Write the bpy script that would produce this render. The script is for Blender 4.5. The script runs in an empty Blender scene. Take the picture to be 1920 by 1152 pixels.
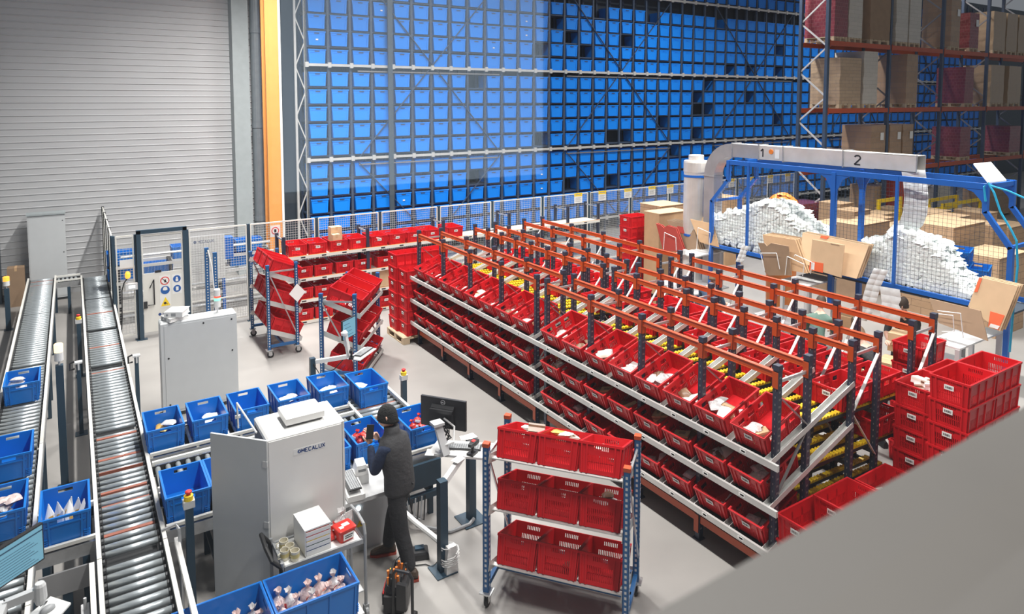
import bpy, math, random
from math import pi, sin, cos, tan, atan2, hypot, radians as rad
from mathutils import Vector as Vec, Matrix as Mat

rnd = random.Random(11)
SC = bpy.context.scene
COL = SC.collection

# ------------------------------------------------------------------ camera, sky, lights, exposure
CAM_F, CAM_YAW, CAM_PITCH, CAM_CY, CAM_H = 1283.25, 0.57195582, 0.07168881, 279.48, 5.0
cd = bpy.data.cameras.new('camera'); cam = bpy.data.objects.new('camera', cd); COL.objects.link(cam)
cam.location = (0, 0, CAM_H)
cam.rotation_euler = (pi / 2 - CAM_PITCH, 0, -CAM_YAW)
cd.sensor_width = 36.0
cd.lens = CAM_F / 1920 * 36.0
cd.shift_y = -(576 - CAM_CY) / 1920
cd.clip_end = 200
cd.clip_start = 0.05
cd.dof.use_dof = True; cd.dof.focus_distance = 10.5; cd.dof.aperture_fstop = 2.2
SC.camera = cam

world = bpy.data.worlds.new('world'); SC.world = world; world.use_nodes = True
world.node_tree.nodes['Background'].inputs[0].default_value = (0.86, 0.92, 1.0, 1)
world.node_tree.nodes['Background'].inputs[1].default_value = 0.17
SC.view_settings.view_transform = 'Standard'
SC.view_settings.look = 'None'
SC.view_settings.exposure = 0.28
SC.view_settings.gamma = 1.0
SC.view_settings.use_curve_mapping = False
SC.cycles.max_bounces = 6
SC.cycles.diffuse_bounces = 4
SC.cycles.glossy_bounces = 2
SC.cycles.transmission_bounces = 4
SC.cycles.transparent_max_bounces = 12
SC.cycles.use_denoising = True

def lamp(name, loc, sx, sy, power, col=(1.0, 0.975, 0.935), spread=2.25, rot=(0, 0, 0)):
    l = bpy.data.lights.new(name, 'AREA'); l.shape = 'RECTANGLE'; l.size = sx; l.size_y = sy
    l.energy = power; l.color = col; l.spread = spread
    o = bpy.data.objects.new(name, l); o.location = loc; o.rotation_euler = rot; COL.objects.link(o)
    return o
# rows of linear high-bay lamps under the roof
for yy, pw in ((1.5, 420), (6.5, 480), (11.0, 430), (15.6, 620)):
    lamp('high_bay_lamp', (3.6, yy, 10.4), 0.35, 3.0, pw, spread=2.05 if yy > 15 else 2.75)
for yy, pw in ((3.5, 430), (8.8, 640)):
    lamp('high_bay_lamp', (12.4, yy, 10.4), 0.35, 3.0, pw)
for yy, pw in ((5.0, 230),):
    lamp('high_bay_lamp', (21.5, yy, 10.4), 0.35, 3.0, pw)

for xx, pw in ((9.5, 400), (19.0, 470), (30.0, 280)):  # unseen lamps added to brighten the blue crate wall
    lamp('crate_wall_fill', (xx, 15.4, 10.6), 3.5, 0.35, pw, (1.0, 0.98, 0.95), spread=2.6)
# ------------------------------------------------------------------ measuring helpers (a pixel of the photograph on a world plane)
_cp, _sp = cos(CAM_PITCH), sin(CAM_PITCH)
_F = Vec((sin(CAM_YAW) * _cp, cos(CAM_YAW) * _cp, -_sp)); _R = Vec((cos(CAM_YAW), -sin(CAM_YAW), 0)); _U = _R.cross(_F)
def _ray(px, py): return _F + _R * ((px - 960) / CAM_F) - _U * ((py - CAM_CY) / CAM_F)
def atz(px, py, z):
    d = _ray(px, py); return Vec((0, 0, CAM_H)) + d * ((z - CAM_H) / d.z)
def atx(px, py, x):
    d = _ray(px, py); return Vec((0, 0, CAM_H)) + d * (x / d.x)
def aty(px, py, y):
    d = _ray(px, py); return Vec((0, 0, CAM_H)) + d * (y / d.y)

# ------------------------------------------------------------------ materials
MATS = {}
def mat(name, col, rough=0.5, metal=0.0, var=0.06, scale=6.0, bump=0.0, bscale=40.0, trans=0.0, alpha=1.0, emit=None, estr=0.0, spec=0.5, sub=0.0):
    m = bpy.data.materials.new(name); m.use_nodes = True
    nt = m.node_tree; b = nt.nodes['Principled BSDF']
    b.inputs['Roughness'].default_value = rough; b.inputs['Metallic'].default_value = metal
    b.inputs['Specular IOR Level'].default_value = spec
    tc = nt.nodes.new('ShaderNodeTexCoord')
    if var > 0:
        n = nt.nodes.new('ShaderNodeTexNoise'); n.inputs['Scale'].default_value = scale; n.inputs['Detail'].default_value = 5
        r = nt.nodes.new('ShaderNodeValToRGB')
        r.color_ramp.elements[0].position = 0.3; r.color_ramp.elements[1].position = 0.7
        r.color_ramp.elements[0].color = tuple(max(0, c * (1 - var)) for c in col) + (1,)
        r.color_ramp.elements[1].color = tuple(min(1, c * (1 + var)) for c in col) + (1,)
        nt.links.new(tc.outputs['Object'], n.inputs['Vector']); nt.links.new(n.outputs['Fac'], r.inputs['Fac'])
        nt.links.new(r.outputs['Color'], b.inputs['Base Color'])
    else:
        b.inputs['Base Color'].default_value = tuple(col) + (1,)
    if bump > 0:
        n2 = nt.nodes.new('ShaderNodeTexNoise'); n2.inputs['Scale'].default_value = bscale; n2.inputs['Detail'].default_value = 4
        bp = nt.nodes.new('ShaderNodeBump'); bp.inputs['Strength'].default_value = bump; bp.inputs['Distance'].default_value = 0.02
        nt.links.new(tc.outputs['Object'], n2.inputs['Vector']); nt.links.new(n2.outputs['Fac'], bp.inputs['Height'])
        nt.links.new(bp.outputs['Normal'], b.inputs['Normal'])
    if trans: b.inputs['Transmission Weight'].default_value = trans
    if sub:
        b.inputs['Subsurface Weight'].default_value = sub; b.inputs['Subsurface Radius'].default_value = (0.05, 0.05, 0.05)
    b.inputs['Alpha'].default_value = alpha
    if emit:
        b.inputs['Emission Color'].default_value = tuple(emit) + (1,); b.inputs['Emission Strength'].default_value = estr
    MATS[name] = m
    return m

mat('concrete', (0.315, 0.302, 0.287), 0.42, var=0.10, scale=0.9)
mat('wall_panel', (0.55, 0.555, 0.565), 0.42, 0.15, var=0.03, scale=0.7)
mat('wall_dark', (0.05, 0.07, 0.09), 0.6)
mat('pillar_grey', (0.36, 0.40, 0.41), 0.6, var=0.05)
mat('pipe_grey', (0.33, 0.37, 0.40), 0.35, 0.5)
mat('column_orange', (0.80, 0.33, 0.09), 0.5, var=0.03)
mat('white_paint', (0.80, 0.80, 0.78), 0.4, var=0.02)
mat('taupe', (0.10, 0.092, 0.082), 0.55, var=0.04, scale=3)
mat('cabinet_white', (0.76, 0.755, 0.74), 0.38, var=0.02)
mat('cabinet_grey', (0.55, 0.57, 0.58), 0.4, var=0.02)
mat('cabinet_shadow', (0.10, 0.10, 0.10), 0.6)  # near-black for joints, a foot and the painted shade of openings
mat('crate_red', (0.58, 0.012, 0.018), 0.42, var=0.05, scale=3, spec=0.3)
mat('crate_blue', (0.003, 0.165, 0.57), 0.33, var=0.04, scale=3)
mat('store_blue', (0.002, 0.24, 0.88), 0.45, var=0.05, scale=0.6, spec=0.3)
mat('label_white', (0.80, 0.80, 0.78), 0.5, var=0.0)
mat('ink', (0.02, 0.02, 0.025), 0.6, var=0.0)
mat('post_navy', (0.028, 0.036, 0.062), 0.42, var=0.1)
mat('rack_slate', (0.045, 0.07, 0.12), 0.45, var=0.1)
mat('beam_orange', (0.46, 0.066, 0.012), 0.35, var=0.06)
mat('galv', (0.60, 0.61, 0.62), 0.30, 0.75, var=0.10, scale=14)
mat('galv_matte', (0.62, 0.62, 0.60), 0.45, 0.35, var=0.06)
mat('brace_white', (0.70, 0.69, 0.67), 0.4, 0.3, var=0.04)
mat('brace_grey', (0.30, 0.29, 0.29), 0.4, 0.5, var=0.05)
mat('roller_yellow', (0.85, 0.58, 0.015), 0.4, var=0.04)
mat('roller_steel', (0.50, 0.545, 0.57), 0.32, 0.55, var=0.12, scale=9)
mat('roller_red', (0.30, 0.095, 0.06), 0.5, var=0.08)
mat('dark_steel', (0.05, 0.052, 0.055), 0.5, 0.3, var=0.1)
mat('steel_blue_dark', (0.025, 0.055, 0.085), 0.42, var=0.05)
mat('cart_blue', (0.015, 0.10, 0.27), 0.38, var=0.05)
mat('mesh_cream', (0.72, 0.71, 0.66), 0.45, var=0.02)
mat('mesh_wire', (0.55, 0.56, 0.55), 0.5, var=0.0)
mat('frame_blue', (0.012, 0.125, 0.50), 0.36, var=0.04)
mat('net_dark', (0.035, 0.05, 0.07), 0.6, var=0.0)
mat('cardboard', (0.46, 0.29, 0.16), 0.75, var=0.07, scale=5)
mat('cardboard_light', (0.62, 0.43, 0.26), 0.75, var=0.05, scale=5)
mat('cardboard_dark', (0.30, 0.20, 0.125), 0.78, var=0.07, scale=5)
mat('print_orange', (0.78, 0.13, 0.04), 0.6, var=0.03)
mat('print_red', (0.42, 0.05, 0.035), 0.6, var=0.05)
mat('wood', (0.50, 0.39, 0.26), 0.75, var=0.12, scale=9)
mat('rubber', (0.015, 0.015, 0.016), 0.6, var=0.05)
mat('black_plastic', (0.022, 0.022, 0.024), 0.4, var=0.05)
mat('grey_plastic', (0.30, 0.31, 0.32), 0.45, var=0.03)
mat('white_plastic', (0.78, 0.78, 0.77), 0.35, var=0.02)
mat('light_plastic', (0.58, 0.585, 0.59), 0.4, var=0.02)
mat('alu', (0.72, 0.69, 0.65), 0.38, 0.35, var=0.08, scale=4)
mat('alu_dark', (0.46, 0.46, 0.47), 0.35, 0.5, var=0.08, scale=4)
mat('sign_red', (0.65, 0.03, 0.03), 0.5, var=0.0)
mat('sign_blue', (0.015, 0.10, 0.36), 0.5, var=0.0)
mat('sign_yellow', (0.90, 0.62, 0.02), 0.5, var=0.0)
mat('logo_blue', (0.01, 0.05, 0.20), 0.5, var=0.0)
mat('cyan_hose', (0.02, 0.40, 0.66), 0.4, var=0.03)
mat('lamp_orange', (0.95, 0.35, 0.02), 0.3, var=0.0, emit=(1.0, 0.38, 0.05), estr=1.2)
mat('lamp_amber', (0.95, 0.65, 0.25), 0.3, var=0.0, emit=(1.0, 0.66, 0.25), estr=2.6)
mat('lamp_white', (0.9, 0.9, 0.9), 0.3, var=0.0, emit=(0.85, 0.95, 1.0), estr=4.0)
mat('lamp_green', (0.3, 0.8, 0.55), 0.3, var=0.0, emit=(0.25, 0.9, 0.6), estr=0.8)
mat('lamp_red', (0.8, 0.12, 0.08), 0.3, var=0.0, emit=(1.0, 0.12, 0.06), estr=0.5)
mat('foam_white', (0.92, 0.97, 0.945), 0.3, var=0.0)
mat('film_clear', (0.78, 0.80, 0.80), 0.15, var=0.08, scale=12)
mat('paper_white', (0.82, 0.81, 0.79), 0.6, var=0.02)
mat('kraft', (0.55, 0.36, 0.20), 0.7, var=0.06)
mat('packet_cream', (0.75, 0.70, 0.60), 0.5, var=0.05)
mat('packet_brown', (0.20, 0.11, 0.06), 0.4, var=0.25, scale=20)
mat('packet_red', (0.60, 0.04, 0.03), 0.35, var=0.10, scale=20)
mat('packet_gold', (0.70, 0.42, 0.10), 0.35, 0.2, var=0.15, scale=20)
mat('packet_blue', (0.05, 0.16, 0.50), 0.4, var=0.1, scale=20)
mat('packet_clear', (0.62, 0.60, 0.60), 0.12, var=0.22, scale=30)
mat('packet_pink', (0.66, 0.52, 0.50), 0.2, var=0.3, scale=35)

mat('cloth_dark', (0.030, 0.030, 0.033), 0.85, var=0.12, scale=14, bump=0.5, bscale=26)
mat('vest_dark', (0.042, 0.042, 0.045), 0.8, var=0.10, scale=10, bump=0.5, bscale=22)
mat('sleeve_navy', (0.012, 0.022, 0.055), 0.85, var=0.12, scale=14, bump=0.5, bscale=26)
mat('skin', (0.62, 0.36, 0.27), 0.5, var=0.04, scale=8)
mat('hair_dark', (0.05, 0.032, 0.022), 0.7, var=0.2, scale=30)
mat('hair_brown', (0.16, 0.10, 0.06), 0.7, var=0.2, scale=30)
mat('beanie_black', (0.014, 0.015, 0.015), 0.9, var=0.1, scale=20, bump=0.6, bscale=60)
mat('boot_brown', (0.075, 0.05, 0.035), 0.6, var=0.1)
mat('sole_red', (0.42, 0.06, 0.035), 0.6, var=0.05)
mat('cloth_green', (0.10, 0.17, 0.14), 0.85, var=0.1, scale=12)
mat('cloth_blue', (0.05, 0.085, 0.15), 0.85, var=0.1, scale=12)
mat('screen_cyan', (0.10, 0.22, 0.29), 0.3, var=0.0, emit=(0.26, 0.60, 0.78), estr=0.32)
mat('screen_line', (0.03, 0.08, 0.14), 0.3, var=0.0)
mat('mug_yellow', (0.62, 0.52, 0.22), 0.35, var=0.04)
mat('mug_white', (0.72, 0.68, 0.56), 0.35, var=0.04)
mat('tub_red', (0.62, 0.03, 0.02), 0.3, var=0.04)
mat('tool_orange', (0.80, 0.22, 0.03), 0.45, var=0.05)

def wrapped(name, c1, c2, w, h, rough=0.35, mort=(0.25, 0.2, 0.16)):
    m = bpy.data.materials.new(name); m.use_nodes = True; nt = m.node_tree; b = nt.nodes['Principled BSDF']
    tc = nt.nodes.new('ShaderNodeTexCoord'); mp = nt.nodes.new('ShaderNodeVectorMath'); sx = nt.nodes.new('ShaderNodeSeparateXYZ')
    nt.links.new(tc.outputs['Object'], sx.inputs[0])
    ad = nt.nodes.new('ShaderNodeMath'); ad.operation = 'ADD'
    nt.links.new(sx.outputs['X'], ad.inputs[0]); nt.links.new(sx.outputs['Y'], ad.inputs[1])
    cb = nt.nodes.new('ShaderNodeCombineXYZ'); nt.links.new(ad.outputs[0], cb.inputs['X']); nt.links.new(sx.outputs['Z'], cb.inputs['Y'])
    br = nt.nodes.new('ShaderNodeTexBrick'); br.inputs['Scale'].default_value = 1.0
    br.inputs['Brick Width'].default_value = w; br.inputs['Row Height'].default_value = h
    br.inputs['Mortar Size'].default_value = 0.005; br.offset = 0.5
    br.inputs['Color1'].default_value = tuple(c1) + (1,); br.inputs['Color2'].default_value = tuple(c2) + (1,)
    br.inputs['Mortar'].default_value = tuple(mort) + (1,)
    nt.links.new(cb.outputs[0], br.inputs['Vector']); nt.links.new(br.outputs['Color'], b.inputs['Base Color'])
    n2 = nt.nodes.new('ShaderNodeTexNoise'); n2.inputs['Scale'].default_value = 9; n2.inputs['Detail'].default_value = 5
    bp = nt.nodes.new('ShaderNodeBump'); bp.inputs['Strength'].default_value = 0.35; bp.inputs['Distance'].default_value = 0.03
    nt.links.new(tc.outputs['Object'], n2.inputs['Vector']); nt.links.new(n2.outputs['Fac'], bp.inputs['Height'])
    nt.links.new(bp.outputs['Normal'], b.inputs['Normal'])
    b.inputs['Roughness'].default_value = rough
    MATS[name] = m
wrapped('load_brown', (0.40, 0.26, 0.16), (0.34, 0.22, 0.135), 0.40, 0.19)
wrapped('load_tan', (0.47, 0.34, 0.22), (0.42, 0.30, 0.19), 0.40, 0.11)
wrapped('load_red', (0.26, 0.055, 0.07), (0.20, 0.04, 0.055), 0.13, 0.12, 0.2, (0.30, 0.13, 0.13))
wrapped('load_silver', (0.56, 0.52, 0.46), (0.52, 0.48, 0.42), 0.40, 0.13, 0.12, (0.44, 0.40, 0.35))
wrapped('load_bulk', (0.42, 0.30, 0.19), (0.40, 0.285, 0.18), 0.62, 2.0, 0.25)
wrapped('carton_stack', (0.45, 0.295, 0.175), (0.41, 0.265, 0.155), 0.45, 0.16, 0.7, (0.2, 0.13, 0.08))

# ------------------------------------------------------------------ mesh building
class MB:
    def __init__(s):
        s.v = []; s.f = []; s.m = []; s.mi = 0; s.T = None
    def use(s, i): s.mi = i; return s
    def add(s, vs, fs):
        o = len(s.v)
        if s.T is not None: vs = [s.T @ Vec(p) for p in vs]
        s.v += [tuple(p) for p in vs]; s.f += [tuple(i + o for i in f) for f in fs]; s.m += [s.mi] * len(fs)
        return s
    def hexa(s, p):
        return s.add(p, [(3, 2, 1, 0), (4, 5, 6, 7), (0, 1, 5, 4), (1, 2, 6, 5), (2, 3, 7, 6), (3, 0, 4, 7)])
    def box(s, x0, y0, z0, x1, y1, z1):
        return s.hexa([(x0, y0, z0), (x1, y0, z0), (x1, y1, z0), (x0, y1, z0), (x0, y0, z1), (x1, y0, z1), (x1, y1, z1), (x0, y1, z1)])
    def cbox(s, c, d):
        return s.box(c[0] - d[0] / 2, c[1] - d[1] / 2, c[2] - d[2] / 2, c[0] + d[0] / 2, c[1] + d[1] / 2, c[2] + d[2] / 2)
    def bar(s, a, b, w, h=None, up=(0, 0, 1)):
        h = h or w; a = Vec(a); b = Vec(b); d = (b - a).normalized(); u = Vec(up)
        if abs(d.dot(u)) > 0.98: u = Vec((0, 1, 0))
        r = d.cross(u).normalized() * (w / 2); t = r.cross(d).normalized() * (h / 2)
        return s.hexa([a - r - t, a + r - t, a + r + t, a - r + t, b - r - t, b + r - t, b + r + t, b - r + t])
    def tube(s, pts, r, n=8, r2=None, caps=True):
        pts = [Vec(p) for p in pts]; k = len(pts); o = []; vs = []
        prev = None
        for i, p in enumerate(pts):
            d = ((pts[min(i + 1, k - 1)] - pts[max(i - 1, 0)])).normalized()
            if prev is None:
                u = Vec((0, 0, 1)) if abs(d.z) < 0.9 else Vec((1, 0, 0))
                a = d.cross(u).normalized()
            else:
                a = (prev - d * prev.dot(d)).normalized()
            prev = a; b = d.cross(a)
            rr = r if r2 is None else r + (r2 - r) * i / (k - 1)
            if isinstance(r, (list, tuple)): rr = r[i]
            vs += [p + (a * cos(2 * pi * j / n) + b * sin(2 * pi * j / n)) * rr for j in range(n)]
        fs = [(i * n + j, i * n + (j + 1) % n, (i + 1) * n + (j + 1) % n, (i + 1) * n + j) for i in range(k - 1) for j in range(n)]
        if caps: fs += [tuple(range(n - 1, -1, -1)), tuple((k - 1) * n + j for j in range(n))]
        return s.add(vs, fs)
    def lathe(s, prof, n=16, c=(0, 0, 0), cap0=True, cap1=True):
        vs = [(c[0] + r * cos(2 * pi * j / n), c[1] + r * sin(2 * pi * j / n), c[2] + z) for r, z in prof for j in range(n)]
        k = len(prof)
        fs = [(i * n + j, i * n + (j + 1) % n, (i + 1) * n + (j + 1) % n, (i + 1) * n + j) for i in range(k - 1) for j in range(n)]
        if cap0: fs.append(tuple(range(n - 1, -1, -1)))
        if cap1: fs.append(tuple((k - 1) * n + j for j in range(n)))
        return s.add(vs, fs)
    def prism(s, poly, d):
        n = len(poly); d = Vec(d); vs = [Vec(p) for p in poly] + [Vec(p) + d for p in poly]
        return s.add(vs, [tuple(range(n - 1, -1, -1)), tuple(range(n, 2 * n))] + [(i, (i + 1) % n, n + (i + 1) % n, n + i) for i in range(n)])
    def loft(s, rings, cap0=True, cap1=True):
        n = len(rings[0]); k = len(rings); vs = [p for r in rings for p in r]
        fs = [(i * n + j, i * n + (j + 1) % n, (i + 1) * n + (j + 1) % n, (i + 1) * n + j) for i in range(k - 1) for j in range(n)]
        if cap0: fs.append(tuple(range(n - 1, -1, -1)))
        if cap1: fs.append(tuple((k - 1) * n + j for j in range(n)))
        return s.add(vs, fs)
    def mesh(s, name, mats, smooth=False):
        me = bpy.data.meshes.new(name); me.from_pydata(s.v, [], s.f)
        for m in ([mats] if isinstance(mats, str) else mats): me.materials.append(MATS[m])
        me.polygons.foreach_set('material_index', s.m)
        if smooth:
            me.polygons.foreach_set('use_smooth', [True] * len(s.f))
        me.update()
        return me
    def build(s, name, mats, parent=None, smooth=False, loc=None, rot=None):
        return put(name, s.mesh(name, mats, smooth), parent, loc, rot)

def put(name, me, parent=None, loc=None, rot=None):
    o = bpy.data.objects.new(name, me); COL.objects.link(o)
    if parent is not None: o.parent = parent
    if loc is not None: o.location = loc
    if rot is not None: o.rotation_euler = rot
    return o
def tag(o, label, cat, group=None, kind=None):
    o['label'] = label; o['category'] = cat
    if group: o['group'] = group
    if kind: o['kind'] = kind
    return o
def thing(name, label, cat, loc=(0, 0, 0), rot=(0, 0, 0), group=None):
    o = bpy.data.objects.new(name, None); COL.objects.link(o); o.location = loc
    o.rotation_euler = rot if not isinstance(rot, (int, float)) else (0, 0, rot)
    o.empty_display_size = 0.1
    return tag(o, label, cat, group)
def dup(root, loc, rot=(0, 0, 0), label=None, group=None):
    def cp(o, par):
        c = o.copy(); COL.objects.link(c)
        if par is not None: c.parent = par
        for ch in o.children: cp(ch, c)
        return c
    r = cp(root, None); r.location = loc
    r.rotation_euler = rot if not isinstance(rot, (int, float)) else (0, 0, rot)
    if label: r['label'] = label
    if group: r['group'] = group
    return r
def short(txt, n):
    w = txt.split()[:n]
    while w and w[-1].strip(',') in ('the', 'a', 'of', 'on', 'and', 'right', 'left', 'in', 'with', 'before', 'behind', 'just', 'under', 'first', 'second', 'third', 'fourth'): w.pop()
    return ' '.join(w).strip(',')
def struct(o):
    o['kind'] = 'structure'; return o
def smooth_angle(me, ang=40):
    pass
ORD = ['first', 'second', 'third', 'fourth', 'fifth', 'sixth', 'seventh', 'eighth', 'ninth', 'tenth', 'eleventh', 'twelfth', 'thirteenth', 'fourteenth', 'fifteenth', 'sixteenth', 'seventeenth', 'eighteenth', 'nineteenth', 'twentieth',
       'twenty-first', 'twenty-second', 'twenty-third', 'twenty-fourth', 'twenty-fifth', 'twenty-sixth', 'twenty-seventh', 'twenty-eighth', 'twenty-ninth', 'thirtieth', 'thirty-first', 'thirty-second', 'thirty-third', 'thirty-fourth', 'thirty-fifth', 'thirty-sixth', 'thirty-seventh', 'thirty-eighth', 'thirty-ninth', 'fortieth']

# block letters as stroked bars (for signs): each glyph is a list of polylines on a 4 x 6 grid
GL = {'M': [[(0, 0), (0, 6), (2, 2), (4, 6), (4, 0)]], 'E': [[(4, 0), (0, 0), (0, 6), (4, 6)], [(0, 3), (3, 3)]], 'C': [[(4, 1), (3, 0), (1, 0), (0, 1), (0, 5), (1, 6), (3, 6), (4, 5)]],
      'A': [[(0, 0), (2, 6), (4, 0)], [(1, 2), (3, 2)]], 'L': [[(0, 6), (0, 0), (4, 0)]], 'U': [[(0, 6), (0, 1), (1, 0), (3, 0), (4, 1), (4, 6)]], 'X': [[(0, 0), (4, 6)], [(0, 6), (4, 0)]],
      'D': [[(0, 0), (0, 6), (3, 6), (4, 5), (4, 1), (3, 0), (0, 0)]], '1': [[(0.5, 4.2), (2.4, 6), (2.4, 0)]], '2': [[(0, 5), (1, 6), (3, 6), (4, 5), (4, 4), (0, 0), (4, 0)]],
      'R': [[(0, 0), (0, 6), (3, 6), (4, 5), (4, 4), (3, 3), (0, 3)], [(2, 3), (4, 0)]], 'S': [[(0, 1), (1, 0), (3, 0), (4, 1), (4, 2.2), (3, 3), (1, 3), (0, 3.8), (0, 5), (1, 6), (3, 6), (4, 5)]]}
def letters(mb, text, O, U, W, h, sw=0.16, depth=0.002):
    """write text from O along unit U with up-vector W, letter height h"""
    U = Vec(U); W = Vec(W); N = U.cross(W); k = h / 6; x = 0
    for ch in text:
        if ch == ' ': x += 4; continue
        for pl in GL[ch]:
            for a, b in zip(pl, pl[1:]):
                pa = Vec(O) + U * ((a[0] + x) * k) + W * (a[1] * k); pb = Vec(O) + U * ((b[0] + x) * k) + W * (b[1] * k)
                mb.bar(pa, pb, sw * h, depth, up=N)
        x += 5.6
# ------------------------------------------------------------------ the setting
mb = MB(); mb.box(-9, 0.3, -0.2, 60, 27, 0); struct(mb.build('floor', 'concrete'))

# profiled sheet wall at the back: horizontal ribs
def ribbed(x0, x1, y, z0, z1, pitch):
    mb = MB(); n = int((z1 - z0) / pitch); pr = []
    for i in range(n):
        z = z0 + i * pitch
        pr += [(0.0, z), (0.0, z + pitch * 0.80), (-0.016, z + pitch * 0.86), (-0.016, z + pitch * 0.94)]
    pr.append((0.0, z0 + n * pitch))
    vs = [(x0, y + d, z) for d, z in pr] + [(x1, y + d, z) for d, z in pr]; k = len(pr)
    mb.add(vs, [(i, k + i, k + i + 1, i + 1) for i in range(k - 1)])
    mb.box(x0, y + 0.02, z0, x1, y + 0.2, z0 + n * pitch)
    return mb
struct(ribbed(-9, 60, 20.9, 0, 11.0, 0.165).build('wall_back', 'wall_panel'))
mb = MB(); mb.box(-1.75, 20.6, 0, -1.60, 20.88, 11.0); struct(mb.build('trim_1', 'wall_dark'))
mb = MB(); mb.box(3.86, 20.45, 0, 4.30, 20.88, 11.0); mb.box(3.86, 20.43, 0, 3.92, 20.45, 11.0); struct(mb.build('trim_2', 'pillar_grey'))
mb = MB(); mb.tube([(4.50, 20.55, 0), (4.50, 20.55, 11)], 0.14, 16)
for z in (1.5, 4.2, 6.9, 9.6): mb.lathe([(0.155, z), (0.155, z + 0.12)], 16, (4.50, 20.55, 0))
tag(mb.build('rain_pipe', 'pipe_grey', smooth=False), 'grey vertical pipe on the back wall beside the orange column', 'pipe')
mb = MB(); mb.box(4.31, 18.55, 0, 4.64, 18.62, 11.0); mb.box(4.31, 18.95, 0, 4.64, 19.02, 11.0); mb.box(4.44, 18.62, 0, 4.50, 18.95, 11.0)
o = thing('steel_column', 'tall orange steel column in front of the blue crate store', 'column', (0, 0, 0)); mb.build('column_profile', 'column_orange', o)
mb = MB(); mb.box(4.642, 18.53, 0, 4.70, 19.0, 11.0); mb.build('edge_strip', 'white_paint', o)['label'] = 'white edge strip'
# window sill the photograph is taken over, with the wall that carries it
mb = MB(); mb.hexa([(-4, 0.12, 4.30), (7, 0.12, 4.30), (7, 0.55, 4.30), (-4, 0.55, 4.30), (-4, 0.12, 4.36), (7, 0.12, 4.36), (7, 0.55, 4.40), (-4, 0.55, 4.40)])
struct(mb.build('trim_3', 'taupe'))
mb = MB(); mb.box(-4, 0.2, 0, 7, 0.5, 4.30); struct(mb.build('wall_front', 'taupe'))
# the glazing the photograph is taken through, and an unseen glowing panel added behind the camera for it to mirror
gm = bpy.data.materials.new('clear_glass'); gm.use_nodes = True; gn = gm.node_tree
for q_ in list(gn.nodes):
    if q_.type == 'BSDF_PRINCIPLED': gn.nodes.remove(q_)
gt = gn.nodes.new('ShaderNodeBsdfTransparent'); gg = gn.nodes.new('ShaderNodeBsdfGlossy'); gx = gn.nodes.new('ShaderNodeMixShader')
gg.inputs['Roughness'].default_value = 0.015; gx.inputs[0].default_value = 0.055
gn.links.new(gt.outputs[0], gx.inputs[1]); gn.links.new(gg.outputs[0], gx.inputs[2]); gn.links.new(gx.outputs[0], gn.nodes['Material Output'].inputs['Surface'])
MATS['clear_glass'] = gm
mb = MB()
for (a, b) in (((-3, .30, 4.43), (6, .30, 4.43)), ((-3, .30, 7.2), (6, .30, 7.2)), ((-3, .30, 4.4), (-3, .30, 7.2)), ((6, .30, 4.4), (6, .30, 7.2))): mb.bar(a, b, .06, .06)
w_ = struct(mb.build('window_1', 'taupe')); mb = MB(); mb.add([(-3, .30, 4.44), (6, .30, 4.44), (6, .30, 7.18), (-3, .30, 7.18)], [(0, 1, 2, 3)]); mb.build('pane', 'clear_glass', w_)
mat('veil_glow', (0.8, 0.88, 1.0), 0.5, var=0.0, emit=(0.66, 0.84, 1.0), estr=2.3)
mb = MB(); mb.box(.86, -3.06, 4.46, 2.62, -3.02, 6.3); w_ = struct(mb.build('veil_panel', 'white_paint')); mb = MB(); mb.box(.92, -3.02, 4.52, 2.56, -3.01, 6.24); mb.build('pane', 'veil_glow', w_)  # the added panel, its face glowing to put a pale veil in the glass

# ------------------------------------------------------------------ blue crate store (mini-load rack)
Y0, COLX, PX = 20.0, 6.10, 0.668
ROWZ = [9.84, 9.32, 8.30, 7.79, 7.31, 6.82, 6.30, 5.64, 5.13, 4.62, 4.11, 3.60, 2.92, 2.40, 1.89, 1.38, 0.86]  # centres
RAILZ = (8.98, 6.02, 3.24, 0.50)
NC = 62
rack = thing('miniload_rack', 'tall dark storage rack full of blue crates along the back', 'rack', (0, 0, 0), group=None)
post = MB(); post.box(-0.035, 0, 0, 0.035, 0.06, 10.6); post.box(-0.035, 0.62, 0, 0.035, 0.68, 10.6)
pm = post.mesh('upright', 'rack_slate')
for i in range(NC + 1):
    x = COLX + (i - 0.5) * PX
    put('upright', pm, rack, (x, Y0 - 0.03, 0)) if i % 1 == 0 else None
for z in RAILZ:
    mb = MB(); x0 = COLX - PX * 0.55; x1 = COLX + PX * (NC - 0.4)
    mb.box(x0, Y0 - 0.12, z - 0.04, x1, Y0 - 0.08, z + 0.035)
    for i in range(NC + 1):
        mb.cbox((COLX + (i - 0.5) * PX, Y0 - 0.115, z), (0.10, 0.05, 0.15))
    mb.build('guard_rail', 'galv_matte', rack)
mb = MB()
for z in ROWZ:
    mb.box(COLX - PX * 0.5, Y0 + 0.02, z - 0.285, COLX + PX * (NC - 0.5), Y0 + 0.66, z - 0.245)
mb.build('shelf_tier', 'rack_slate', rack)
XB = [(aty(670, 200, Y0).x, aty(934, 200, Y0).x), (aty(1060, 200, Y0).x, aty(1255, 200, Y0).x), (aty(1335, 200, Y0).x, aty(1480, 200, Y0).x), (31.5, 36.0), (39.0, 43.5)]
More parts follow.
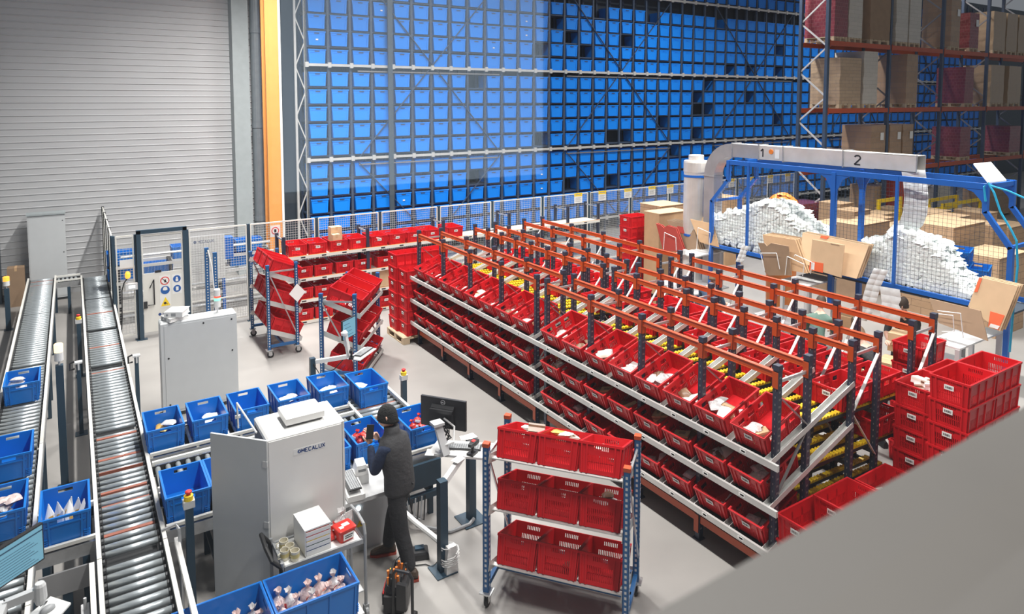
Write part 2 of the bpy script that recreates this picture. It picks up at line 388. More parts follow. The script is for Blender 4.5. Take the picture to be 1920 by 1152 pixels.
for xa, xb in XB:
    for (p, q_) in (((xa, 3.24), (xb, 8.98)), ((xb, 3.24), (xa, 8.98)), ((xa, 3.10), ((xa + xb) / 2, 0.45)), ((xb, 3.10), ((xa + xb) / 2, 0.45))):
        m1 = MB(); m1.bar((p[0], Y0 - .07, p[1]), (q_[0], Y0 - .07, q_[1]), 0.02, 0.05, up=(0, 1, 0)); m1.build('cross_brace', 'rack_slate', rack)
    m1 = MB(); m1.box(xa, Y0 - .085, 3.02, xb, Y0 - .065, 3.06); m1.build('tie_bar', 'brace_grey', rack)
    m1 = MB(); m1.box(xa, Y0 - .085, 5.84, xb, Y0 - .065, 5.88); m1.build('tie_bar', 'brace_grey', rack)
xm = aty(732, 200, 19.85).x; mb = MB(); mb.box(xm - .07, 19.80, 0, xm + .07, 19.86, 10.6); mb.build('front_mast', 'wall_dark', rack)
# end frame of the rack with lattice
mb = MB(); mb.box(5.44, 19.97, 0, 5.50, 20.03, 10.6); mb.box(5.72, 19.97, 0, 5.78, 20.03, 10.6)
zz = 0.2; s = 1
while zz < 10:
    mb.bar((5.47 if s > 0 else 5.75, 20.0, zz), (5.75 if s > 0 else 5.47, 20.0, zz + 0.72), 0.03, 0.03); zz += 0.72; s = -s
mb.build('end_frame', 'galv_matte', rack)
mb = MB(); mb.box(4.75, 20.70, 0, 59.5, 20.78, 11.0); mb.build('shade_backing', 'wall_dark', rack)  # dark sheet standing in for the shade behind the crates

def store_crate(L, W, H):
    mb = MB(); t = 0.012; i = 0.03
    def wall(b0, b1, t0, t1, n):
        n = Vec(n) * t; p = [Vec(q) for q in (b0, b1, t1, t0)]
        mb.hexa([p[0], p[1], p[1] + n, p[0] + n, p[3], p[2], p[2] + n, p[3] + n])
    x, X, y, Y = -L / 2, L / 2, 0, W
    wall((x + i, y + 0.008, 0), (X - i, y + 0.008, 0), (x, y, H), (X, y, H), (0, 1, 0))
    wall((x + i, Y - 0.008, 0), (X - i, Y - 0.008, 0), (x, Y, H), (X, Y, H), (0, -1, 0))
    wall((x + i, y, 0), (x + i, Y, 0), (x, y, H), (x, Y, H), (1, 0, 0))
    wall((X - i, y, 0), (X - i, Y, 0), (X, y, H), (X, Y, H), (-1, 0, 0))
    mb.box(x + i, 0, 0, X - i, W, t)
    mb.box(x - 0.012, -0.014, H - 0.03, X + 0.012, 0.004, H)                      # rim
    mb.box(x + 0.05, -0.006, H - 0.10, X - 0.05, 0.004, H - 0.085)                # ledge below the rim
    mb.hexa([(x + i, -0.008, 0.0), (x + i + 0.05, -0.008, 0), (x + i + 0.05, 0.006, 0), (x + i, 0.006, 0), (x + 0.012, -0.008, H * 0.72), (x + 0.06, -0.008, H * 0.72), (x + 0.06, 0.006, H * 0.72), (x + 0.012, 0.006, H * 0.72)])
    mb.hexa([(X - i - 0.05, -0.008, 0.0), (X - i, -0.008, 0), (X - i, 0.006, 0), (X - i - 0.05, 0.006, 0), (X - 0.06, -0.008, H * 0.72), (X - 0.012, -0.008, H * 0.72), (X - 0.012, 0.006, H * 0.72), (X - 0.06, 0.006, H * 0.72)])
    mb.use(1).box(-0.07, -0.0145, H - 0.072, 0.07, 0.002, H - 0.048)              # hand hole, its inner shade painted as a dark block
    return mb
scm = store_crate(0.51, 0.62, 0.41).mesh('storage_crate', ['store_blue', 'rack_slate'])
slab = MB(); slab.box(-0.035, -0.018, 0.15, 0.035, -0.012, 0.19); slab_m = slab.mesh('label', 'label_white')
holes = {(0, 12): 1}
hr = random.Random(5)
gaps = set()
PHOTO_GAPS = [(900, 158), (1032, 34), (1122, 34), (1008, 85), (1065, 58), (1110, 85), (1184, 85), (1217, 40), (1346, 28), (1305, 172), (1305, 200), (1330, 200), (1328, 152), (1408, 172), (1460, 85), (1370, 125), (1410, 127), (1460, 128), (1240, 228), (1170, 255), (1147, 255), (1310, 250), (1010, 255), (1258, 290), (883, 330), (1063, 345), (1150, 345), (1455, 225)]
for (px, py) in PHOTO_GAPS:
    p = aty(px, py, Y0); ci = round((p.x - COLX) / PX); ri = min(range(len(ROWZ)), key=lambda k: abs(ROWZ[k] - p.z)); gaps.add((ci, ri))
LABELS_AT = [(598, 72), (710, 15), (920, 78), (900, 335), (1012, 330), (1012, 358), (755, 385), (1243, 122), (1368, 35), (1445, 178), (1386, 0), (993, 32), (993, 60)]
labs = set()
for (px, py) in LABELS_AT:
    p = aty(px, py, Y0); labs.add((round((p.x - COLX) / PX), min(range(len(ROWZ)), key=lambda k: abs(ROWZ[k] - p.z))))
cells = [(c, r) for c in range(NC) for r in range(len(ROWZ)) if (c, r) not in gaps]
def vis_z(c): return 5 + (187) / 1283.25 * (0.541 * (COLX + c * PX) + 0.841 * Y0) + 0.5
cells = [(c, r) for (c, r) in cells if ROWZ[r] < vis_z(c)]
cells.sort(key=lambda q: hypot(COLX + q[0] * PX, Y0))
RN = ['top'] + ['%s from the top' % o for o in ORD[1:]]
for (c, r) in cells[:300]:
    o = put('storage_crate', scm, None, (COLX + c * PX, Y0 - 0.03, ROWZ[r] - 0.235))
    tag(o, '%sblue storage crate in the rack wall, %s column, %s row' % ('white-stickered ' if (c, r) in labs else '', ORD[c], RN[r]), 'crate', 'blue crates in the tall storage rack')
    if (c, r) in labs: put('label', slab_m, o)['label'] = 'white sticker'
far = MB()
for (c, r) in cells[300:]:
    far.T = Mat.Translation((COLX + c * PX, Y0 - 0.03, ROWZ[r] - 0.235)); far.add(*(lambda q: (q.v, q.f))(store_crate(0.51, 0.62, 0.41)))
o = far.build('storage_crates', 'store_blue'); tag(o, 'blue storage crates filling the far right part of the tall rack', 'crates', 'blue crates in the tall storage rack', 'stuff')

# ------------------------------------------------------------------ pallet racking on the right
YR, XR, BAY, DEP = 13.0, 20.28, 3.62, 0.95
LEV = (2.62, 4.72, 6.88)
def pallet_mesh():
    mb = MB()
    for i in range(5): mb.box(-0.4 + i * 0.168, -0.6, 0.122, -0.4 + i * 0.168 + 0.125, 0.6, 0.144)
    for y in (-0.55, 0.0, 0.55): mb.box(-0.4, y - 0.05, 0.10, 0.4, y + 0.05, 0.122)
    for x in (-0.35, 0, 0.35):
        for y in (-0.53, 0, 0.53): mb.box(x - 0.05, y - 0.07, 0.022, x + 0.05, y + 0.07, 0.10)
        mb.box(x - 0.05, -0.6, 0, x + 0.05, 0.6, 0.022)
    return mb.mesh('pallet', 'wood')
PALM = pallet_mesh()
prack = thing('pallet_rack', 'dark blue pallet racking with orange beams at the right', 'rack', (XR, YR, 0))
up = MB(); up.box(-0.06, -0.05, 0, 0.06, 0.05, 10.2); upm = up.mesh('upright', 'rack_slate')
for i in range(6):
    put('upright', upm, prack, (i * BAY, 0, 0)); put('upright', upm, prack, (i * BAY, DEP, 0))
    zz = 0.3; s = 1
    br = MB()
    while zz < 9.2:
        br.bar((i * BAY, 0 if s > 0 else DEP, zz), (i * BAY, DEP if s > 0 else 0, zz + 0.78), 0.05, 0.03, up=(1, 0, 0)); zz += 0.80; s = -s
    br.build('frame_bracing', 'brace_grey' if i else 'brace_white', prack)
for z in LEV:
    for i in range(5):
        for y in (-0.03, DEP + 0.03):
            mb = MB(); mb.box(i * BAY + 0.06, y - 0.03, z - 0.15, (i + 1) * BAY - 0.06, y + 0.03, z); mb.box(i * BAY + 0.045, y - 0.04, z - 0.20, i * BAY + 0.075, y + 0.04, z + 0.03)
            mb.build('beam', 'beam_orange', prack)
def load(x, y, z, w, d, h, m, label, lab=True, tilt=0, pallet=True, cat='pallet load', jit=0.012):
    r_ = random.Random(int(x * 100) + int(z * 10))
    if pallet:
        p = put('pallet', PALM, None, (x, y, z)); p.scale = (w / 0.8, d / 1.2, 1)
        tag(p, 'wooden pallet under the %s' % label if len(label.split()) < 13 else 'pallet under ' + label, 'pallet', 'wooden pallets in the racking'); z += 0.145
    t = thing('pallet_load', label, cat, (x, y, z), (0, 0, tilt))
    mb = MB(); rings = []; n = max(2, int(h / 0.22))
    for k in range(n + 1):
        e = 0.0 if k in (0,) else r_.uniform(-jit, jit)
        zz = h * k / n
        rings.append([(-w / 2 + e, -d / 2 - e, zz), (w / 2 + e, -d / 2 + e, zz), (w / 2 - e, d / 2 + e, zz), (-w / 2 - e, d / 2 - e, zz)])
    mb.loft(rings); mb.build('carton_block', m, t)
    if lab:
        q = MB(); q.box(w * 0.12, -d / 2 - 0.024, h * 0.62, w * 0.12 + 0.2, -d / 2 - 0.016, h * 0.62 + 0.26); q.build('paper_label', 'label_white', t)
    return t
def bx(px): return aty(px, 200, YR)[0]
yl = YR + 0.475
for px0, px1, lv, h, m, lb in (
        (1556, 1582, 2, 2.2, 'load_red', 'dark red film-wrapped load right of the first upright on the top beam'),
        (1583, 1609, 2, 2.2, 'load_silver', 'greyish pink wrapped load, second right of the first upright on the top beam'),
        (1622, 1662, 2, 2.0, 'cardboard_dark', 'dark brown stacked load before the second upright on the top beam'),
        (1671, 1694, 2, 2.4, 'load_silver', 'silver shrink-wrapped stack just right of the second upright, top beam'),
        (1696, 1718, 2, 2.4, 'load_silver', 'silver shrink-wrapped stack nearest the dark gap, top beam'),
        (1773, 1791, 2, 2.05, 'load_brown', 'tall narrow brown carton stack with a white sheet, top beam'),
        (1809, 1826, 2, 1.55, 'load_red', 'dark red wrapped stack with a white sheet before the fourth upright, top beam'),
        (1853, 1876, 2, 1.75, 'load_bulk', 'big wrapped brown carton right of the fourth upright, top beam'),
        (1878, 1898, 2, 1.75, 'load_bulk', 'big wrapped brown carton, second right of the fourth upright, top beam'),
        (1900, 1914, 2, 1.75, 'load_bulk', 'big wrapped brown carton at the right picture edge, top beam'),
        (1569, 1611, 1, 1.70, 'load_tan', 'light brown stack of thin cartons right of the first upright, middle beam'),
        (1614, 1641, 1, 1.96, 'load_silver', 'tall pale wrapped stack before the second upright, middle beam'),
        (1694, 1716, 1, 1.96, 'load_brown', 'tall brown carton stack right of the second upright, middle beam'),
        (1804, 1821, 1, 1.60, 'load_red', 'dark red wrapped stack behind the third upright, middle beam'),
        (1850, 1880, 1, 1.75, 'load_bulk', 'wrapped brown bulk carton behind the fourth upright, middle beam'),
        (1882, 1913, 1, 1.75, 'load_bulk', 'wrapped brown bulk carton at the right end of the middle beam'),
        (1556, 1612, 0, 0.75, 'load_tan', 'low tan stack with white stripes right of the first upright, lower beam'),
        (1632, 1660, 0, 1.55, 'load_brown', 'brown carton block with a white sheet before the second upright, lower beam'),
        (1668, 1690, 0, 1.55, 'load_brown', 'narrow brown stack with a white sheet right of the second upright, lower beam'),
        (1692, 1712, 0, 1.55, 'load_brown', 'narrow brown stack with a white sheet beside its twin, lower beam'),
        (1800, 1820, 0, 1.35, 'load_red', 'dark red wrapped stack between third and fourth uprights, lower beam'),
        (1893, 1914, 0, 1.3, 'load_red', 'dark red wrapped stack at the right end of the lower beam')):
    x0, x1 = bx(px0), bx(px1); w = min(1.2, x1 - x0 - 0.03)
    load((x0 + x1) / 2, yl, LEV[lv] + 0.002, w, 1.05, h * 0.97 - 0.145, m, lb, lab=('sheet' in lb))
# ------------------------------------------------------------------ crates
def wall_cells(mb, B0, B1, T0, T1, N, cells, t=0.010):
    B0, B1, T0, T1 = map(Vec, (B0, B1, T0, T1)); N = Vec(N) * t
    def pt(u, v): return (B0.lerp(B1, u)).lerp(T0.lerp(T1, u), v)
    for (u0, u1, v0, v1) in cells:
        a, b, c, d = pt(u0, v0), pt(u1, v0), pt(u1, v1), pt(u0, v1)
        mb.hexa([a, b, b + N, a + N, d, c, c + N, d + N])
def slats(u0, u1, v0, v1, n, fill=0.55):
    w = (u1 - u0) / (n - 1 + fill); return [(u0 + i * w, u0 + i * w + w * fill, v0, v1) for i in range(n)]
def crate(L, W, H, kind, closed=False):
    mb = MB(); i = 0.014; x, X, y, Y = -L / 2, L / 2, -W / 2, W / 2
    b = [(x + i, y + i, 0), (X - i, y + i, 0), (X - i, Y - i, 0), (x + i, Y - i, 0)]
    t = [(x, y, H), (X, y, H), (X, Y, H), (x, Y, H)]
    if kind == 'red':
        sh = [(0, .16, 0, 1), (.84, 1, 0, 1), (.16, .84, 0, .14), (.16, .84, .60, .76), (.16, .84, .90, 1), (.16, .30, .76, .90), (.70, .84, .76, .90), (.16, .84, .36, .39)] + slats(.16, .84, .14, .60, 15) + slats(.30, .70, .76, .90, 9)
        lg = [(0, .08, 0, 1), (.92, 1, 0, 1), (.08, .92, 0, .16), (.08, .92, .80, 1), (.34, .38, .16, .80), (.62, .66, .16, .80), (.08, .92, .50, .56)] + slats(.08, .34, .16, .50, 7) + slats(.38, .62, .16, .50, 7) + slats(.66, .92, .16, .50, 7) + \
             [(.08, .14, .56, .80), (.30, .34, .56, .80), (.38, .41, .56, .80), (.59, .62, .56, .80), (.66, .70, .56, .80), (.86, .92, .56, .80)]
        if closed: lg = [c for c in lg if not (c[2] == .56 or c == (.08, .92, .50, .56))] + [(.08, .92, .50, .80)]
    else:
        sh = [(0, .34, 0, 1), (.66, 1, 0, 1), (.34, .66, 0, .78), (.34, .66, .90, 1)]
        lg = [(0, 1, 0, 1)]
    wall_cells(mb, b[3], b[0], t[3], t[0], (1, 0, 0), sh); wall_cells(mb, b[1], b[2], t[1], t[2], (-1, 0, 0), sh)
    wall_cells(mb, b[0], b[1], t[0], t[1], (0, 1, 0), lg); wall_cells(mb, b[2], b[3], t[2], t[3], (0, -1, 0), lg)
    mb.box(x + i, y + i, 0, X - i, Y - i, 0.012)
    e = 0.010; z0, z1 = H - 0.022, H
    mb.box(x - e, y - e, z0, X + e, y + 0.008, z1); mb.box(x - e, Y - 0.008, z0, X + e, Y + e, z1)
    mb.box(x - e, y + 0.008, z0, x + 0.008, Y - 0.008, z1); mb.box(X - 0.008, y + 0.008, z0, X + e, Y - 0.008, z1)
    def rib(p0, p1, d0, w):  # vertical rib standing out from a wall
        p0, p1 = Vec(p0), Vec(p1); mb.bar(p0 + Vec(d0), p1 + Vec(d0), w, 0.012, up=d0)
    for u in (.03, .16, .84, .97):
        for s, xx in ((-1, 0), (1, 1)):
            p0 = Vec(b[0]).lerp(Vec(b[3]), u) if s < 0 else Vec(b[1]).lerp(Vec(b[2]), u); p1 = Vec(t[0]).lerp(Vec(t[3]), u) if s < 0 else Vec(t[1]).lerp(Vec(t[2]), u)
            rib(p0, p0.lerp(p1, .92), (s * 0.005, 0, 0), 0.016)
    for u in (.03, .36, .64, .97):
        for s in (-1, 1):
            p0 = Vec(b[0]).lerp(Vec(b[1]), u) if s < 0 else Vec(b[3]).lerp(Vec(b[2]), u); p1 = Vec(t[0]).lerp(Vec(t[1]), u) if s < 0 else Vec(t[3]).lerp(Vec(t[2]), u)
            rib(p0, p0.lerp(p1, .92), (0, s * 0.005, 0), 0.018)
    if kind == 'blue':
        for s in (-1, 1):
            xs = x - 0.004 if s < 0 else X + 0.004
            mb.bar((xs + 0.003 * -s, y + .04, H * .72), (xs + 0.003 * -s, Y - .04, H * .72), 0.012, 0.014)
            for k in range(4):
                for yy in (y + .03, Y - .03): mb.cbox((xs + 0.009 * -s, yy, 0.025 + k * 0.02), (0.016, 0.05, 0.009))
    return mb
FLOWM = crate(.60, .40, .235, 'red').mesh('red_crate', 'crate_red')
REDM = crate(.60, .40, .275, 'red', True).mesh('red_crate', 'crate_red')
BLUEM = crate(.60, .40, .285, 'blue').mesh('blue_crate', 'crate_blue')
def label_mesh(L, H):
    mb = MB(); X = -L / 2 - 0.008; z = H * 0.66
    mb.box(X, -0.048, z - 0.026, X + 0.004, 0.048, z + 0.026)
    mb.use(1); r_ = random.Random(3); y = -0.034
    while y < 0.034:
        w = r_.choice((.0025, .004, .007)); mb.box(X - 0.001, y, z - 0.012, X + 0.001, y + w, z + 0.012); y += w + r_.choice((.003, .005))
    return mb.mesh('label', ['label_white', 'ink'])
LABF, LABR = label_mesh(.60, .235), label_mesh(.60, .275)
def red_crate(loc, rz, label, group, ry=0.0, flow=False, lab=True):
    o = put('red_crate', FLOWM if flow else REDM, None, loc, (0, ry, rz)); tag(o, label, 'crate', group)
    if lab: put('label', LABF if flow else LABR, o)['label'] = 'white barcode label'
    return o
def blue_crate(loc, rz, label, group):
    return tag(put('blue_crate', BLUEM, None, loc, (0, 0, rz)), label, 'crate', group)

# ------------------------------------------------------------------ goods lying in the crates
def pouch_mesh(name, w, h, t, m, seed):
    r_ = random.Random(seed); mb = MB(); n = 7; vs = []; fs = []
    for sgn in (1, -1):
        for i in range(n):
            for j in range(n):
                u, v = i / (n - 1) - .5, j / (n - 1) - .5
                e = max(0, (1 - (2 * u) ** 4)) * max(0, (1 - (2 * v) ** 4))
                vs.append((u * w * (1 - 0.1 * abs(2 * v) ** 3), v * h, sgn * t / 2 * e * (1 + r_.uniform(-.25, .25)) + 0.0015 * sgn))
    for s in range(2):
        for i in range(n - 1):
            for j in range(n - 1):
                q = [s * n * n + i * n + j, s * n * n + (i + 1) * n + j, s * n * n + (i + 1) * n + j + 1, s * n * n + i * n + j + 1]
                fs.append(tuple(q if s == 0 else q[::-1]))
    mb.add(vs, fs); return mb.mesh(name, m, True)
def carton_mesh(name, w, d, h, m, m2):
    mb = MB(); mb.box(-w / 2, -d / 2, -h / 2, w / 2, d / 2, h / 2)
    mb.use(1); mb.box(-w / 2 - .001, -d / 2 - .001, h * .05, w / 2 + .001, d / 2 + .001, h * .3); mb.box(-w * .25, -d * .25, h / 2 - .001, w * .2, d * .15, h / 2 + .001)
    return mb.mesh(name, [m, m2])
def bag_mesh(name, r, m, m2, seed):
    """tied clear bag of sweets: lumpy belly, gathered neck, flared top"""
    r_ = random.Random(seed); mb = MB(); n = 14
    prof = [(0.02, 0), (.75, .06), (1.0, .35), (.98, .7), (.80, 1.05), (.45, 1.35), (.17, 1.6), (.14, 1.75), (.34, 2.0), (.50, 2.25)]
    rings = []
    for k, (q, z) in enumerate(prof):
        rings.append([(r * q * (1 + r_.uniform(-.16, .16)) * cos(2 * pi * j / n), r * q * (1 + r_.uniform(-.16, .16)) * sin(2 * pi * j / n), r * z * (1 + (r_.uniform(-.08, .08) if k > 7 else 0))) for j in range(n)])
    mb.loft(rings[:6], cap1=False); mb.loft(rings[5:], cap0=False, cap1=False)
    mb.use(1)
    a0 = r_.uniform(0, 6)
    rg = [[(r * (q + .05) * cos(a0 + a), r * (q + .05) * sin(a0 + a), r * z) for a in (0, .35, .7, 1.05, 1.4)] for q, z in ((1.03, .4), (1.03, .75), (.93, 1.0))]
    for a, b in zip(rg, rg[1:]):
        for j in range(4): mb.add([a[j], a[j + 1], b[j + 1], b[j]], [(0, 1, 2, 3)])
    return mb.mesh(name, [m, m2], False)
GOODS = {
    'white_pouch': pouch_mesh('packet', .20, .14, .05, 'paper_white', 1), 'cream_pouch': pouch_mesh('packet', .19, .13, .05, 'packet_cream', 2),
    'brown_pouch': pouch_mesh('packet', .17, .12, .06, 'packet_brown', 3), 'clear_pouch': pouch_mesh('packet', .17, .13, .06, 'packet_clear', 4),
    'gold_pouch': pouch_mesh('packet', .18, .12, .05, 'packet_gold', 5), 'red_pouch': pouch_mesh('packet', .16, .11, .055, 'packet_red', 6), 'pink_pouch': pouch_mesh('packet', .15, .12, .06, 'packet_pink', 12),
    'white_carton': carton_mesh('carton', .19, .12, .07, 'paper_white', 'packet_cream'), 'cream_carton': carton_mesh('carton', .17, .13, .08, 'packet_cream', 'packet_brown'),
    'red_carton': carton_mesh('carton', .20, .13, .06, 'packet_red', 'paper_white'), 'kraft_carton': carton_mesh('carton', .18, .13, .09, 'kraft', 'cardboard_dark'),
    'red_bag': bag_mesh('sweets_bag', .075, 'packet_clear', 'packet_red', 7), 'pink_bag': bag_mesh('sweets_bag', .08, 'packet_pink', 'print_orange', 8), 'candy': bag_mesh('sweets_bag', .05, 'packet_red', 'packet_clear', 9)}
GNAME = {'white_pouch': 'white paper packet', 'cream_pouch': 'cream packet', 'brown_pouch': 'brown snack packet', 'clear_pouch': 'clear plastic packet', 'gold_pouch': 'golden packet', 'red_pouch': 'red packet', 'pink_pouch': 'pinkish packet', 'white_carton': 'white carton', 'cream_carton': 'cream carton', 'red_carton': 'red carton', 'kraft_carton': 'brown carton', 'red_bag': 'tied clear bag with red sweets', 'pink_bag': 'tied sweets bag with an orange label', 'candy': 'red wrapped sweet'}
def fill(crate_o, kinds, where, L=.60, W=.40, seed=0, front=0.3, floor_z=0.012, spread=0.5):
    """lay goods in a crate (as things of their own, placed on the crate's bottom)"""
    r_ = random.Random(seed * 7 + 1); mw = Mat.Translation(crate_o.location) @ crate_o.rotation_euler.to_matrix().to_4x4()
    lvl = 0
    for k, kd in enumerate(kinds):
        me = GOODS[kd]; zmin = min(v.co.z for v in me.vertices)
        x = -front * L + r_.uniform(-.5, .5) * L * (1 - 2 * (0.5 - front if front < .5 else 0)) * spread
        x = max(-L / 2 + .12, min(L / 2 - .12, x)); y = r_.uniform(-1, 1) * (W / 2 - .11)
        z = floor_z - zmin + (k // 3) * 0.055 + 0.002
        bag = 'bag' in kd or kd == 'candy'
        loc = Mat.Translation((x, y, z)) @ Mat.Rotation(r_.uniform(0, 6.28), 4, 'Z') @ Mat.Rotation(r_.uniform(-.3, .3) if k // 3 else r_.uniform(-.06, .06), 4, 'X')
        m = mw @ loc
        o = put(me.name.split('.')[0], me); o.location = m.translation; o.rotation_euler = m.to_euler()
        tag(o, '%s in the %s' % (GNAME[kd], where), 'bag' if bag else 'packet', 'goods in the %s' % where)

# ------------------------------------------------------------------ carton flow rack
X1, X2, X3, X4, X5, X6 = 5.85, 6.35, 7.16, 7.67, 8.42, 8.92
NEAR = (4.17, 5.14, 6.11, 7.10, 8.12); FAR = (8.39, 9.41, 10.46, 11.50, 12.58)
TILT = rad(19)
LIPZ = (1.38, 0.91, 0.44)
def post_mesh(h, m='post_navy'):
    mb = MB(); mb.box(-.032, -.03, 0, .032, -.024, h); mb.box(-.032, -.03, 0, -.026, .03, h); mb.box(.026, -.03, 0, .032, .03, h); mb.box(-.026, .022, 0, .026, .028, h)
    mb.box(-.036, -.034, h - .05, .036, .034, h + .006); mb.box(-.05, -.05, 0, .05, .05, .01)
    mb.use(1)
    z = .12
    while z < h - .1:
        mb.box(-.012, -.0312, z, -.004, -.0298, z + .02); mb.box(.004, -.0312, z, .012, -.0298, z + .02)
        mb.box(-.0332, -.004, z + .02, -.0318, .004, z + .04); z += .075
    return mb.mesh('post', [m, 'brace_grey'])
POSTM = post_mesh(2.35)
def track_mesh(x0, x1, z0, z1):
    mb = MB(); n = int((x1 - x0) / .058)
    mb.bar((x0, -.034, z0 - .02), (x1, -.034, z1 - .02), .004, .035, up=(0, 0, 1)); mb.bar((x0, .034, z0 - .02), (x1, .034, z1 - .02), .004, .035)
    mb.use(1)
    for i in range(n):
        f = (i + .5) / n; x = x0 + (x1 - x0) * f; z = z0 + (z1 - z0) * f
        mb.tube([(x, -.03, z), (x, .03, z)], .030, 8)
    return mb.mesh('roller_track', ['dark_steel', 'roller_yellow'])
def rack_module(ys, where):
    y0, y1 = ys[0], ys[-1]
    t = thing('flow_rack', 'orange and navy carton flow rack, %s, with yellow roller lanes' % where, 'rack', (X1, y0, 0), group=None)
    def P(name, mb, m): return mb.build(name, m, t)
    o0 = Vec((X1, y0, 0))
    half = sorted(list(ys) + [(a + b) / 2 for a, b in zip(ys, ys[1:])])
    for x, yy in ((X1, ys), (X2, ys), (X3, half), (X4, half)):
        for y in yy: put('post', POSTM, t, Vec((x, y, 0)) - o0)
        for a, b in zip(yy, yy[1:]):
            mb = MB(); mb.box(x - .020 - X1, a + .034 - y0, 2.222, x + .020 - X1, b - .034 - y0, 2.276); mb.box(x - .026 - X1, a + .034 - y0, 2.216, x + .026 - X1, b - .034 - y0, 2.224); mb.box(x - .026 - X1, a + .034 - y0, 2.274, x + .026 - X1, b - .034 - y0, 2.282)
            mb.box(x - .03 - X1, a + .034 - y0, 2.12, x + .03 - X1, a + .040 - y0, 2.29); mb.box(x - .03 - X1, b - .040 - y0, 2.12, x + .03 - X1, b - .034 - y0, 2.29)
            mb.box(x - .040 - X1, a - .03 - y0, 2.12, x - .034 - X1, a + .035 - y0, 2.285)
            P('beam', mb, 'beam_orange')
    for a, b in zip(ys, ys[1:]):     # low beams at the front foot
        mb = MB(); mb.box(-.022, a + .034 - y0, .20, .022, b - .034 - y0, .285); mb.box(-.04, a - .02 - y0, .08, -.034, a + .045 - y0, .29); P('foot_beam', mb, 'beam_orange')
    for (xa, xb), yy in (((X1, X2), ys), ((X3, X4), half)):
        for y in yy:
            mb = MB(); mb.bar((xa - X1, y - y0, 2.18), (xb - X1, y - y0, 2.18), .022, .03); P('cross_tie', mb, 'galv')
            mb = MB()
            if xa == X1: mb.bar((.02, y - y0 - .02, 2.02), (xb - X1 - .02, y - y0 - .02, 1.62), .028, .012, up=(1, 0, 0)); mb.bar((xb - X1 - .02, y - y0 - .02, 1.58), (.02, y - y0 - .02, 1.02), .028, .012, up=(1, 0, 0)); P('diagonal', mb, 'brace_grey')
            else: mb.bar((xb - X1 - .02, y - y0 - .02, 2.12), (xa - X1 + .02, y - y0 - .02, 1.56), .034, .014, up=(1, 0, 0)); mb.bar((xa - X1 + .02, y - y0 - .02, 1.50), (xb - X1 - .02, y - y0 - .02, 0.92), .024, .012, up=(1, 0, 0)); P('diagonal', mb, 'brace_white' if True else '')
    lx = 5.695 - X1
    for k, z in enumerate(LIPZ):
        mb = MB(); mb.box(lx, -.135, z - .035, lx + .03, y1 - y0 + .132, z + .03); mb.use(1)
        for y in half[:-1]:
            for f in (.5,):
                yy = y - y0 + .5 * f; mb.box(lx - .002, yy, z - .008, lx + .001, yy + .045, z + .010)
        mb.use(2)
        for y in half[:-1]:
            yy = y - y0 + .24; mb.box(lx - .002, yy, z - .02, lx + .001, yy + .075, z + .016)
        mb.build('shelf_lip', ['galv_matte', 'dark_steel', 'label_white'], t)
        sl = tan(TILT)
        for j, y in enumerate(half):
            xe = X3 - X1 if k < 2 else .55; yy = y - y0 + (-.045 if j == len(half) - 1 else .045) * 0 + (.0)
            mb = MB()
            for d in (-.036, .036):
                mb.bar((lx + .03, yy + d, z), (xe, yy + d, z + sl * (xe - lx - .03)), .006, .06)
            mb.bar((lx + .03, yy, z - .028), (xe, yy, z - .028 + sl * (xe - lx - .03)), .07, .006)
            P('guide_rail', mb, 'galv_matte')
        mb = MB()    # sloping picking bed
        mb.bar((lx + .04, (y1 - y0) / 2, z - .03), (.58, (y1 - y0) / 2, z - .03 + sl * (.54 - lx)), y1 - y0, .006)
        P('picking_bed', mb, 'dark_steel')
        tm = track_mesh(X2 - X1 + .05, 8.28 - X1, z + .155, z + .065)
        for j, y in enumerate(half[:-1]):
            for f in (.10, .25, .40):
                put('roller_track', tm, t, (0, y - y0 + f, 0))
        for x in (X2 - X1 + .09, X3 - X1, X4 - X1, 8.25 - X1):
            mb = MB(); mb.box(x - .015, 0, z + .0, x + .015, y1 - y0, z + .05); P('lane_support', mb, 'dark_steel')
    return t, half
tN, halfN = rack_module(NEAR, 'near half')
tF, halfF = rack_module(FAR, 'far half')
# second frame line behind, towards the packing benches
for ys, where in ((NEAR, 'near half'), (FAR, 'far half')):
    y0 = ys[0]; t = thing('frame_rack', 'navy posts and orange beams beside the packing benches, %s' % where, 'rack', (X5, y0, 0))
    for x in (0, X6 - X5):
        for y in ys: put('post', POSTM, t, (x, y - y0, 0))
        for a, b in zip(ys, ys[1:]):
            mb = MB(); mb.box(x - .020, a + .034 - y0, 2.222, x + .020, b - .034 - y0, 2.276); mb.box(x - .026, a + .034 - y0, 2.216, x + .026, b - .034 - y0, 2.224); mb.box(x - .026, a + .034 - y0, 2.274, x + .026, b - .034 - y0, 2.282); mb.box(x - .03, a + .034 - y0, 2.08, x + .03, a + .042 - y0, 2.30); mb.box(x - .03, b - .042 - y0, 2.08, x + .03, b - .034 - y0, 2.30); mb.box(x - .040, a - .03 - y0, 2.12, x - .034, a + .035 - y0, 2.285)
            mb.build('beam', 'beam_orange', t)
    for y in ys:
        mb = MB(); mb.bar((0, y - y0, 2.18), (X6 - X5, y - y0, 2.18), .022, .03); mb.build('cross_tie', 'galv', t)
        mb = MB(); mb.bar((X6 - X5 - .02, y - y0 - .02, 2.12), (.02, y - y0 - .02, 1.50), .034, .014, up=(1, 0, 0)); mb.build('diagonal', 'brace_white', t)
    for z in (1.42, .95):
        for x in (.0, X6 - X5):
            mb = MB(); mb.box(x - .02, 0, z - .06, x + .02, ys[-1] - y0, z); mb.build('shelf_beam', 'dark_steel', t)
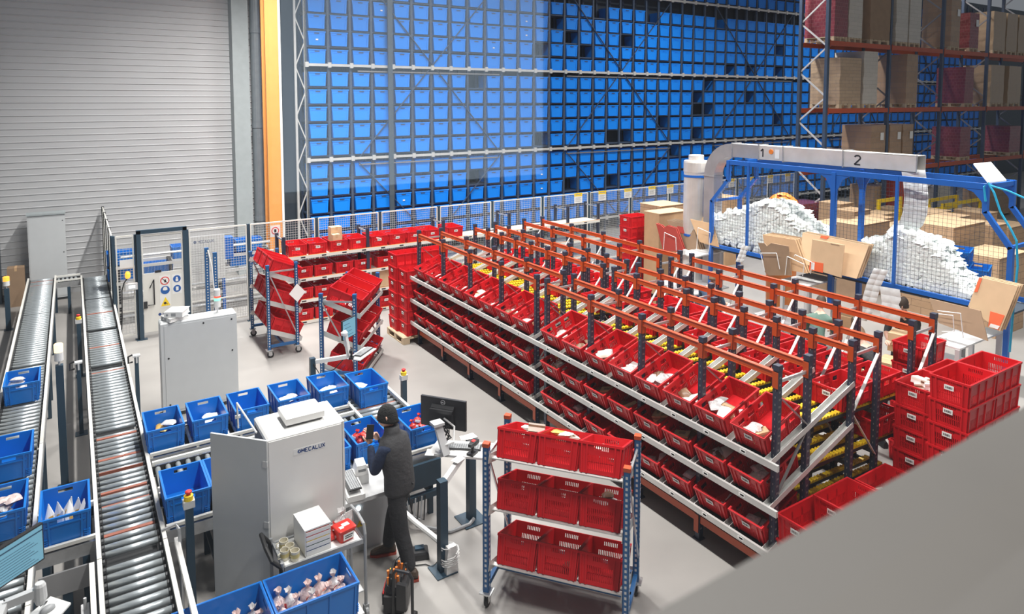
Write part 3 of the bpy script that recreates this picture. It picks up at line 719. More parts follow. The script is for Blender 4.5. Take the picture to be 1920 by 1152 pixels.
# tilted picking crates: sixteen columns on three levels
TOPFILL = {0: ['cream_carton', 'red_pouch', 'brown_pouch', 'cream_pouch', 'kraft_carton'], 1: ['white_carton', 'white_pouch', 'clear_pouch', 'kraft_carton', 'cream_pouch', 'clear_pouch'], 2: ['white_pouch', 'cream_carton', 'clear_pouch'], 3: ['white_pouch', 'clear_pouch', 'white_pouch', 'white_pouch', 'clear_pouch', 'white_pouch'],
           4: ['red_pouch', 'white_carton', 'white_pouch'], 5: ['white_carton', 'white_pouch', 'cream_pouch', 'white_carton'], 6: ['clear_pouch', 'cream_pouch'], 7: ['clear_pouch', 'pink_pouch', 'red_pouch'], 8: ['cream_pouch', 'white_pouch', 'white_pouch'], 9: ['clear_pouch', 'white_pouch'], 10: ['pink_pouch', 'white_pouch', 'clear_pouch'], 11: ['white_pouch', 'cream_pouch', 'clear_pouch', 'cream_pouch', 'clear_pouch', 'kraft_carton'],
           12: ['red_pouch'], 13: ['white_pouch'], 14: ['white_pouch', 'gold_pouch', 'white_pouch'], 15: ['white_pouch', 'white_carton']}
r0 = random.Random(21)
LV = ('top', 'middle', 'bottom')
fdepth = .285
allhalf = [(a + b) / 2 for a, b in zip(halfN, halfN[1:])] + [(a + b) / 2 for a, b in zip(halfF, halfF[1:])]
for k, z in enumerate(LIPZ):
    for c, y in enumerate(allhalf):
        cx = 5.775 + cos(TILT) * .30; cz = z + .03 + sin(TILT) * .30 - .01
        where = '%s %s-row picking crate from the near end' % (ORD[c], LV[k])
        o = red_crate((cx, y + r0.uniform(-.01, .01), cz), 0, 'tilted red picking crate in the %s row, %s from the near end' % (LV[k], ORD[c]), 'tilted picking crates in the flow rack', ry=-TILT, flow=True)
        o.rotation_euler.z = r0.uniform(-.02, .02)
        if k == 0: fill(o, TOPFILL[c] + [r0.choice(('brown_pouch', 'clear_pouch', 'cream_pouch', 'pink_pouch', 'white_pouch')) for _ in range(3 if c < 14 else 1)], where, seed=c + 1, front=.22, spread=.9)
        elif k == 1: fill(o, [r0.choice(('brown_pouch', 'clear_pouch', 'pink_pouch', 'kraft_carton', 'cream_pouch')) for _ in range(6 if c < 9 else 3)], where, seed=c + 40, front=.25, spread=.7)
        elif c == 1: fill(o, ['red_carton', 'red_carton', 'red_carton'], where, seed=3, front=.2)
        elif c in (0, 2, 3, 6, 7, 9, 10, 11, 12): fill(o, [r0.choice(('brown_pouch', 'clear_pouch', 'pink_pouch')) for _ in range(4)], where, seed=c + 80, front=.25)
# reserve crates standing on the roller lanes behind, two deep
r0 = random.Random(4)
for k in (0, 1):
    for c, y in enumerate(allhalf):
        for d, x in enumerate((7.37, 7.99)):
            if k == 0 and (c, d) in ((9, 0), (12, 0), (14, 1), (15, 0)): continue
            if k == 1 and d == 0 and (c > 7 or c < 2): continue
            zz = LIPZ[k] + .152 if d == 0 else LIPZ[k] + .122
            o = red_crate((x, y + r0.uniform(-.012, .012), zz), 0, 'red reserve crate on the %s roller lane, %s lane from the near end, %s' % (LV[k], ORD[c], ('inner', 'outer')[d]), 'reserve crates on the roller lanes', flow=True)
            if k == 0:
                n = {(0, 0): ['packet_blue_', 'white_carton', 'cream_pouch'], (0, 1): ['cream_carton', 'cream_carton', 'white_carton', 'brown_pouch']}.get((c, d), [r0.choice(('cream_pouch', 'white_pouch', 'pink_pouch', 'cream_carton', 'white_carton')) for _ in range(r0.choice((0, 1, 2, 3)))])
                fill(o, [q for q in n if q in GOODS], '%s-lane %s reserve crate from the near end' % (ORD[c], ('inner', 'outer')[d]), seed=c + 9 * d, front=0.0, spread=1.4)

# ------------------------------------------------------------------ stacks of red crates
def stack(name_where, x, y, z0, n, rz, h=.265, group=None, dx=0.0, skip=(), cat=None, top='topmost'):
    out = []
    for i in range(n):
        lab = 'red crate %s, %s' % (name_where, 'topmost' if i == n - 1 else '%s from the top' % ORD[n - 1 - i])
        out.append(red_crate((x, y, z0 + i * h), rz, lab, group or 'red crates %s' % name_where))
    return out
plt = put('pallet', PALM, None, (6.12, 13.10, 0), (0, 0, 0)); tag(plt, 'pallet under the tall red crate stacks at the far end of the flow rack', 'pallet'); plt.scale = (1.2 / .8, .85 / 1.2, 1)
stack('in the left far tower beside the flow rack', 5.87, 13.32, .146, 6, 0, h=.272)
stack('in the left near tower beside the flow rack', 5.92, 12.905, .146, 5, 0, h=.272)
stack('in the right far tower beside the flow rack', 6.48, 13.32, .146, 6, 0, h=.272)
stack('in the right near tower beside the flow rack', 6.53, 12.905, .146, 5, 0, h=.272)
# near right corner stacks
sA = stack('in the stack at the rack corner holding white cartons', 8.24, 3.90, .02 + .14, 6, 0, h=.262)
fill(sA[-1], ['white_carton', 'cream_carton', 'white_carton', 'white_carton', 'cream_carton', 'white_carton', 'white_carton', 'cream_carton', 'white_carton'], 'corner stack crate at the rack', seed=77, front=0.0, spread=1.5, floor_z=.10)
stack('in the inner corner stack behind the white cartons', 8.86, 3.90, .16, 6, 0, h=.262)
stack('in the tallest corner stack, nearer column', 8.12, 3.47, .16, 7, 0, h=.262)
stack('in the tallest corner stack, outer column', 8.74, 3.47, .16, 7, 0, h=.262)
for x, wh in ((8.24, 'nearer'), (8.86, 'outer')):
    pass
plt = put('pallet', PALM, None, (8.49, 3.685, 0.0)); tag(plt, 'pallet under the red crate stacks at the near corner', 'pallet'); plt.scale = (1.34 / .8, .86 / 1.2, 1)
# crates on the floor in front of the near end
def atop(px, py, z): p = atz(px, py, z); return p
o = stack('beside the rack end post on the floor', 6.16, 3.93, .02, 3, 0)
o = stack('with a bare inside in front of the rack end', 6.66, 3.86, .02, 3, 0, h=.30)
o3 = stack('holding one patterned box by the corner stack', 7.42, 3.86, .02, 3, 0)
fill(o3[-1], ['cream_carton', 'red_carton'], 'floor stack crate with one patterned box', seed=5, front=0.0)
# crates on the bench side
sB = stack('behind the rack end frame beside the packer', 9.72, 4.72, .012, 6, 0, h=.281)
fill(sB[-1], ['clear_pouch', 'white_pouch', 'clear_pouch'], 'top crate beside the packer', seed=15, front=-.2)
# far stack near the packing line
sC = stack('in the lone stack by the mesh fence', 11.75, 12.6, .02, 8, 0, h=.262)
# ------------------------------------------------------------------ mesh fence along the crate store
FY, FH = 16.0, 2.22
def fence_run(name, label, pts, y, parent=None):
    """pts: x positions of the posts; panels between them"""
    t = thing(name, label, 'fence', (pts[0], y, 0))
    for x in pts:
        mb = MB(); mb.box(x - pts[0] - .03, -.03, 0, x - pts[0] + .03, .03, FH); mb.box(x - pts[0] - .07, -.05, 0, x - pts[0] + .07, .05, .012); mb.build('post', 'steel_blue_dark', t)
    for a, b in zip(pts, pts[1:]):
        a0, b0 = a - pts[0] + .05, b - pts[0] - .05; z0, z1 = .12, FH - .02
        mb = MB()
        for (p, q) in (((a0, 0, z0), (b0, 0, z0)), ((a0, 0, z1), (b0, 0, z1)), ((a0, 0, z0), (a0, 0, z1)), ((b0, 0, z0), (b0, 0, z1)), ((a0, 0, .62), (b0, 0, .62))): mb.bar(p, q, .026, .03)
        mb.build('panel_frame', 'mesh_cream', t)
        mb = MB(); n = int((b0 - a0) / .055); m = int((z1 - z0) / .055)
        for i in range(1, n): mb.cbox((a0 + (b0 - a0) * i / n, 0.004, (z0 + z1) / 2), (.0055, .0055, z1 - z0))
        for i in range(1, m): mb.cbox(((a0 + b0) / 2, 0.0, z0 + (z1 - z0) * i / m), (b0 - a0, .0055, .0055))
        mb.build('wire_mesh', 'mesh_wire', t)
    return t
fence_run('mesh_fence', 'long cream wire mesh fence with navy posts before the blue crate rack', [1.99, 3.25, 4.79, 6.38, 8.01, 9.65, 11.34, 13.06, 14.74, 16.45, 18.15, 19.81, 21.56, 23.15], FY)
fence_run('mesh_fence', 'narrow cream mesh fence panel left of the white safety door', [.62, 1.02], FY)
# side run towards the wall
t = thing('mesh_fence', 'tall mesh fence seen edge-on beside the conveyor end', 'fence', (.60, 16.0, 0))
for i, y in enumerate((0.06, 1.2, 2.4, 3.6, 4.7)):
    mb = MB(); mb.box(-.03, y - .03 + (.03 if i == 0 else 0), 0, .03, y + .03, FH); mb.build('post', 'steel_blue_dark' if i == 0 else 'dark_steel', t)
for a, b in zip((.1, 1.2, 2.4, 3.6), (1.2, 2.4, 3.6, 4.7)):
    mb = MB()
    for (p, q) in (((0, a + .05, .12), (0, b - .05, .12)), ((0, a + .05, 2.2), (0, b - .05, 2.2)), ((0, a + .05, .12), (0, a + .05, 2.2)), ((0, b - .05, .12), (0, b - .05, 2.2))): mb.bar(p, q, .026, .03)
    mb.build('panel_frame', 'mesh_cream', t)
    mb = MB()
    for i in range(1, 20): mb.cbox((0, a + (b - a) * i / 20, 1.16), (.005, .005, 2.0))
    for i in range(1, 34): mb.cbox((0, (a + b) / 2, .12 + i * .061), (.005, b - a - .1, .005))
    mb.build('wire_mesh', 'mesh_wire', t)
# safety door
dx0, dx1, dy = 1.07, 1.94, 15.93
t = thing('safety_door', 'white safety door in a navy frame set in the mesh fence', 'door', (dx0, dy, 0)); W = dx1 - dx0
mb = MB(); mb.box(-.04, -.04, 0, .04, .04, 2.30); mb.box(W - .04, -.04, 0, W + .04, .04, 2.30); mb.box(-.04, -.04, 2.23, W + .04, .04, 2.31); mb.box(-.1, -.06, 0, .1, .06, .012); mb.build('frame', 'steel_blue_dark', t)
mb = MB(); mb.box(.05, -.012, .14, W - .05, .012, 1.36); mb.build('leaf', 'mesh_cream', t)
mb = MB()
for (p, q) in (((.06, 0, 1.36), (.06, 0, 2.2)), ((W - .06, 0, 1.36), (W - .06, 0, 2.2)), ((.06, 0, 2.19), (W - .06, 0, 2.19)), ((.06, 0, 1.37), (W - .06, 0, 1.37))): mb.bar(p, q, .026, .03)
for i in range(1, 28): mb.cbox((.06 + (W - .12) * i / 28, 0, 1.78), (.003, .003, .82))
mb.build('upper_grille', 'mesh_cream', t)
mb = MB(); mb.tube([(.13, -.05, .72), (.25, -.05, .72), (.25, -.05, 1.25), (.17, -.05, 1.08)], .014, 6); mb.box(.05, -.05, .66, .12, -.012, .80); mb.build('handle', 'black_plastic', t)
def disc(mb, x, z, r, y=-.017, n=20, y2=-.013): mb.tube([(x, y, z), (x, y2, z)], r, n)
sg = MB(); sg.box(.36, -.0145, .62, .56, -.0125, 1.30); sg.box(.60, -.0145, .88, .78, -.0125, 1.30)
sg.use(1); disc(sg, .46, 1.19, .088)
sg.use(0); disc(sg, .46, 1.19, .068, -.0185)
sg.use(4); sg.bar((.41, -.0195, 1.24), (.51, -.0195, 1.14), .012, .002, up=(0, 1, 0)); sg.cbox((.465, -.0192, 1.185), (.035, .001, .06))
sg.use(2); disc(sg, .46, .99, .088); disc(sg, .69, 1.20, .075); disc(sg, .69, .99, .075)
sg.use(0); sg.cbox((.46, -.0185, 1.005), (.085, .002, .035)); disc(sg, .46, 1.02, .04, -.0186); disc(sg, .69, 1.225, .018, -.0186); sg.cbox((.69, -.0186, 1.175), (.05, .002, .06)); sg.cbox((.69, -.0186, .99), (.05, .002, .085))
sg.use(3); sg.prism([(.37, -.016, .65), (.55, -.016, .65), (.46, -.016, .84)], (0, -.002, 0))
sg.use(4); disc(sg, .45, .71, .026, -.0195); sg.bar((.455, -.019, .72), (.50, -.019, .685), .010, .002, up=(0, 1, 0))
sg.build('safety_signs', ['white_paint', 'sign_red', 'sign_blue', 'sign_yellow', 'ink'], t)['label'] = 'prohibition, mandatory and warning pictograms'
mb = MB(); letters(mb, 'MECALUX', (.40, -.0135, .46), (1, 0, 0), (0, 0, 1), .05); disc(mb, .345, .485, .03, -.0145); mb.build('lettering', 'logo_blue', t)
mb = MB(); mb.box(.28, -.016, 1.38, .40, -.012, 1.43); mb.build('maker_plate', 'ink', t)
# yellow and white notices on the fence
nb = MB(); nb.box(-.15, -.012, -.30, .15, -.006, 0); nb.use(1).box(-.15, -.014, -.10, .15, -.0118, 0)
nb.use(2)
for k in range(4): nb.box(-.11, -.0135, -.15 - k * .035, .11 - .03 * (k % 2), -.0119, -.138 - k * .035)
nb.box(-.1, -.0145, -.065, .1, -.0139, -.04)
nm = nb.mesh('fence_notice', ['label_white', 'sign_yellow', 'grey_plastic'])
for i, px in enumerate((1084, 1129, 1177, 1222, 1256, 1371, 1410, 1444, 1476)):
    p = aty(px, 350, FY - .03); o = put('fence_notice', nm, None, (p.x, FY - .03, FH + .01))
    tag(o, 'yellow and white notice on the mesh fence, %s from the left' % ORD[i], 'sign', 'yellow and white notices on the fence')
# white poster behind the fence, small no-entry sign
p0 = aty(350, 450, 16.04); mb = MB(); mb.box(0, 0, 0, .76, .008, .98); mb.use(1); letters(mb, 'MECALUX', (.22, -.001, .84), (1, 0, 0), (0, 0, 1), .05); mb.tube([(.16, -.002, .865), (.16, 0, .865)], .03, 12)
mb.use(2)
for k in range(13): mb.box(.08, -.002, .70 - k * .045, .08 + .25 + .2 * ((k * 7) % 3) / 2, 0, .712 - k * .045)
t = mb.build('poster', ['white_plastic', 'logo_blue', 'light_plastic'], None, loc=(p0.x, 16.035, 1.05)); tag(t, 'large white poster with a logo behind the fence, right of the door', 'poster')
o = put('no_entry_sign', (lambda m: (m.box(-.11, -.01, -.13, .11, 0, .13), m.use(1), disc(m, 0, .01, .085, -.013, y2=-.009), m.use(0), disc(m, 0, .01, .065, -.015, y2=-.012), m.use(2), m.cbox((0, -.0155, .01), (.05, .002, .07)), m.mesh('no_entry_sign', ['white_plastic', 'sign_red', 'ink']))[-1])(MB()), None, (aty(516, 437, FY - .03).x, FY - .03, 2.0)); tag(o, 'small round prohibition sign on the fence before the orange column', 'sign')
# things on the narrow panel left of the door
o = put('paper_notice', (lambda m: (m.box(0, 0, 0, .24, .006, .17), m.mesh('paper_notice', 'white_plastic'))[-1])(MB()), None, (.72, FY - .05, 1.55)); tag(o, 'white sheet of paper fixed to the fence left of the safety door', 'sign')
t = thing('control_box', 'small grey control box with a lit display and orange beacon on the fence', 'control box', (.80, FY - .10, 1.10))
mb = MB(); mb.box(0, -.06, 0, .22, .06, .13); mb.build('housing', 'light_plastic', t)
mb = MB(); mb.box(.06, -.064, .04, .17, -.058, .09); mb.build('display', 'lamp_white', t)
mb = MB(); mb.lathe([(.035, .24), (.05, .27), (.05, .34), (.03, .38)], 14, (.05, 0, 0)); mb.build('beacon', 'lamp_orange', t)['label'] = 'orange beacon'
mb = MB(); mb.tube([(0.05, 0, .25), (-.02, 0, .15), (-.06, .02, .0), (-.08, .02, -.6), (-.1, .02, -.9)], .012, 6); mb.build('cable', 'rubber', t)
# conveyor line with blue crates behind the fence
t = thing('conveyor', 'silver conveyor line with blue crates seen through the fence right of the door', 'conveyor', (1.0, 17.6, 0))
for z in (.45, .95, 1.30):
    for y in (-.32, .32):
        mb = MB(); mb.box(-.35, y - .03, z - .06, 3.1, y + .03, z); mb.build('side_rail', 'brace_white', t)
for z in (.18, .70, 1.52):
    mb = MB(); mb.tube([(-.2, -.36, z), (3.0, -.36, z)], .03, 8); mb.build('guard_tube', 'galv', t)
for x in (-.25, .8, 1.9, 3.0):
    mb = MB(); mb.box(x - .03, -.3, 0, x + .03, .3, 1.3); mb.build('stand', 'dark_steel', t)
for i, (x, z) in enumerate(((.85, .95), (1.55, .95), (2.15, 1.30), (2.85, 1.30), (3.55, 1.30), (3.4, .95), (.85, 1.3))):
    blue_crate((x, 17.6, z + .012), 0, 'blue crate on the silver conveyor behind the fence, %s of the row' % ORD[i], 'blue crates on the conveyor behind the fence')
o = put('switch_cabinet', (lambda m: (m.box(0, 0, 0, .42, .3, .5), m.box(.18, .12, -1.34, .24, .18, 0), m.mesh('switch_cabinet', 'frame_blue'))[-1])(MB()), None, (2.62, 16.6, 1.34)); tag(o, 'blue box standing high behind the fence right of the poster', 'cabinet')
for x, z1, nm_ in ((2.28, 1.9, 'left'), (2.44, 1.78, 'right')):
    o = put('perforated_post', (lambda m: (m.box(-.04, -.03, 0, .04, .03, z1), m.use(1), [m.box(-.012, -.032, .1 + k * .06, .012, -.029, .125 + k * .06) for k in range(int(z1 / .06) - 2)], m.mesh('perforated_post', ['cart_blue', 'brace_white']))[-1])(MB()), None, (x, 15.4, 0)); tag(o, 'loose blue perforated post standing before the fence, %s of the pair' % nm_, 'post')
o = put('white_strap', (lambda m: (m.tube([(2.30, 15.34, 1.86), (2.36, 15.32, 1.5), (2.40, 15.32, .9), (2.42, 15.33, .45)], .016, 6), m.mesh('white_strap', 'white_plastic'))[-1])(MB())); tag(o, 'white strap hanging between the two perforated posts', 'strap')

# ------------------------------------------------------------------ shelving with red crates along the fence
SY = 15.10
t = thing('shelving', 'low shelving with cream shelf lips full of red crates along the mesh fence', 'shelving', (3.80, SY, 0))
SX = (0, 1.92, 3.90, 5.85, 7.8, 8.9)
for x in SX:
    for y in (.03, .62):
        mb = MB(); mb.box(x - .035, y - .03, 0, x + .035, y + .03, 2.0); mb.build('post', 'post_navy', t)
    mb = MB(); mb.bar((x, .03, 1.93), (x, .62, 1.93), .03); mb.build('cross_tie', 'galv', t)
SZ = (.07, .55, 1.03, 1.54)
for z in SZ:
    mb = MB(); mb.box(.04, 0.0, z - .045, 8.9, .62, z - .015); mb.build('shelf_board', 'packet_cream' if z > 1.5 else 'galv_matte', t)
    mb = MB(); mb.box(-.02, -.03, z - .06, 8.92, -.002, z + .01); mb.use(1); mb.box(-.02, -.03, z + .01, 8.92, -.01, z + .016); mb.use(2)
    for k in range(18): mb.box(.35 + k * .47, -.033, z - .04, .45 + k * .47, -.029, z - .01)
    mb.build('shelf_lip', ['mesh_cream', 'column_orange', 'ink'], t)
SROW = ('bottom', 'third', 'second', 'top')
for r, z in enumerate(SZ):
    xs = [4.10, 4.55, 5.03, 5.49, 6.01, 6.47, 6.93, 7.40, 8.05] if r == 3 else [4.22, 4.67, 5.16, 5.60, 6.16, 6.62, 7.08]
    if r == 1: xs.remove(6.16)
    for i, x in enumerate(xs):
        o = red_crate((x, SY + .32, z - .013), pi / 2, 'red crate on the %s shelf by the fence, %s from the left' % (SROW[r], ORD[i]), 'red crates on the fence shelving')
        if r == 3 and i in (0, 1, 2, 4, 5, 6): fill(o, {0: ['pink_pouch', 'clear_pouch', 'pink_pouch'], 1: ['white_pouch', 'clear_pouch'], 2: ['clear_pouch', 'pink_pouch'], 4: ['white_pouch'] * 4, 5: ['clear_pouch', 'white_pouch', 'white_pouch', 'clear_pouch'], 6: ['clear_pouch']}[i], 'top shelf crate by the fence, %s from the left' % ORD[i], seed=200 + i, front=.2, floor_z=.1)
def carton(name, loc, w, d, h, label, rz=0, m='cardboard', cat='box', flaps=False, group=None, tape=True):
    """a cardboard box: body with a seam and tape, or open with flaps"""
    t = thing(name, label, cat, loc, rz, group); mb = MB()
    if not flaps:
        mb.box(-w / 2, -d / 2, 0, w / 2, d / 2, h); mb.build('box_body', m, t)
        if tape:
            q = MB(); q.box(-.025, -d / 2 - .001, h - .08, .025, d / 2 + .001, h + .0012); q.build('tape', 'kraft', t)
    else:
        e = .008
        mb.box(-w / 2, -d / 2, 0, w / 2, d / 2, e)
        for (x0, y0, x1, y1) in ((-w / 2, -d / 2, w / 2, -d / 2 + e), (-w / 2, d / 2 - e, w / 2, d / 2), (-w / 2, -d / 2, -w / 2 + e, d / 2), (w / 2 - e, -d / 2, w / 2, d / 2)): mb.box(x0, y0, 0, x1, y1, h)
        mb.build('box_body', m, t)
        for s in (-1, 1):
            q = MB(); q.hexa([(-w / 2, s * d / 2, h - e), (w / 2, s * d / 2, h - e), (w / 2, s * d / 2, h), (-w / 2, s * d / 2, h), (-w / 2, s * (d / 2 + d * .35), h + .05), (w / 2, s * (d / 2 + d * .35), h + .05), (w / 2, s * (d / 2 + d * .35), h + .058), (-w / 2, s * (d / 2 + d * .35), h + .058)]); q.build('flap', m, t)
    return t
carton('cardboard_box', (5.06, SY + .36, 1.545 + .12), .26, .22, .40, 'tall light brown box sticking out of the third crate on the top shelf', m='cardboard_light')
carton('cardboard_box', (5.00, SY + .15, 1.545 + .16), .17, .16, .22, 'small light brown box sticking out of the third crate on the top shelf', m='cardboard_light')
carton('cardboard_box', (6.20, SY + .3, .545), .42, .40, .40, 'pale cardboard box on the third shelf among red crates by the fence', m='cardboard_light')

# ------------------------------------------------------------------ crate carts
def cart(x, y, rz, H, L, D, zs, label, where, group_items, tilt=rad(20), goods=None, cap='beam_orange', crates_per=3):
    """local: x along the cart, y from the high side (0) to the low side (D)"""
    t = thing('crate_cart', label, 'cart', (x, y, 0), rz)
    for (px_, py_) in ((0, 0), (L, 0), (0, D), (L, D)):
        mb = MB(); w = .03
        mb.box(px_ - w, py_ - w, .16, px_ + w, py_ - w + .006, H); mb.box(px_ - w, py_ + w - .006, .16, px_ + w, py_ + w, H); mb.box(px_ - w, py_ - w, .16, px_ - w + .006, py_ + w, H); mb.box(px_ + w - .006, py_ - w, .16, px_ + w, py_ + w, H)
        mb.use(1); z = .22
        while z < H - .08:
            mb.box(px_ - .010, py_ - w - .001, z, px_ + .010, py_ - w + .001, z + .026); mb.box(px_ - w - .001, py_ - .010, z, px_ - w + .001, py_ + .010, z + .026); mb.box(px_ + w - .001, py_ - .010, z, px_ + w + .001, py_ + .010, z + .026); z += .052
        p = mb.build('post', ['cart_blue', 'light_plastic'], t)
        c = MB(); c.box(px_ - w - .003, py_ - w - .003, H - .015, px_ + w + .003, py_ + w + .003, H + .022); c.build('post_cap', cap, p)
        f = MB(); f.box(px_ - .06, py_ - .06, .15, px_ + .06, py_ + .06, .165); f.tube([(px_, py_, .10), (px_, py_, .15)], .02, 8); f.box(px_ - .028, py_ - .02, .05, px_ - .02, py_ + .05, .13); f.box(px_ + .02, py_ - .02, .05, px_ + .028, py_ + .05, .13)
        f.use(1); f.tube([(px_ - .017, py_ + .02, .062), (px_ + .017, py_ + .02, .062)], .062, 18); f.use(0); f.tube([(px_ - .0175, py_ + .02, .062), (px_ + .0175, py_ + .02, .062)], .03, 12)
        f.build('caster', ['galv', 'rubber'], t)
    for yy in (0, D):
        if yy == 0 or True:
            mb = MB(); mb.bar((0, yy, .22), (L, yy, .22), .04, .05) if yy == D else mb.bar((0, D * .5, .22), (L, D * .5, .22), .04, .05)
            mb.build('base_rail', 'cart_blue', t)
    for xx in (0, L):
        mb = MB(); mb.bar((xx, 0, .22), (xx, D, .22), .04, .05); mb.build('base_rail', 'cart_blue', t)
        mb = MB(); mb.bar((xx, 0, H - .12), (xx, D, H - .12), .02, .03); mb.bar((xx + .02, .02, H - .14), (xx + .02, D - .02, .42), .022, .014, up=(1, 0, 0)); mb.build('side_brace', 'galv', t)
    s_ = sin(tilt); c_ = cos(tilt)
    for k, z in enumerate(zs):
        mb = MB()
        zl = z - tan(tilt) * D
        for xx in (.035, L - .035):
            mb = MB(); mb.bar((xx, -.03, z + .01), (xx, D + .10, zl + .01 - tan(tilt) * .1), .004, .09); mb.build('shelf_bracket', 'galv_matte', t)
        mb = MB()
        for f in (.12, .5, .92): mb.bar((.035, D * f, z - tan(tilt) * D * f), (L - .035, D * f, z - tan(tilt) * D * f), .05, .012)
        mb.bar((.02, D + .09, zl - tan(tilt) * .09 + .035), (L - .02, D + .09, zl - tan(tilt) * .09 + .035), .01, .07); mb.build('shelf_rail', 'galv_matte', t)
        for i in range(crates_per):
            if k == 2 and crates_per == 2 and i > 1: continue
            xx = .06 + .21 + i * (L - .12 - .42) / max(1, crates_per - 1); yy = D * .5 + .05
            # crate long axis along y: rotate by 90 deg, then tilt about the cart's x axis
            m = Mat.Translation((x, y, 0)) @ Mat.Rotation(rz, 4, 'Z') @ Mat.Translation((xx, yy - .02, z - tan(tilt) * (yy - .02) + .012)) @ Mat.Rotation(-tilt, 4, 'X') @ Mat.Rotation(pi / 2, 4, 'Z')
            o = red_crate(m.translation, 0, 'red crate on the %s, %s shelf, %s from its left' % (where, LV[k], ORD[i]), group_items, lab=False)
            o.rotation_euler = m.to_euler()
            g = (goods or {}).get((k, i))
            if g: fill(o, g[0], '%s-shelf crate of the %s, %s from left' % (LV[k], where, ORD[i]), seed=300 + k * 5 + i + int(x * 10), front=g[1], floor_z=g[2], spread=.8)
    return t
cart(3.27, 5.54, atan2(-.785, .62), 1.655, 1.37, .63, (1.525, 1.0, .43), 'blue three-shelf cart of red crates nearest the camera', 'nearest cart', 'red crates on the nearest cart',
     goods={(0, 0): (['white_pouch', 'cream_pouch', 'white_pouch', 'cream_carton', 'white_pouch'], -.15, .17), (0, 1): (['gold_pouch', 'cream_pouch', 'cream_carton', 'gold_pouch', 'cream_pouch'], -.1, .17), (0, 2): (['white_carton', 'packet' and 'white_pouch', 'red_pouch'], -.1, .15), (1, 2): (['white_pouch', 'clear_pouch', 'white_pouch', 'brown_pouch'], -.15, .12), (2, 1): (['brown_pouch'], .2, .02)})
cart(3.06, 14.92, -pi / 2, 1.80, 1.47, .54, (1.66, 1.09, .52), 'pale-looking blue crate cart nearest the mesh fence, white diamond sheet on a post', 'cart by the fence', 'red crates on the cart by the fence', tilt=rad(24), cap='cart_blue')
cart(4.44, 12.86, atan2(-.8, -.6), 1.61, 1.50, .60, (1.49, .92, .33), 'blue crate cart behind the small monitor stand in the middle', 'middle cart', 'red crates on the middle cart', tilt=rad(22), cap='cart_blue',
     goods={(0, 2): (['white_pouch', 'white_pouch', 'clear_pouch'], -.3, .02), (0, 1): (['gold_pouch'], -.3, .02), (0, 0): (['cream_pouch'], -.2, .02), (1, 0): (['clear_pouch', 'white_pouch'], -.3, .02), (2, 0): (['white_pouch', 'red_pouch', 'white_pouch'], -.3, .02)})
mb = MB(); a = .16; mb.add([(-a, 0, 0), (0, 0, -a * 1.15), (a, 0, 0), (0, 0, a * 1.15), (-a, .004, 0), (0, .004, -a * 1.15), (a, .004, 0), (0, .004, a * 1.15)], [(0, 1, 2, 3), (7, 6, 5, 4), (0, 4, 5, 1), (1, 5, 6, 2), (2, 6, 7, 3), (3, 7, 4, 0)])
tag(mb.build('paper_sheet', 'paper_white', None, loc=(3.60, 13.375, 1.22)), 'white diamond-shaped paper sheet fixed to the post of the cart by the fence', 'paper')
# ------------------------------------------------------------------ roller conveyors
def conveyor(label, x0, y0, L, W, ang, z=.77, pitch=.11, red=(), legs=None, belt_box=True, group=None, rail='mesh_cream', start_gap=0.0, rr=.029, guard=False):
    """local x along the run, y across; the roller tops are at height z"""
    t = thing('roller_conveyor', label, 'conveyor', (x0, y0, 0), ang, group)
    for s in (0, W):
        mb = MB(); mb.box(0, s - .022, z - .13, L, s + .022, z - .01); mb.build('side_frame', 'galv', t)
        mb = MB(); mb.box(0, s - .018, z + .012, L, s + .018, z + .045); n = int(L / .5)
        for i in range(n + 1): mb.box(min(L - .03, i * .5), s - .012, z - .01, min(L, i * .5 + .03), s + .012, z + .015)
        mb.build('guide_rail', rail, t)
        mb = MB(); sg = 1 if s == 0 else -1
        for i in range(int(L / pitch)):
            mb.tube([(start_gap + (i + .5) * pitch, s + sg * .02, z - .03), (start_gap + (i + .5) * pitch, s + sg * .045, z - .03)], .032, 8)
        mb.box(0, s + sg * .018, z - .10, L, s + sg * .024, z - .005)
        mb.build('chain_drive', 'dark_steel', t)
    rm = MB(); rm.tube([(0, .05, z - rr), (0, W - .05, z - rr)], rr, 12); rmesh = rm.mesh('roller', 'roller_steel', True); rmesh2 = None
    n = int((L - start_gap) / pitch)
    for i in range(n):
        put('roller', rmesh, t, (start_gap + (i + .5) * pitch, 0, 0))
    for xr in red:
        mb = MB(); mb.box(xr - .022, .05, z - .05, xr + .022, W - .05, z - .006); mb.build('transfer_belt', 'roller_red', t)['label'] = 'reddish transfer belt'
    for xl in (legs if legs is not None else [L * .12, L * .88]):
        mb = MB()
        for s in (.0, W): mb.box(xl - .03, s - .025, 0, xl + .03, s + .025, z - .13)
        mb.box(xl - .02, 0, .25, xl + .02, W, .30); mb.build('stand', 'steel_blue_dark', t)
    mb = MB(); mb.box(.02, .06, z - .13, L - .02, W - .06, z - .10) if belt_box else None
    if belt_box: mb.build('under_pan', 'dark_steel', t)
    return t
Z0 = .77
# left run, travelling along the left picture edge
ends = (19.45, 16.3, 13.1, 9.9, 6.7, 3.7)
WHL = ('farthest section by the wall', 'second section from the wall', 'section carrying the farthest blue crate', 'section carrying the half-cut crate at the left edge', 'nearest section at the bottom left corner')
for a, b, wh in zip(ends, ends[1:], WHL):
    conveyor('left roller conveyor run, %s' % wh, -.99, a, a - b - .012, .53, -pi / 2, Z0, .125, red=((.25, .65) if a > 19 else ()))
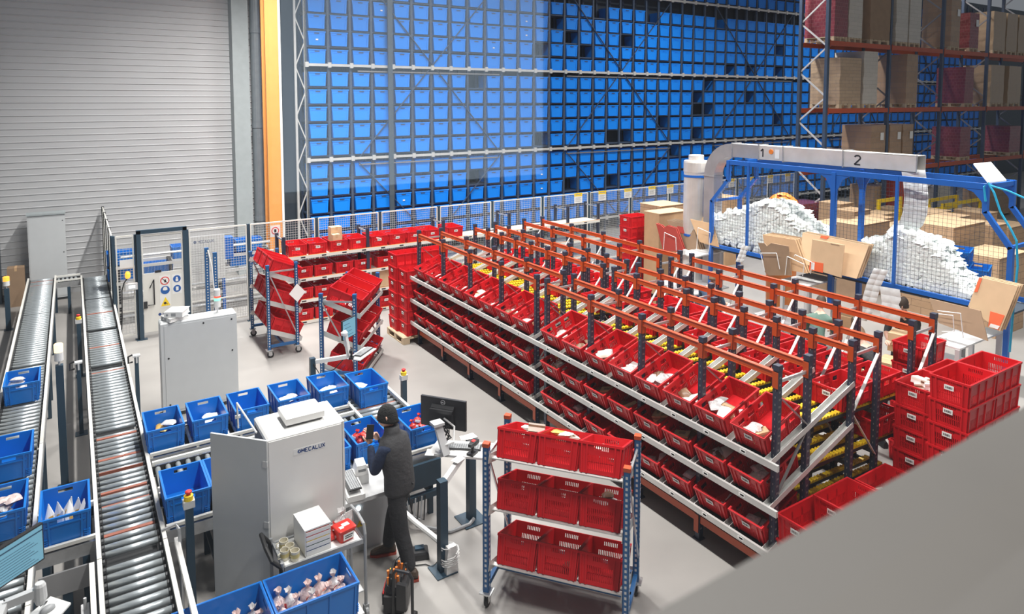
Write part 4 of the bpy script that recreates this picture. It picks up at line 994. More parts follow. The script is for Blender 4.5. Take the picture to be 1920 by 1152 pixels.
# middle run
ends = (19.1, 16.9, 14.6, 12.5, 9.9, 7.05, 4.2)
WHM = ('farthest section by the fence', 'second section from the wall', 'third section from the wall', 'section beside the tall grey cabinet', 'section with reddish belts feeding the side lanes', 'nearest section at the bottom')
for i, (a, b, wh) in enumerate(zip(ends, ends[1:], WHM)):
    conveyor('middle roller conveyor run, %s' % wh, .06, a, a - b - .012, .54, -pi / 2, Z0, .118, red={4: (.15, .75, 1.05, 1.55, 1.85, 2.4), 1: (1.2,), 2: (1.1,), 3: (.3,), 5: ()}.get(i, ()), start_gap=.04 if i not in (2, 3) else .16)
# cross transfers between the runs
conveyor('short cross conveyor joining both runs at the far wall', -.44, 18.85, .48, .48, 0, Z0, .085, legs=[.24])
conveyor('short cross conveyor carrying the crate of pointed white packets', -.44, 7.50, .48, .66, 0, Z0, .085, legs=[.08, .4])
# side lanes towards the packing cell
conveyor('far side lane carrying the row of blue crates', .63, 8.86, 2.42, .68, 0, Z0 + .02, .105, legs=[.5, 1.6])
conveyor('transfer section with pale rollers joining the two side lanes', 3.06, 9.72, 1.78, .66, -pi / 2, Z0 + .02, .12, red=(1.0, 1.5), legs=[.2, 1.6], rr=.034)
conveyor('empty middle lane between the two side lanes', .63, 8.02, 2.42, .62, 0, Z0 + .02, .105, legs=[.6, 1.8])
conveyor('near side lane running behind the big cabinet to the workstation', .63, 7.24, 3.1, .66, 0, Z0 + .02, .105, legs=[.45, 1.2, 2.85])
o = put('end_panel', (lambda m: (m.box(0, -.02, 0, .58, .02, .30), m.box(0, -.03, -.14, .66, .03, -.07), m.box(.05, -.02, -.4, .11, .04, 0), m.use(1), [m.box(.02, -.023, .06 + .05 * i, .03, -.019, .07 + .05 * i) for i in range(6)], m.mesh('end_panel', ['steel_blue_dark', 'galv']))[-1])(MB()), None, (3.0, 7.16, .40)); tag(o, 'dark slate panel hanging under the near side lane beside the worker', 'panel')

# blue crates on the conveyors
BG = 'blue crates on the conveyors'
zb = Z0 + .022
def bc(x, y, rz, lab, goods=(), seed=0, fz=.012, fr=0.0, sp=1.2, yy=None):
    o = blue_crate((x, y, zb), rz, lab, BG)
    if goods: fill(o, goods, lab.replace('blue crate', 'blue crate'), seed=seed, front=fr, floor_z=fz, spread=sp)
    return o
def base_at(pxl, pyl, pxr, pyr, z=.78):
    a, b = atz(pxl, pyl, z), atz(pxr, pyr, z); return (a.x + b.x) / 2, (a.y + b.y) / 2
yA = 9.20
lanes = [((345, 788), ['gold_pouch', 'brown_pouch', 'gold_pouch', 'clear_pouch'], 'first blue crate on the far lane, golden packets inside'), ((427, 766), ['white_pouch', 'white_pouch'], 'second blue crate on the far lane, two white packets'), ((504, 756), [], 'third empty blue crate on the far lane beside the cabinet door'),
         ((581, 741), ['white_pouch', 'clear_pouch', 'white_pouch'], 'fourth blue crate on the far lane, behind the cabinet'), ((654, 727), ['white_pouch', 'white_pouch', 'clear_pouch'], 'fifth blue crate on the far lane, white packets inside')]
for i, ((px, py), g, lab) in enumerate(lanes):
    x = aty(px, py, 8.92).x - .20
    bc(x, yA + .03, pi / 2, lab, g, 400 + i, .06, -.2, .8)
p = aty(727, 712, 8.72); bc(p.x - .20, 9.03, pi / 2, 'blue crate at the corner of the transfer section', ['white_pouch', 'white_pouch'], 421, .10, -.2, .6)
bc(.84, 7.59, pi / 2, 'empty blue crate on the near lane, left of the cabinet door')
x = aty(396, 860, 7.3).x + .2; bc(x, 7.59, pi / 2, 'blue crate half hidden by the cabinet door, pink packets inside', ['pink_pouch', 'pink_pouch', 'brown_pouch'], 431, .05, .1, .6)
bc(2.32, 7.60, pi / 2, 'blue crate showing one corner between cabinet and keyboard', ['clear_pouch'], 432)
bc(2.80, 7.60, pi / 2, 'blue crate at the phone hand, red sweets inside', ['candy', 'candy', 'candy', 'red_pouch', 'candy'], 433, .10, -.1, .8)
bc(3.46, 7.58, pi / 2, 'blue crate left of the black monitor, red sweets inside', ['candy', 'candy', 'candy', 'candy', 'red_pouch', 'candy', 'candy'], 434, .09, .05, .6)
for (a, b, g, lab, sd) in (((3.4, 764.6), (68, 755), ['clear_pouch'] * 7, 'farthest blue crate on the left run, clear packets inside', 441), ((-32, 914), (54, 898), [], 'half-cut blue crate at the left picture edge'[:60], 442), ((-55, 1032), (40, 1013), ['clear_pouch'] * 4 + ['pink_pouch'] * 5, 'nearest blue crate on the left run, bags of clear packets', 443)):
    x, y = base_at(*a, *b); bc(-.725, y + .30, pi / 2, lab, g, sd, .10, 0, 1.2)
x, y = base_at(76, 1036, 166, 1012); cr = bc(-.195, y + .305, pi / 2, 'blue crate holding pointed white packets on the cross conveyor')
r_ = random.Random(9)
for i in range(7):      # pointed paper cones
    mb = MB(); h = .24; mb.loft([[(.045 * cos(a), .012 * sin(a), 0) for a in [2 * pi * k / 8 for k in range(8)]], [(.05 * cos(a), .02 * sin(a), h * .4) for a in [2 * pi * k / 8 for k in range(8)]], [(.004 * cos(a), .004 * sin(a), h) for a in [2 * pi * k / 8 for k in range(8)]]])
    mb.use(1); mb.box(-.02, -.021, h * .15, .02, -.0185, h * .5)
    o = mb.build('pointed_packet', ['paper_white', 'packet_gold'], None, loc=(-.195 - .12 + .04 * i, y + .30 + r_.uniform(-.14, .14), zb + .045), rot=(r_.uniform(-.35, .35), r_.uniform(-.1, .35), r_.uniform(-.6, .6)))
    tag(o, 'pointed white and gold packet in the crate on the cross conveyor', 'packet', 'pointed packets in the blue crate')

# ------------------------------------------------------------------ posts with beacons, buttons and sensors
def pole(name, label, cat, x, y, h, w, top):
    t = thing(name, label, cat, (x, y, 0)); mb = MB(); mb.box(-w / 2, -w / 2, .012, w / 2, w / 2, h); mb.build('post', 'steel_blue_dark', t)
    mb = MB(); mb.box(-.08, -.08, 0, .08, .08, .012); mb.build('base_plate', 'steel_blue_dark', t)
    top(t, h); return t
def top_beacon(m, r=.045, hh=.17):
    def f(t, h):
        mb = MB(); mb.tube([(0, 0, h), (0, 0, h + .06)], .012, 8); mb.lathe([(r, h + .06), (r, h + .06 + hh * .5)], 16); mb.build('beacon_base', 'white_plastic', t)
        mb = MB(); mb.lathe([(r, h + .06 + hh * .5), (r * 1.02, h + .06 + hh * .95), (r * .8, h + .06 + hh)], 16); mb.build('beacon_lens', m, t)['label'] = 'lit beacon lens'
    return f
def top_estop(t, h):
    mb = MB(); mb.box(-.05, -.04, h - .04, .05, .04, h + .03); mb.build('bracket', 'light_plastic', t)
    mb = MB(); mb.lathe([(.042, h + .03), (.042, h + .075), (.03, h + .08)], 14); mb.build('button_housing', 'sign_yellow', t)['label'] = 'yellow button housing'
    mb = MB(); mb.lathe([(.018, h + .08), (.018, h + .095), (.030, h + .10), (.030, h + .115), (.02, h + .122)], 14); mb.build('stop_button', 'sign_red', t)['label'] = 'red stop button'
def top_sensor(t, h):
    mb = MB(); mb.box(-.05, -.05, h - .01, .05, .05, h + .012); mb.box(-.012, -.06, h - .10, .012, -.04, h); mb.build('bracket', 'light_plastic', t)
    mb = MB(); mb.tube([(-.05, 0, h + .02), (-.11, 0, h), (-.11, 0, h - .10), (-.05, 0, h - .09)], .014, 8); mb.build('sensor', 'black_plastic', t)
pole('beacon_post', 'dark blue post with a glowing amber beacon between the conveyor runs', 'post', -.25, 10.3, 1.62, .085, top_beacon('lamp_amber', .05, .22))
pole('stop_button_post', 'dark post with a red and yellow stop button before the near lane', 'post', .80, 6.93, 1.17, .07, top_estop)
pole('stop_button_post', 'dark post with an orange stop button left of the middle run', 'post', -.03, 14.4, 1.02, .065, top_estop)
pole('stop_button_post', 'dark post with a yellow stop button behind the black monitor', 'post', 3.92, 9.0, .98, .07, top_estop)
pole('beacon_post', 'dark post with an orange beacon at the far left by the brown box', 'post', -1.32, 18.2, .92, .09, top_beacon('lamp_orange', .06, .2))
pole('sensor_post', 'slim dark sensor post left of the middle run', 'post', -.05, 11.85, 1.10, .055, top_sensor)
pole('sensor_post', 'slim dark sensor post right of the middle run by the grey cabinet', 'post', .70, 11.75, 1.08, .055, top_sensor)
pole('blue_post', 'short dark blue post between the far lane and the middle cart', 'post', 3.02, 10.45, .98, .08, lambda t, h: None)
t = thing('guard_tube', 'bent silver guard tube along the near end of the middle run', 'guard rail', (.68, 6.9, 0))
mb = MB(); mb.tube([(-.12, .02, .98), (.0, .02, 1.0), (.02, -.06, .99), (.02, -.10, .90), (.02, -.12, .2)], .016, 8); mb.build('tube', 'galv', t)
mb = MB(); mb.box(-.02, -2.6, .84, .02, -.02, .90); mb.box(-.02, -2.6, .5, .02, -2.55, .84); mb.build('rail', 'brace_white', t)
t = thing('guard_rail', 'pale guard rail left of the nearest middle section', 'guard rail', (.0, 6.95, 0))
mb = MB(); mb.box(-.02, -2.7, .82, .02, -.9, .88); mb.box(-.02, -.85, .82, .02, -.02, .88); mb.box(-.02, -.06, 0, .02, -.02, .82); mb.box(-.02, -2.4, 0, .02, -2.36, .82); mb.build('rail', 'mesh_cream', t)
mb = MB(); mb.box(-.09, -.52, .62, -.03, -.36, .74); mb.tube([(-.06, -.44, .74), (-.06, -.44, .84)], .012, 8); mb.build('sensor_box', 'light_plastic', t)
t = thing('under_frame', 'dark blue braced frame under the crate of pointed packets', 'frame', (-.42, 7.42, 0))
mb = MB(); mb.box(0, -.03, .38, .46, -.01, .60); mb.build('cover_panel', 'alu_dark', t)
mb = MB(); mb.box(.18, -.02, 0, .26, .06, .38); mb.build('leg', 'steel_blue_dark', t)

# ------------------------------------------------------------------ cabinets
def cabinet(name, label, x0, y0, x1, y1, h, m, screws=True, plinth=.06):
    t = thing(name, label, 'cabinet', (x0, y0, 0)); w, d = x1 - x0, y1 - y0
    mb = MB(); mb.box(.01, .012, 0, w - .01, d - .01, plinth); mb.build('plinth', 'dark_steel', t)
    e = .018
    mb = MB(); mb.hexa([(0, 0, plinth), (w, 0, plinth), (w, d, plinth), (0, d, plinth), (0, 0, h - e), (w, 0, h - e), (w, d, h - e), (0, d, h - e)]); mb.hexa([(0, 0, h - e), (w, 0, h - e), (w, d, h - e), (0, d, h - e), (e, e, h), (w - e, e, h), (w - e, d - e, h), (e, d - e, h)]); mb.build('housing', m, t)
    return t, w, d
# grey cabinet between the runs and the carts
t, w, d = cabinet('control_cabinet', 'long grey control cabinet carrying two binders and a signal light', 1.04, 11.72, 2.16, 12.02, 1.52, 'cabinet_grey')
mb = MB(); mb.box(.05, -.006, .10, w - .03, .0, 1.47); mb.build('door', 'cabinet_grey', t)
mb = MB()
for (x, z) in ((.10, .95), (.10, .2), (w - .08, 1.42), (w - .08, .9), (w * .55, 1.43)): mb.tube([(x, -.012, z), (x, -.005, z)], .014, 10)
mb.build('lock_screws', 'black_plastic', t)
t = thing('signal_light', 'white signal light with red and green rings on the grey cabinet', 'signal light', (1.90, 11.88, 1.52))
mb = MB(); mb.tube([(0, 0, 0), (0, 0, .09)], .014, 8); mb.lathe([(.05, .09), (.05, .20)], 16); mb.build('base', 'white_plastic', t)
mb = MB(); mb.lathe([(.052, .20), (.052, .245)], 16); mb.build('green_ring', 'lamp_green', t)
mb = MB(); mb.lathe([(.052, .245), (.052, .275)], 16); mb.build('red_ring', 'lamp_red', t)
mb = MB(); mb.lathe([(.05, .275), (.05, .38), (.04, .39)], 16); mb.build('cap', 'lamp_white' if False else 'white_plastic', t)
def binder(label, x, y, z, rz, h):
    t = thing('ring_binder', label, 'binder', (x, y, z), rz)
    mb = MB(); mb.box(-.16, -.14, 0, .16, .14, .004); mb.box(-.16, -.14, h - .004, .16, .14, h); mb.box(-.16, -.14, 0, -.155, .14, h); mb.build('cover', 'white_plastic', t)
    mb = MB(); mb.box(-.14, -.13, .006, .15, .13, h - .01); mb.build('paper', 'paper_white', t)
    mb = MB(); mb.box(-.162, -.04, h * .2, -.159, .03, h * .8); mb.tube([(-.16, .09, h / 2), (-.163, .09, h / 2)], .018, 12); mb.build('spine_label', 'grey_plastic', t)
binder('lower white ring binder lying on the grey cabinet', 1.27, 11.87, 1.522, rad(20), .06)
binder('upper white ring binder lying askew on the lower one', 1.30, 11.88, 1.584, rad(62), .085)
# tall grey cabinet against the wall at the left
p = aty(50, 408, 20.3); q = aty(121, 400, 20.3)
t, w, d = cabinet('wall_cabinet', 'tall grey cabinet standing against the ribbed wall behind the conveyors', p.x, 20.3, q.x, 20.66, 2.16, 'cabinet_grey')
mb = MB(); mb.box(.02, -.006, .1, w - .02, 0, 2.10); mb.build('door', 'cabinet_grey', t)
mb = MB(); mb.box(-.02, -.03, 2.16, w + .02, d + .02, 2.20); mb.build('roof_plate', 'pillar_grey', t)
mb = MB()
for z in (.4, 1.2, 2.0): mb.tube([(w - .05, -.012, z), (w - .05, -.005, z)], .013, 8)
mb.build('lock_screws', 'ink', t)
p = aty(16, 567, 20.35); o = carton('cardboard_box', (-1.27, 20.3, 0), .34, .3, .95, 'tall brown cardboard box on the floor at the far left wall', m='cardboard_dark')

# big cream cabinet with its side door open
cx0, cx1, cy0, cy1, ch = 1.44, 2.17, 6.52, 7.07, 1.79
t, w, d = cabinet('switch_cabinet', 'big cream switch cabinet with an open door and a printed logo', cx0, cy0, cx1, cy1, ch, 'cabinet_white', plinth=.1)
mb = MB(); mb.box(.012, -.008, .12, w - .014, 0, ch - .03); mb.build('front_panel', 'cabinet_white', t)
mb = MB(); mb.box(w - .004, .0, .1, w + .02, d, ch - .01); mb.box(w + .02, .05, .2, w + .028, d - .03, ch - .06); mb.build('side_panel', 'cabinet_white', t)
mb = MB(); mb.box(w + .0195, .022, .14, w + .0225, .032, ch - .03); mb.build('seam', 'cabinet_shadow', t)
mb = MB(); mb.box(-.002, .03, .14, .002, d - .03, ch - .06); mb.build('opening_shade', 'cabinet_shadow', t)['label'] = 'shaded inside painted dark'  # dark plate painting the shade inside the open cabinet
mb = MB(); mb.box(.24, -.010, ch - .225, .54, -.0075, ch - .165); mb.use(1); letters(mb, 'MECALUX', (.32, -.0105, ch - .213), (1, 0, 0), (0, 0, 1), .036, .22); mb.tube([(.297, -.0112, ch - .195), (.297, -.0102, ch - .195)], .018, 16); mb.use(0); mb.bar((.292, -.0116, ch - .203), (.303, -.0116, ch - .186), .007, .001, up=(0, 1, 0))
mb.build('logo_plate', ['white_plastic', 'logo_blue'], t)
dr = (aty(421, 797, 6.95))
ang = atan2(6.98 - cy0, 1.02 - cx0)
dl = hypot(6.98 - cy0, 1.02 - cx0)
dd = MB(); dd.bar((.0, 0, .95), (dl, 0, .95), .022, 1.66); dd.use(1)
for z in (.35, .95, 1.55): dd.cbox((.02, 0, z), (.05, .034, .06))
dd.cbox((dl - .02, -.016, .95), (.03, .02, .09))
o = dd.build('door', ['cabinet_grey', 'light_plastic'], t, loc=(0, 0, 0)); o.rotation_euler.z = ang
c0 = Vec((cx0, cy0, 0)); d0, d1, d2 = aty(444, 756, 6.99) - c0, aty(481, 812, 6.62) - c0, aty(447, 803, 6.99) - c0
mb = MB(); mb.tube([d0, d1], .010, 6); mb.tube([d0, d2], .009, 6); mb.cbox(d0 * .45 + d2 * .55, (.05, .02, .03)); mb.build('door_stay', 'white_plastic', t)['label'] = 'white door stay'
t = thing('roof_unit', 'flat cream box lying on top of the big cream cabinet', 'ventilation unit', (cx0 + .21, cy0 + .12, ch))
mb = MB(); mb.box(.02, .02, 0, .36, .30, .028); mb.build('foot', 'cabinet_shadow', t)
mb = MB(); mb.hexa([(0, 0, .028), (.38, 0, .028), (.38, .32, .028), (0, .32, .028), (0, 0, .09), (.38, 0, .09), (.38, .32, .09), (0, .32, .09)]); mb.hexa([(0, 0, .09), (.38, 0, .09), (.38, .32, .09), (0, .32, .09), (.02, .02, .105), (.36, .02, .105), (.36, .30, .105), (.02, .30, .105)]); mb.build('hood', 'cabinet_white', t)
mb = MB(); mb.box(0, 0, 0, .17, .24, .003); tag(mb.build('paper_sheet', 'paper_white', None, loc=(cx0 + .55, cy0 + .12, ch + .002), rot=(0, 0, .15)), 'white sheet of paper on the big cabinet right of the flat box', 'paper')
# ------------------------------------------------------------------ people
def skin_mesh(name, chains, sub=2):
    """one smooth surface grown over connected joints; chains: list of (key, parent key, position, radius)"""
    me = bpy.data.meshes.new(name); idx = {}; vs = []; es = []; rs = []
    for key, par, p, r in chains:
        idx[key] = len(vs); vs.append(tuple(p)); rs.append(r)
        if par is not None: es.append((idx[par], idx[key]))
    me.from_pydata(vs, es, []); o = bpy.data.objects.new(name, me); COL.objects.link(o)
    sk = o.modifiers.new('skin', 'SKIN'); sk.use_smooth_shade = True; sk.branch_smoothing = 0.6
    sv = me.skin_vertices[0].data
    for i, r in enumerate(rs):
        sv[i].radius = r if isinstance(r, (tuple, list)) else (r, r); sv[i].use_root = (i == 0)
    ss = o.modifiers.new('sub', 'SUBSURF'); ss.levels = sub; ss.render_levels = sub
    bpy.context.view_layer.update()
    dg = bpy.context.evaluated_depsgraph_get(); out = bpy.data.meshes.new_from_object(o.evaluated_get(dg)); out.name = name
    bpy.data.objects.remove(o); bpy.data.meshes.remove(me)
    return out
def frame(o, fwd, up):
    f = Vec(fwd).normalized(); u = Vec(up).normalized(); l = u.cross(f).normalized(); u = f.cross(l).normalized()
    m = Mat((f, l, u)).transposed().to_4x4(); m.translation = Vec(o); return m      # x forward, y left, z up
def head_into(mb, o, fwd, up, face=True):
    """head: skull, jaw, nose, eyes, mouth, ears; x forward; centre of the head at o"""
    mb.T = frame(o, fwd, up); n = 20; k = 14; rings = []
    for i in range(k + 1):
        a = -pi / 2 + pi * i / k; z = sin(a) * .118; c = cos(a); ring = []
        for j in range(n):
            b = 2 * pi * j / n; x = cos(b) * c * .098; y = sin(b) * c * .076
            if z < 0: x *= (1 - .10 * (-z / .118)) ; y *= 1 - .28 * (-z / .118) ** 1.5
            if z < -.02 and x > 0: x += .012 * min(1, (-z - .02) / .06)
            if x < 0 and z < -.03: x *= 1 - .35 * min(1, (-z - .03) / .08)
            ring.append((x, y, z))
        rings.append(ring)
    mb.use(0).loft(rings[1:k])
    mb.prism([(.088, -.012, -.020), (.088, .012, -.020), (.094, .006, .022), (.094, -.006, .022)], (.022, 0, -.010))
    for s in (-1, 1): mb.tube([(-.005, s * .076, .028), (-.008, s * .086, .010), (-.004, s * .080, -.022)], .011, 8, .006)
    if face:
        mb.use(1)
        for s in (-1, 1): mb.tube([(.080, s * .032, .012), (.094, s * .030, .012)], .009, 8)
        for s in (-1, 1): mb.bar((.089, s * .046, .030), (.096, s * .018, .034), .006, .007)
        mb.use(2); mb.bar((.094, -.02, -.055), (.094, .02, -.055), .008, .008)
    mb.T = None; mb.use(0)
def hand_into(mb, wrist, fwd, palm, s=1, curl=.6):
    """palm, four bent fingers of unequal length and a thumb at its side; fwd towards the fingers, palm = the way the palm faces"""
    mb.T = frame(wrist, fwd, -Vec(palm)); mb.use(0)
    mb.loft([[(x, y * w, z * h) for y, z in ((-1, -.7), (-1, .7), (-.4, 1), (.4, 1), (1, .7), (1, -.7), (.4, -1), (-.4, -1))] for x, w, h in ((-.01, .026, .020), (.03, .036, .017), (.075, .042, .014), (.09, .040, .012))])
    for i, (y, ln) in enumerate(((-.030, .060), (-.010, .078), (.010, .084), (.030, .074))):
        p0 = Vec((.085, y, 0)); a = curl * (.5 + .1 * i); p1 = p0 + Vec((cos(a), 0, -sin(a))) * ln * .45; a += curl * .8; p2 = p1 + Vec((cos(a), 0, -sin(a))) * ln * .32; a += curl * .6; p3 = p2 + Vec((cos(a), 0, -sin(a))) * ln * .25
        mb.tube([p0 - Vec((.012, 0, 0)), p0, p1, p2, p3], [.0095, .0095, .009, .008, .006], 7)
    mb.tube([(.02, s * .034, -.004), (.045, s * .056, -.014), (.066, s * .060, -.030), (.082, s * .052, -.044)], [.012, .011, .0095, .007], 7)
    mb.T = None
def person(label, J, mats, head, hands=(), extra=None):
    """J: joints {name: (parent, pos, radius)}; mats: material of each joint's surroundings; the body is one mesh"""
    base = J['pelvis'][1]; t = thing('person', label, 'person', (base[0], base[1], 0)); off = Vec((base[0], base[1], 0))
    chains = [(k, v[0], Vec(v[1]) - off, v[2]) for k, v in J.items()]
    me = skin_mesh('body', chains)
    names = []
    for m in list(mats.values()) + ['skin', 'ink', 'packet_pink']:
        if m not in names: names.append(m)
    segs = [(Vec(J[v[0]][1]) - off, Vec(v[1]) - off, mats.get(k, mats['default'])) for k, v in J.items() if v[0]]
    mb = MB(); mb.v = [tuple(v.co) for v in me.vertices]; mb.f = [tuple(p.vertices) for p in me.polygons]
    for p in me.polygons:
        c = p.center; best = None
        for a, b, m in segs:
            d = b - a; u = max(0, min(1, (c - a).dot(d) / max(1e-9, d.dot(d)))); q = (c - (a + d * u)).length
            if best is None or q < best[0]: best = (q, m)
        mb.m.append(names.index(best[1]))
    bpy.data.meshes.remove(me)
    hb = MB(); head_into(hb, Vec(head[0]) - off, head[1], head[2])
    for h in hands: hand_into(hb, Vec(h[0]) - off, *h[1:])
    remap = [names.index('skin'), names.index('ink'), names.index('packet_pink')]
    o0 = len(mb.v); mb.v += hb.v; mb.f += [tuple(i + o0 for i in f) for f in hb.f]; mb.m += [remap[i] for i in hb.m]
    mb.build('body', names, t, smooth=True)
    return t, off
def shell(rings, name, m, t, cap1=True, cap0=True):
    mb = MB(); mb.loft(rings, cap0=cap0, cap1=cap1); return mb.build(name, m, t, smooth=True)
def ring(c, l, f, a, b, n=18, sq=1.0):
    c, l, f = Vec(c), Vec(l), Vec(f); out = []
    for j in range(n):
        t = 2 * pi * j / n; x = cos(t); y = sin(t); out.append(c + l * (a * math.copysign(abs(x) ** sq, x)) + f * (b * math.copysign(abs(y) ** sq, y)))
    return out
def cap_shell(t, off, o, fwd, up, m, name, r=(.108, .088, .125), low=-.02, brim=True, back=-.05):
    mb = MB(); mb.T = frame(Vec(o) - off, fwd, up); rings = []; n = 20
    zs = [low, low + .025, .045, .075, .10, .118, .128]
    for i, z in enumerate(zs):
        q = max(0.05, 1 - ((z / .132) ** 2 if z > 0 else 0)) ** .5
        e = .004 if i < 2 and brim else 0
        rings.append([(cos(2 * pi * j / n) * (r[0] + e) * q - .006, sin(2 * pi * j / n) * (r[1] + e) * q, z + (back * .5 * (1 - cos(2 * pi * j / n)) if i < 2 else 0)) for j in range(n)])
    mb.loft(rings); mb.T = None
    return mb.build(name, m, t, smooth=True)

# the man at the workstation, seen from behind, phone held up before his face
DX, DY = .065, -.035
def q(x, y, z): return (x + DX, y + DY, z)
f_ = Vec((-.5, .866, 0)); l_ = Vec((-.866, -.5, 0)); up_ = Vec((0, 0, 1))
J = {'pelvis': (None, q(2.70, 6.52, .98), (.135, .115)), 'belly': ('pelvis', q(2.695, 6.525, 1.12), (.14, .115)), 'chest': ('belly', q(2.675, 6.55, 1.30), (.155, .12)), 'upper': ('chest', q(2.655, 6.565, 1.42), (.13, .10)), 'neck': ('upper', q(2.645, 6.575, 1.52), .06), 'skull': ('neck', q(2.625, 6.595, 1.60), .055),
     'lsh': ('upper', q(2.505, 6.475, 1.405), .075), 'lel': ('lsh', q(2.425, 6.52, 1.15), .056), 'lfo': ('lel', q(2.435, 6.62, 1.26), .050), 'lwr': ('lfo', q(2.455, 6.71, 1.37), .036),
     'rsh': ('upper', q(2.815, 6.655, 1.405), .075), 'rel': ('rsh', q(2.80, 6.80, 1.17), .056), 'rwr': ('rel', q(2.60, 6.86, 1.33), .038),
     'lhip': ('pelvis', q(2.625, 6.465, .90), .118), 'lkn': ('lhip', q(2.665, 6.43, .50), .088), 'lca': ('lkn', q(2.70, 6.37, .30), .082), 'lan': ('lca', q(2.72, 6.32, .10), .075),
     'rhip': ('pelvis', q(2.765, 6.57, .90), .118), 'rkn': ('rhip', q(2.70, 6.705, .51), .088), 'rca': ('rkn', q(2.70, 6.78, .30), .082), 'ran': ('rca', q(2.69, 6.83, .10), .075)}
mt = {'default': 'cloth_dark', 'belly': 'sleeve_navy', 'chest': 'sleeve_navy', 'upper': 'sleeve_navy', 'neck': 'sleeve_navy', 'skull': 'skin', 'lsh': 'sleeve_navy', 'lel': 'sleeve_navy', 'lfo': 'sleeve_navy', 'lwr': 'sleeve_navy', 'rsh': 'sleeve_navy', 'rel': 'sleeve_navy', 'rwr': 'sleeve_navy'}
hd = q(2.605, 6.61, 1.68); hf = Vec((-.86, .48, -.10))
t, off = person('person in a black beanie and dark vest holding up a phone, back to the camera', J, mt, (hd, hf, Vec((-.08, .06, 1))),
                hands=[(q(2.458, 6.725, 1.39), Vec((-.05, .12, 1)), Vec((-.55, .8, 0)), 1, .55), (q(2.59, 6.865, 1.34), Vec((-.5, -.2, .8)), Vec((-.6, -.6, 0)), -1, .8)])
cap_shell(t, off, hd, hf, Vec((-.08, .06, 1)), 'beanie_black', 'beanie')
V3 = lambda *a: Vec(q(*a)) - off
L2 = l_
shell([ring(V3(2.70, 6.52, .90), l_, f_, .185, .140), ring(V3(2.70, 6.52, .93), l_, f_, .19, .145), ring(V3(2.695, 6.525, 1.08), l_, f_, .180, .142), ring(V3(2.675, 6.55, 1.25), l_, f_, .195, .148), ring(V3(2.66, 6.56, 1.38), l_, f_, .205, .138), ring(V3(2.655, 6.565, 1.455), l_, f_, .180, .115), ring(V3(2.65, 6.57, 1.50), l_, f_, .115, .09), ring(V3(2.645, 6.575, 1.53), l_, f_, .083, .082), ring(V3(2.64, 6.58, 1.585), l_, f_, .080, .085), ring(V3(2.64, 6.58, 1.59), l_, f_, .070, .074)], 'vest', 'vest_dark', t)
mb = MB(); mb.loft([ring(V3(2.70, 6.52, .885), l_, f_, .17, .13), ring(V3(2.70, 6.52, .905), l_, f_, .172, .132)]); mb.build('belt', 'rubber', t)
def shoe(nm, ank, fw):
    mb = MB(); mb.T = frame(Vec(ank) - off, fw, up_)
    def sec(x, w, z0, z1, n=10): return [(x, w * cos(2 * pi * j / n), z0 + (z1 - z0) * (.5 + .5 * sin(2 * pi * j / n))) for j in range(n)]
    z = -ank[2]
    mb.loft([sec(-.085, .030, z + .025, z + .08), sec(-.06, .042, z + .02, z + .13), sec(0, .045, z + .02, z + .14), sec(.07, .046, z + .02, z + .10), (sec(.14, .050, z + .02, z + .075)), sec(.19, .030, z + .02, z + .055)])
    mb.use(1); mb.loft([[(x, y * w, z + h) for x, y, w in ((-.09, -1, .03), (-.09, 1, .03), (0, 1, .044), (.12, 1, .052), (.195, 1, .028), (.195, -1, .028), (.12, -1, .052), (0, -1, .044))] for h in (0.0, .024)])
    return mb.build(nm, ['boot_brown', 'sole_red'], t)
shoe('shoe', q(2.72, 6.32, .10), Vec((-.90, .43, 0))); shoe('shoe', q(2.69, 6.84, .10), Vec((-.93, .36, 0)))
mb = MB(); mb.T = Mat.Translation(off * -1); mb.cbox(q(2.70, 6.44, .72), (.012, .06, .05)); mb.tube([q(2.79, 6.40, .99), q(2.80, 6.40, .99)], .012, 8); mb.T = None; mb.build('thigh_pocket', 'cloth_dark', t)
# smartphone in his hand
pm = MB(); pm.box(-.038, -.005, -.075, .038, .005, .075); pm.use(1); pm.box(-.034, .005, -.070, .034, .0058, .070)
ph = pm.build('smartphone', ['black_plastic', 'screen_line'], None, loc=Vec(q(2.45, 6.70, 1.515)), rot=(-.12, .12, rad(-16))); tag(ph, 'black smartphone held up in the hand of the person with the beanie', 'phone')

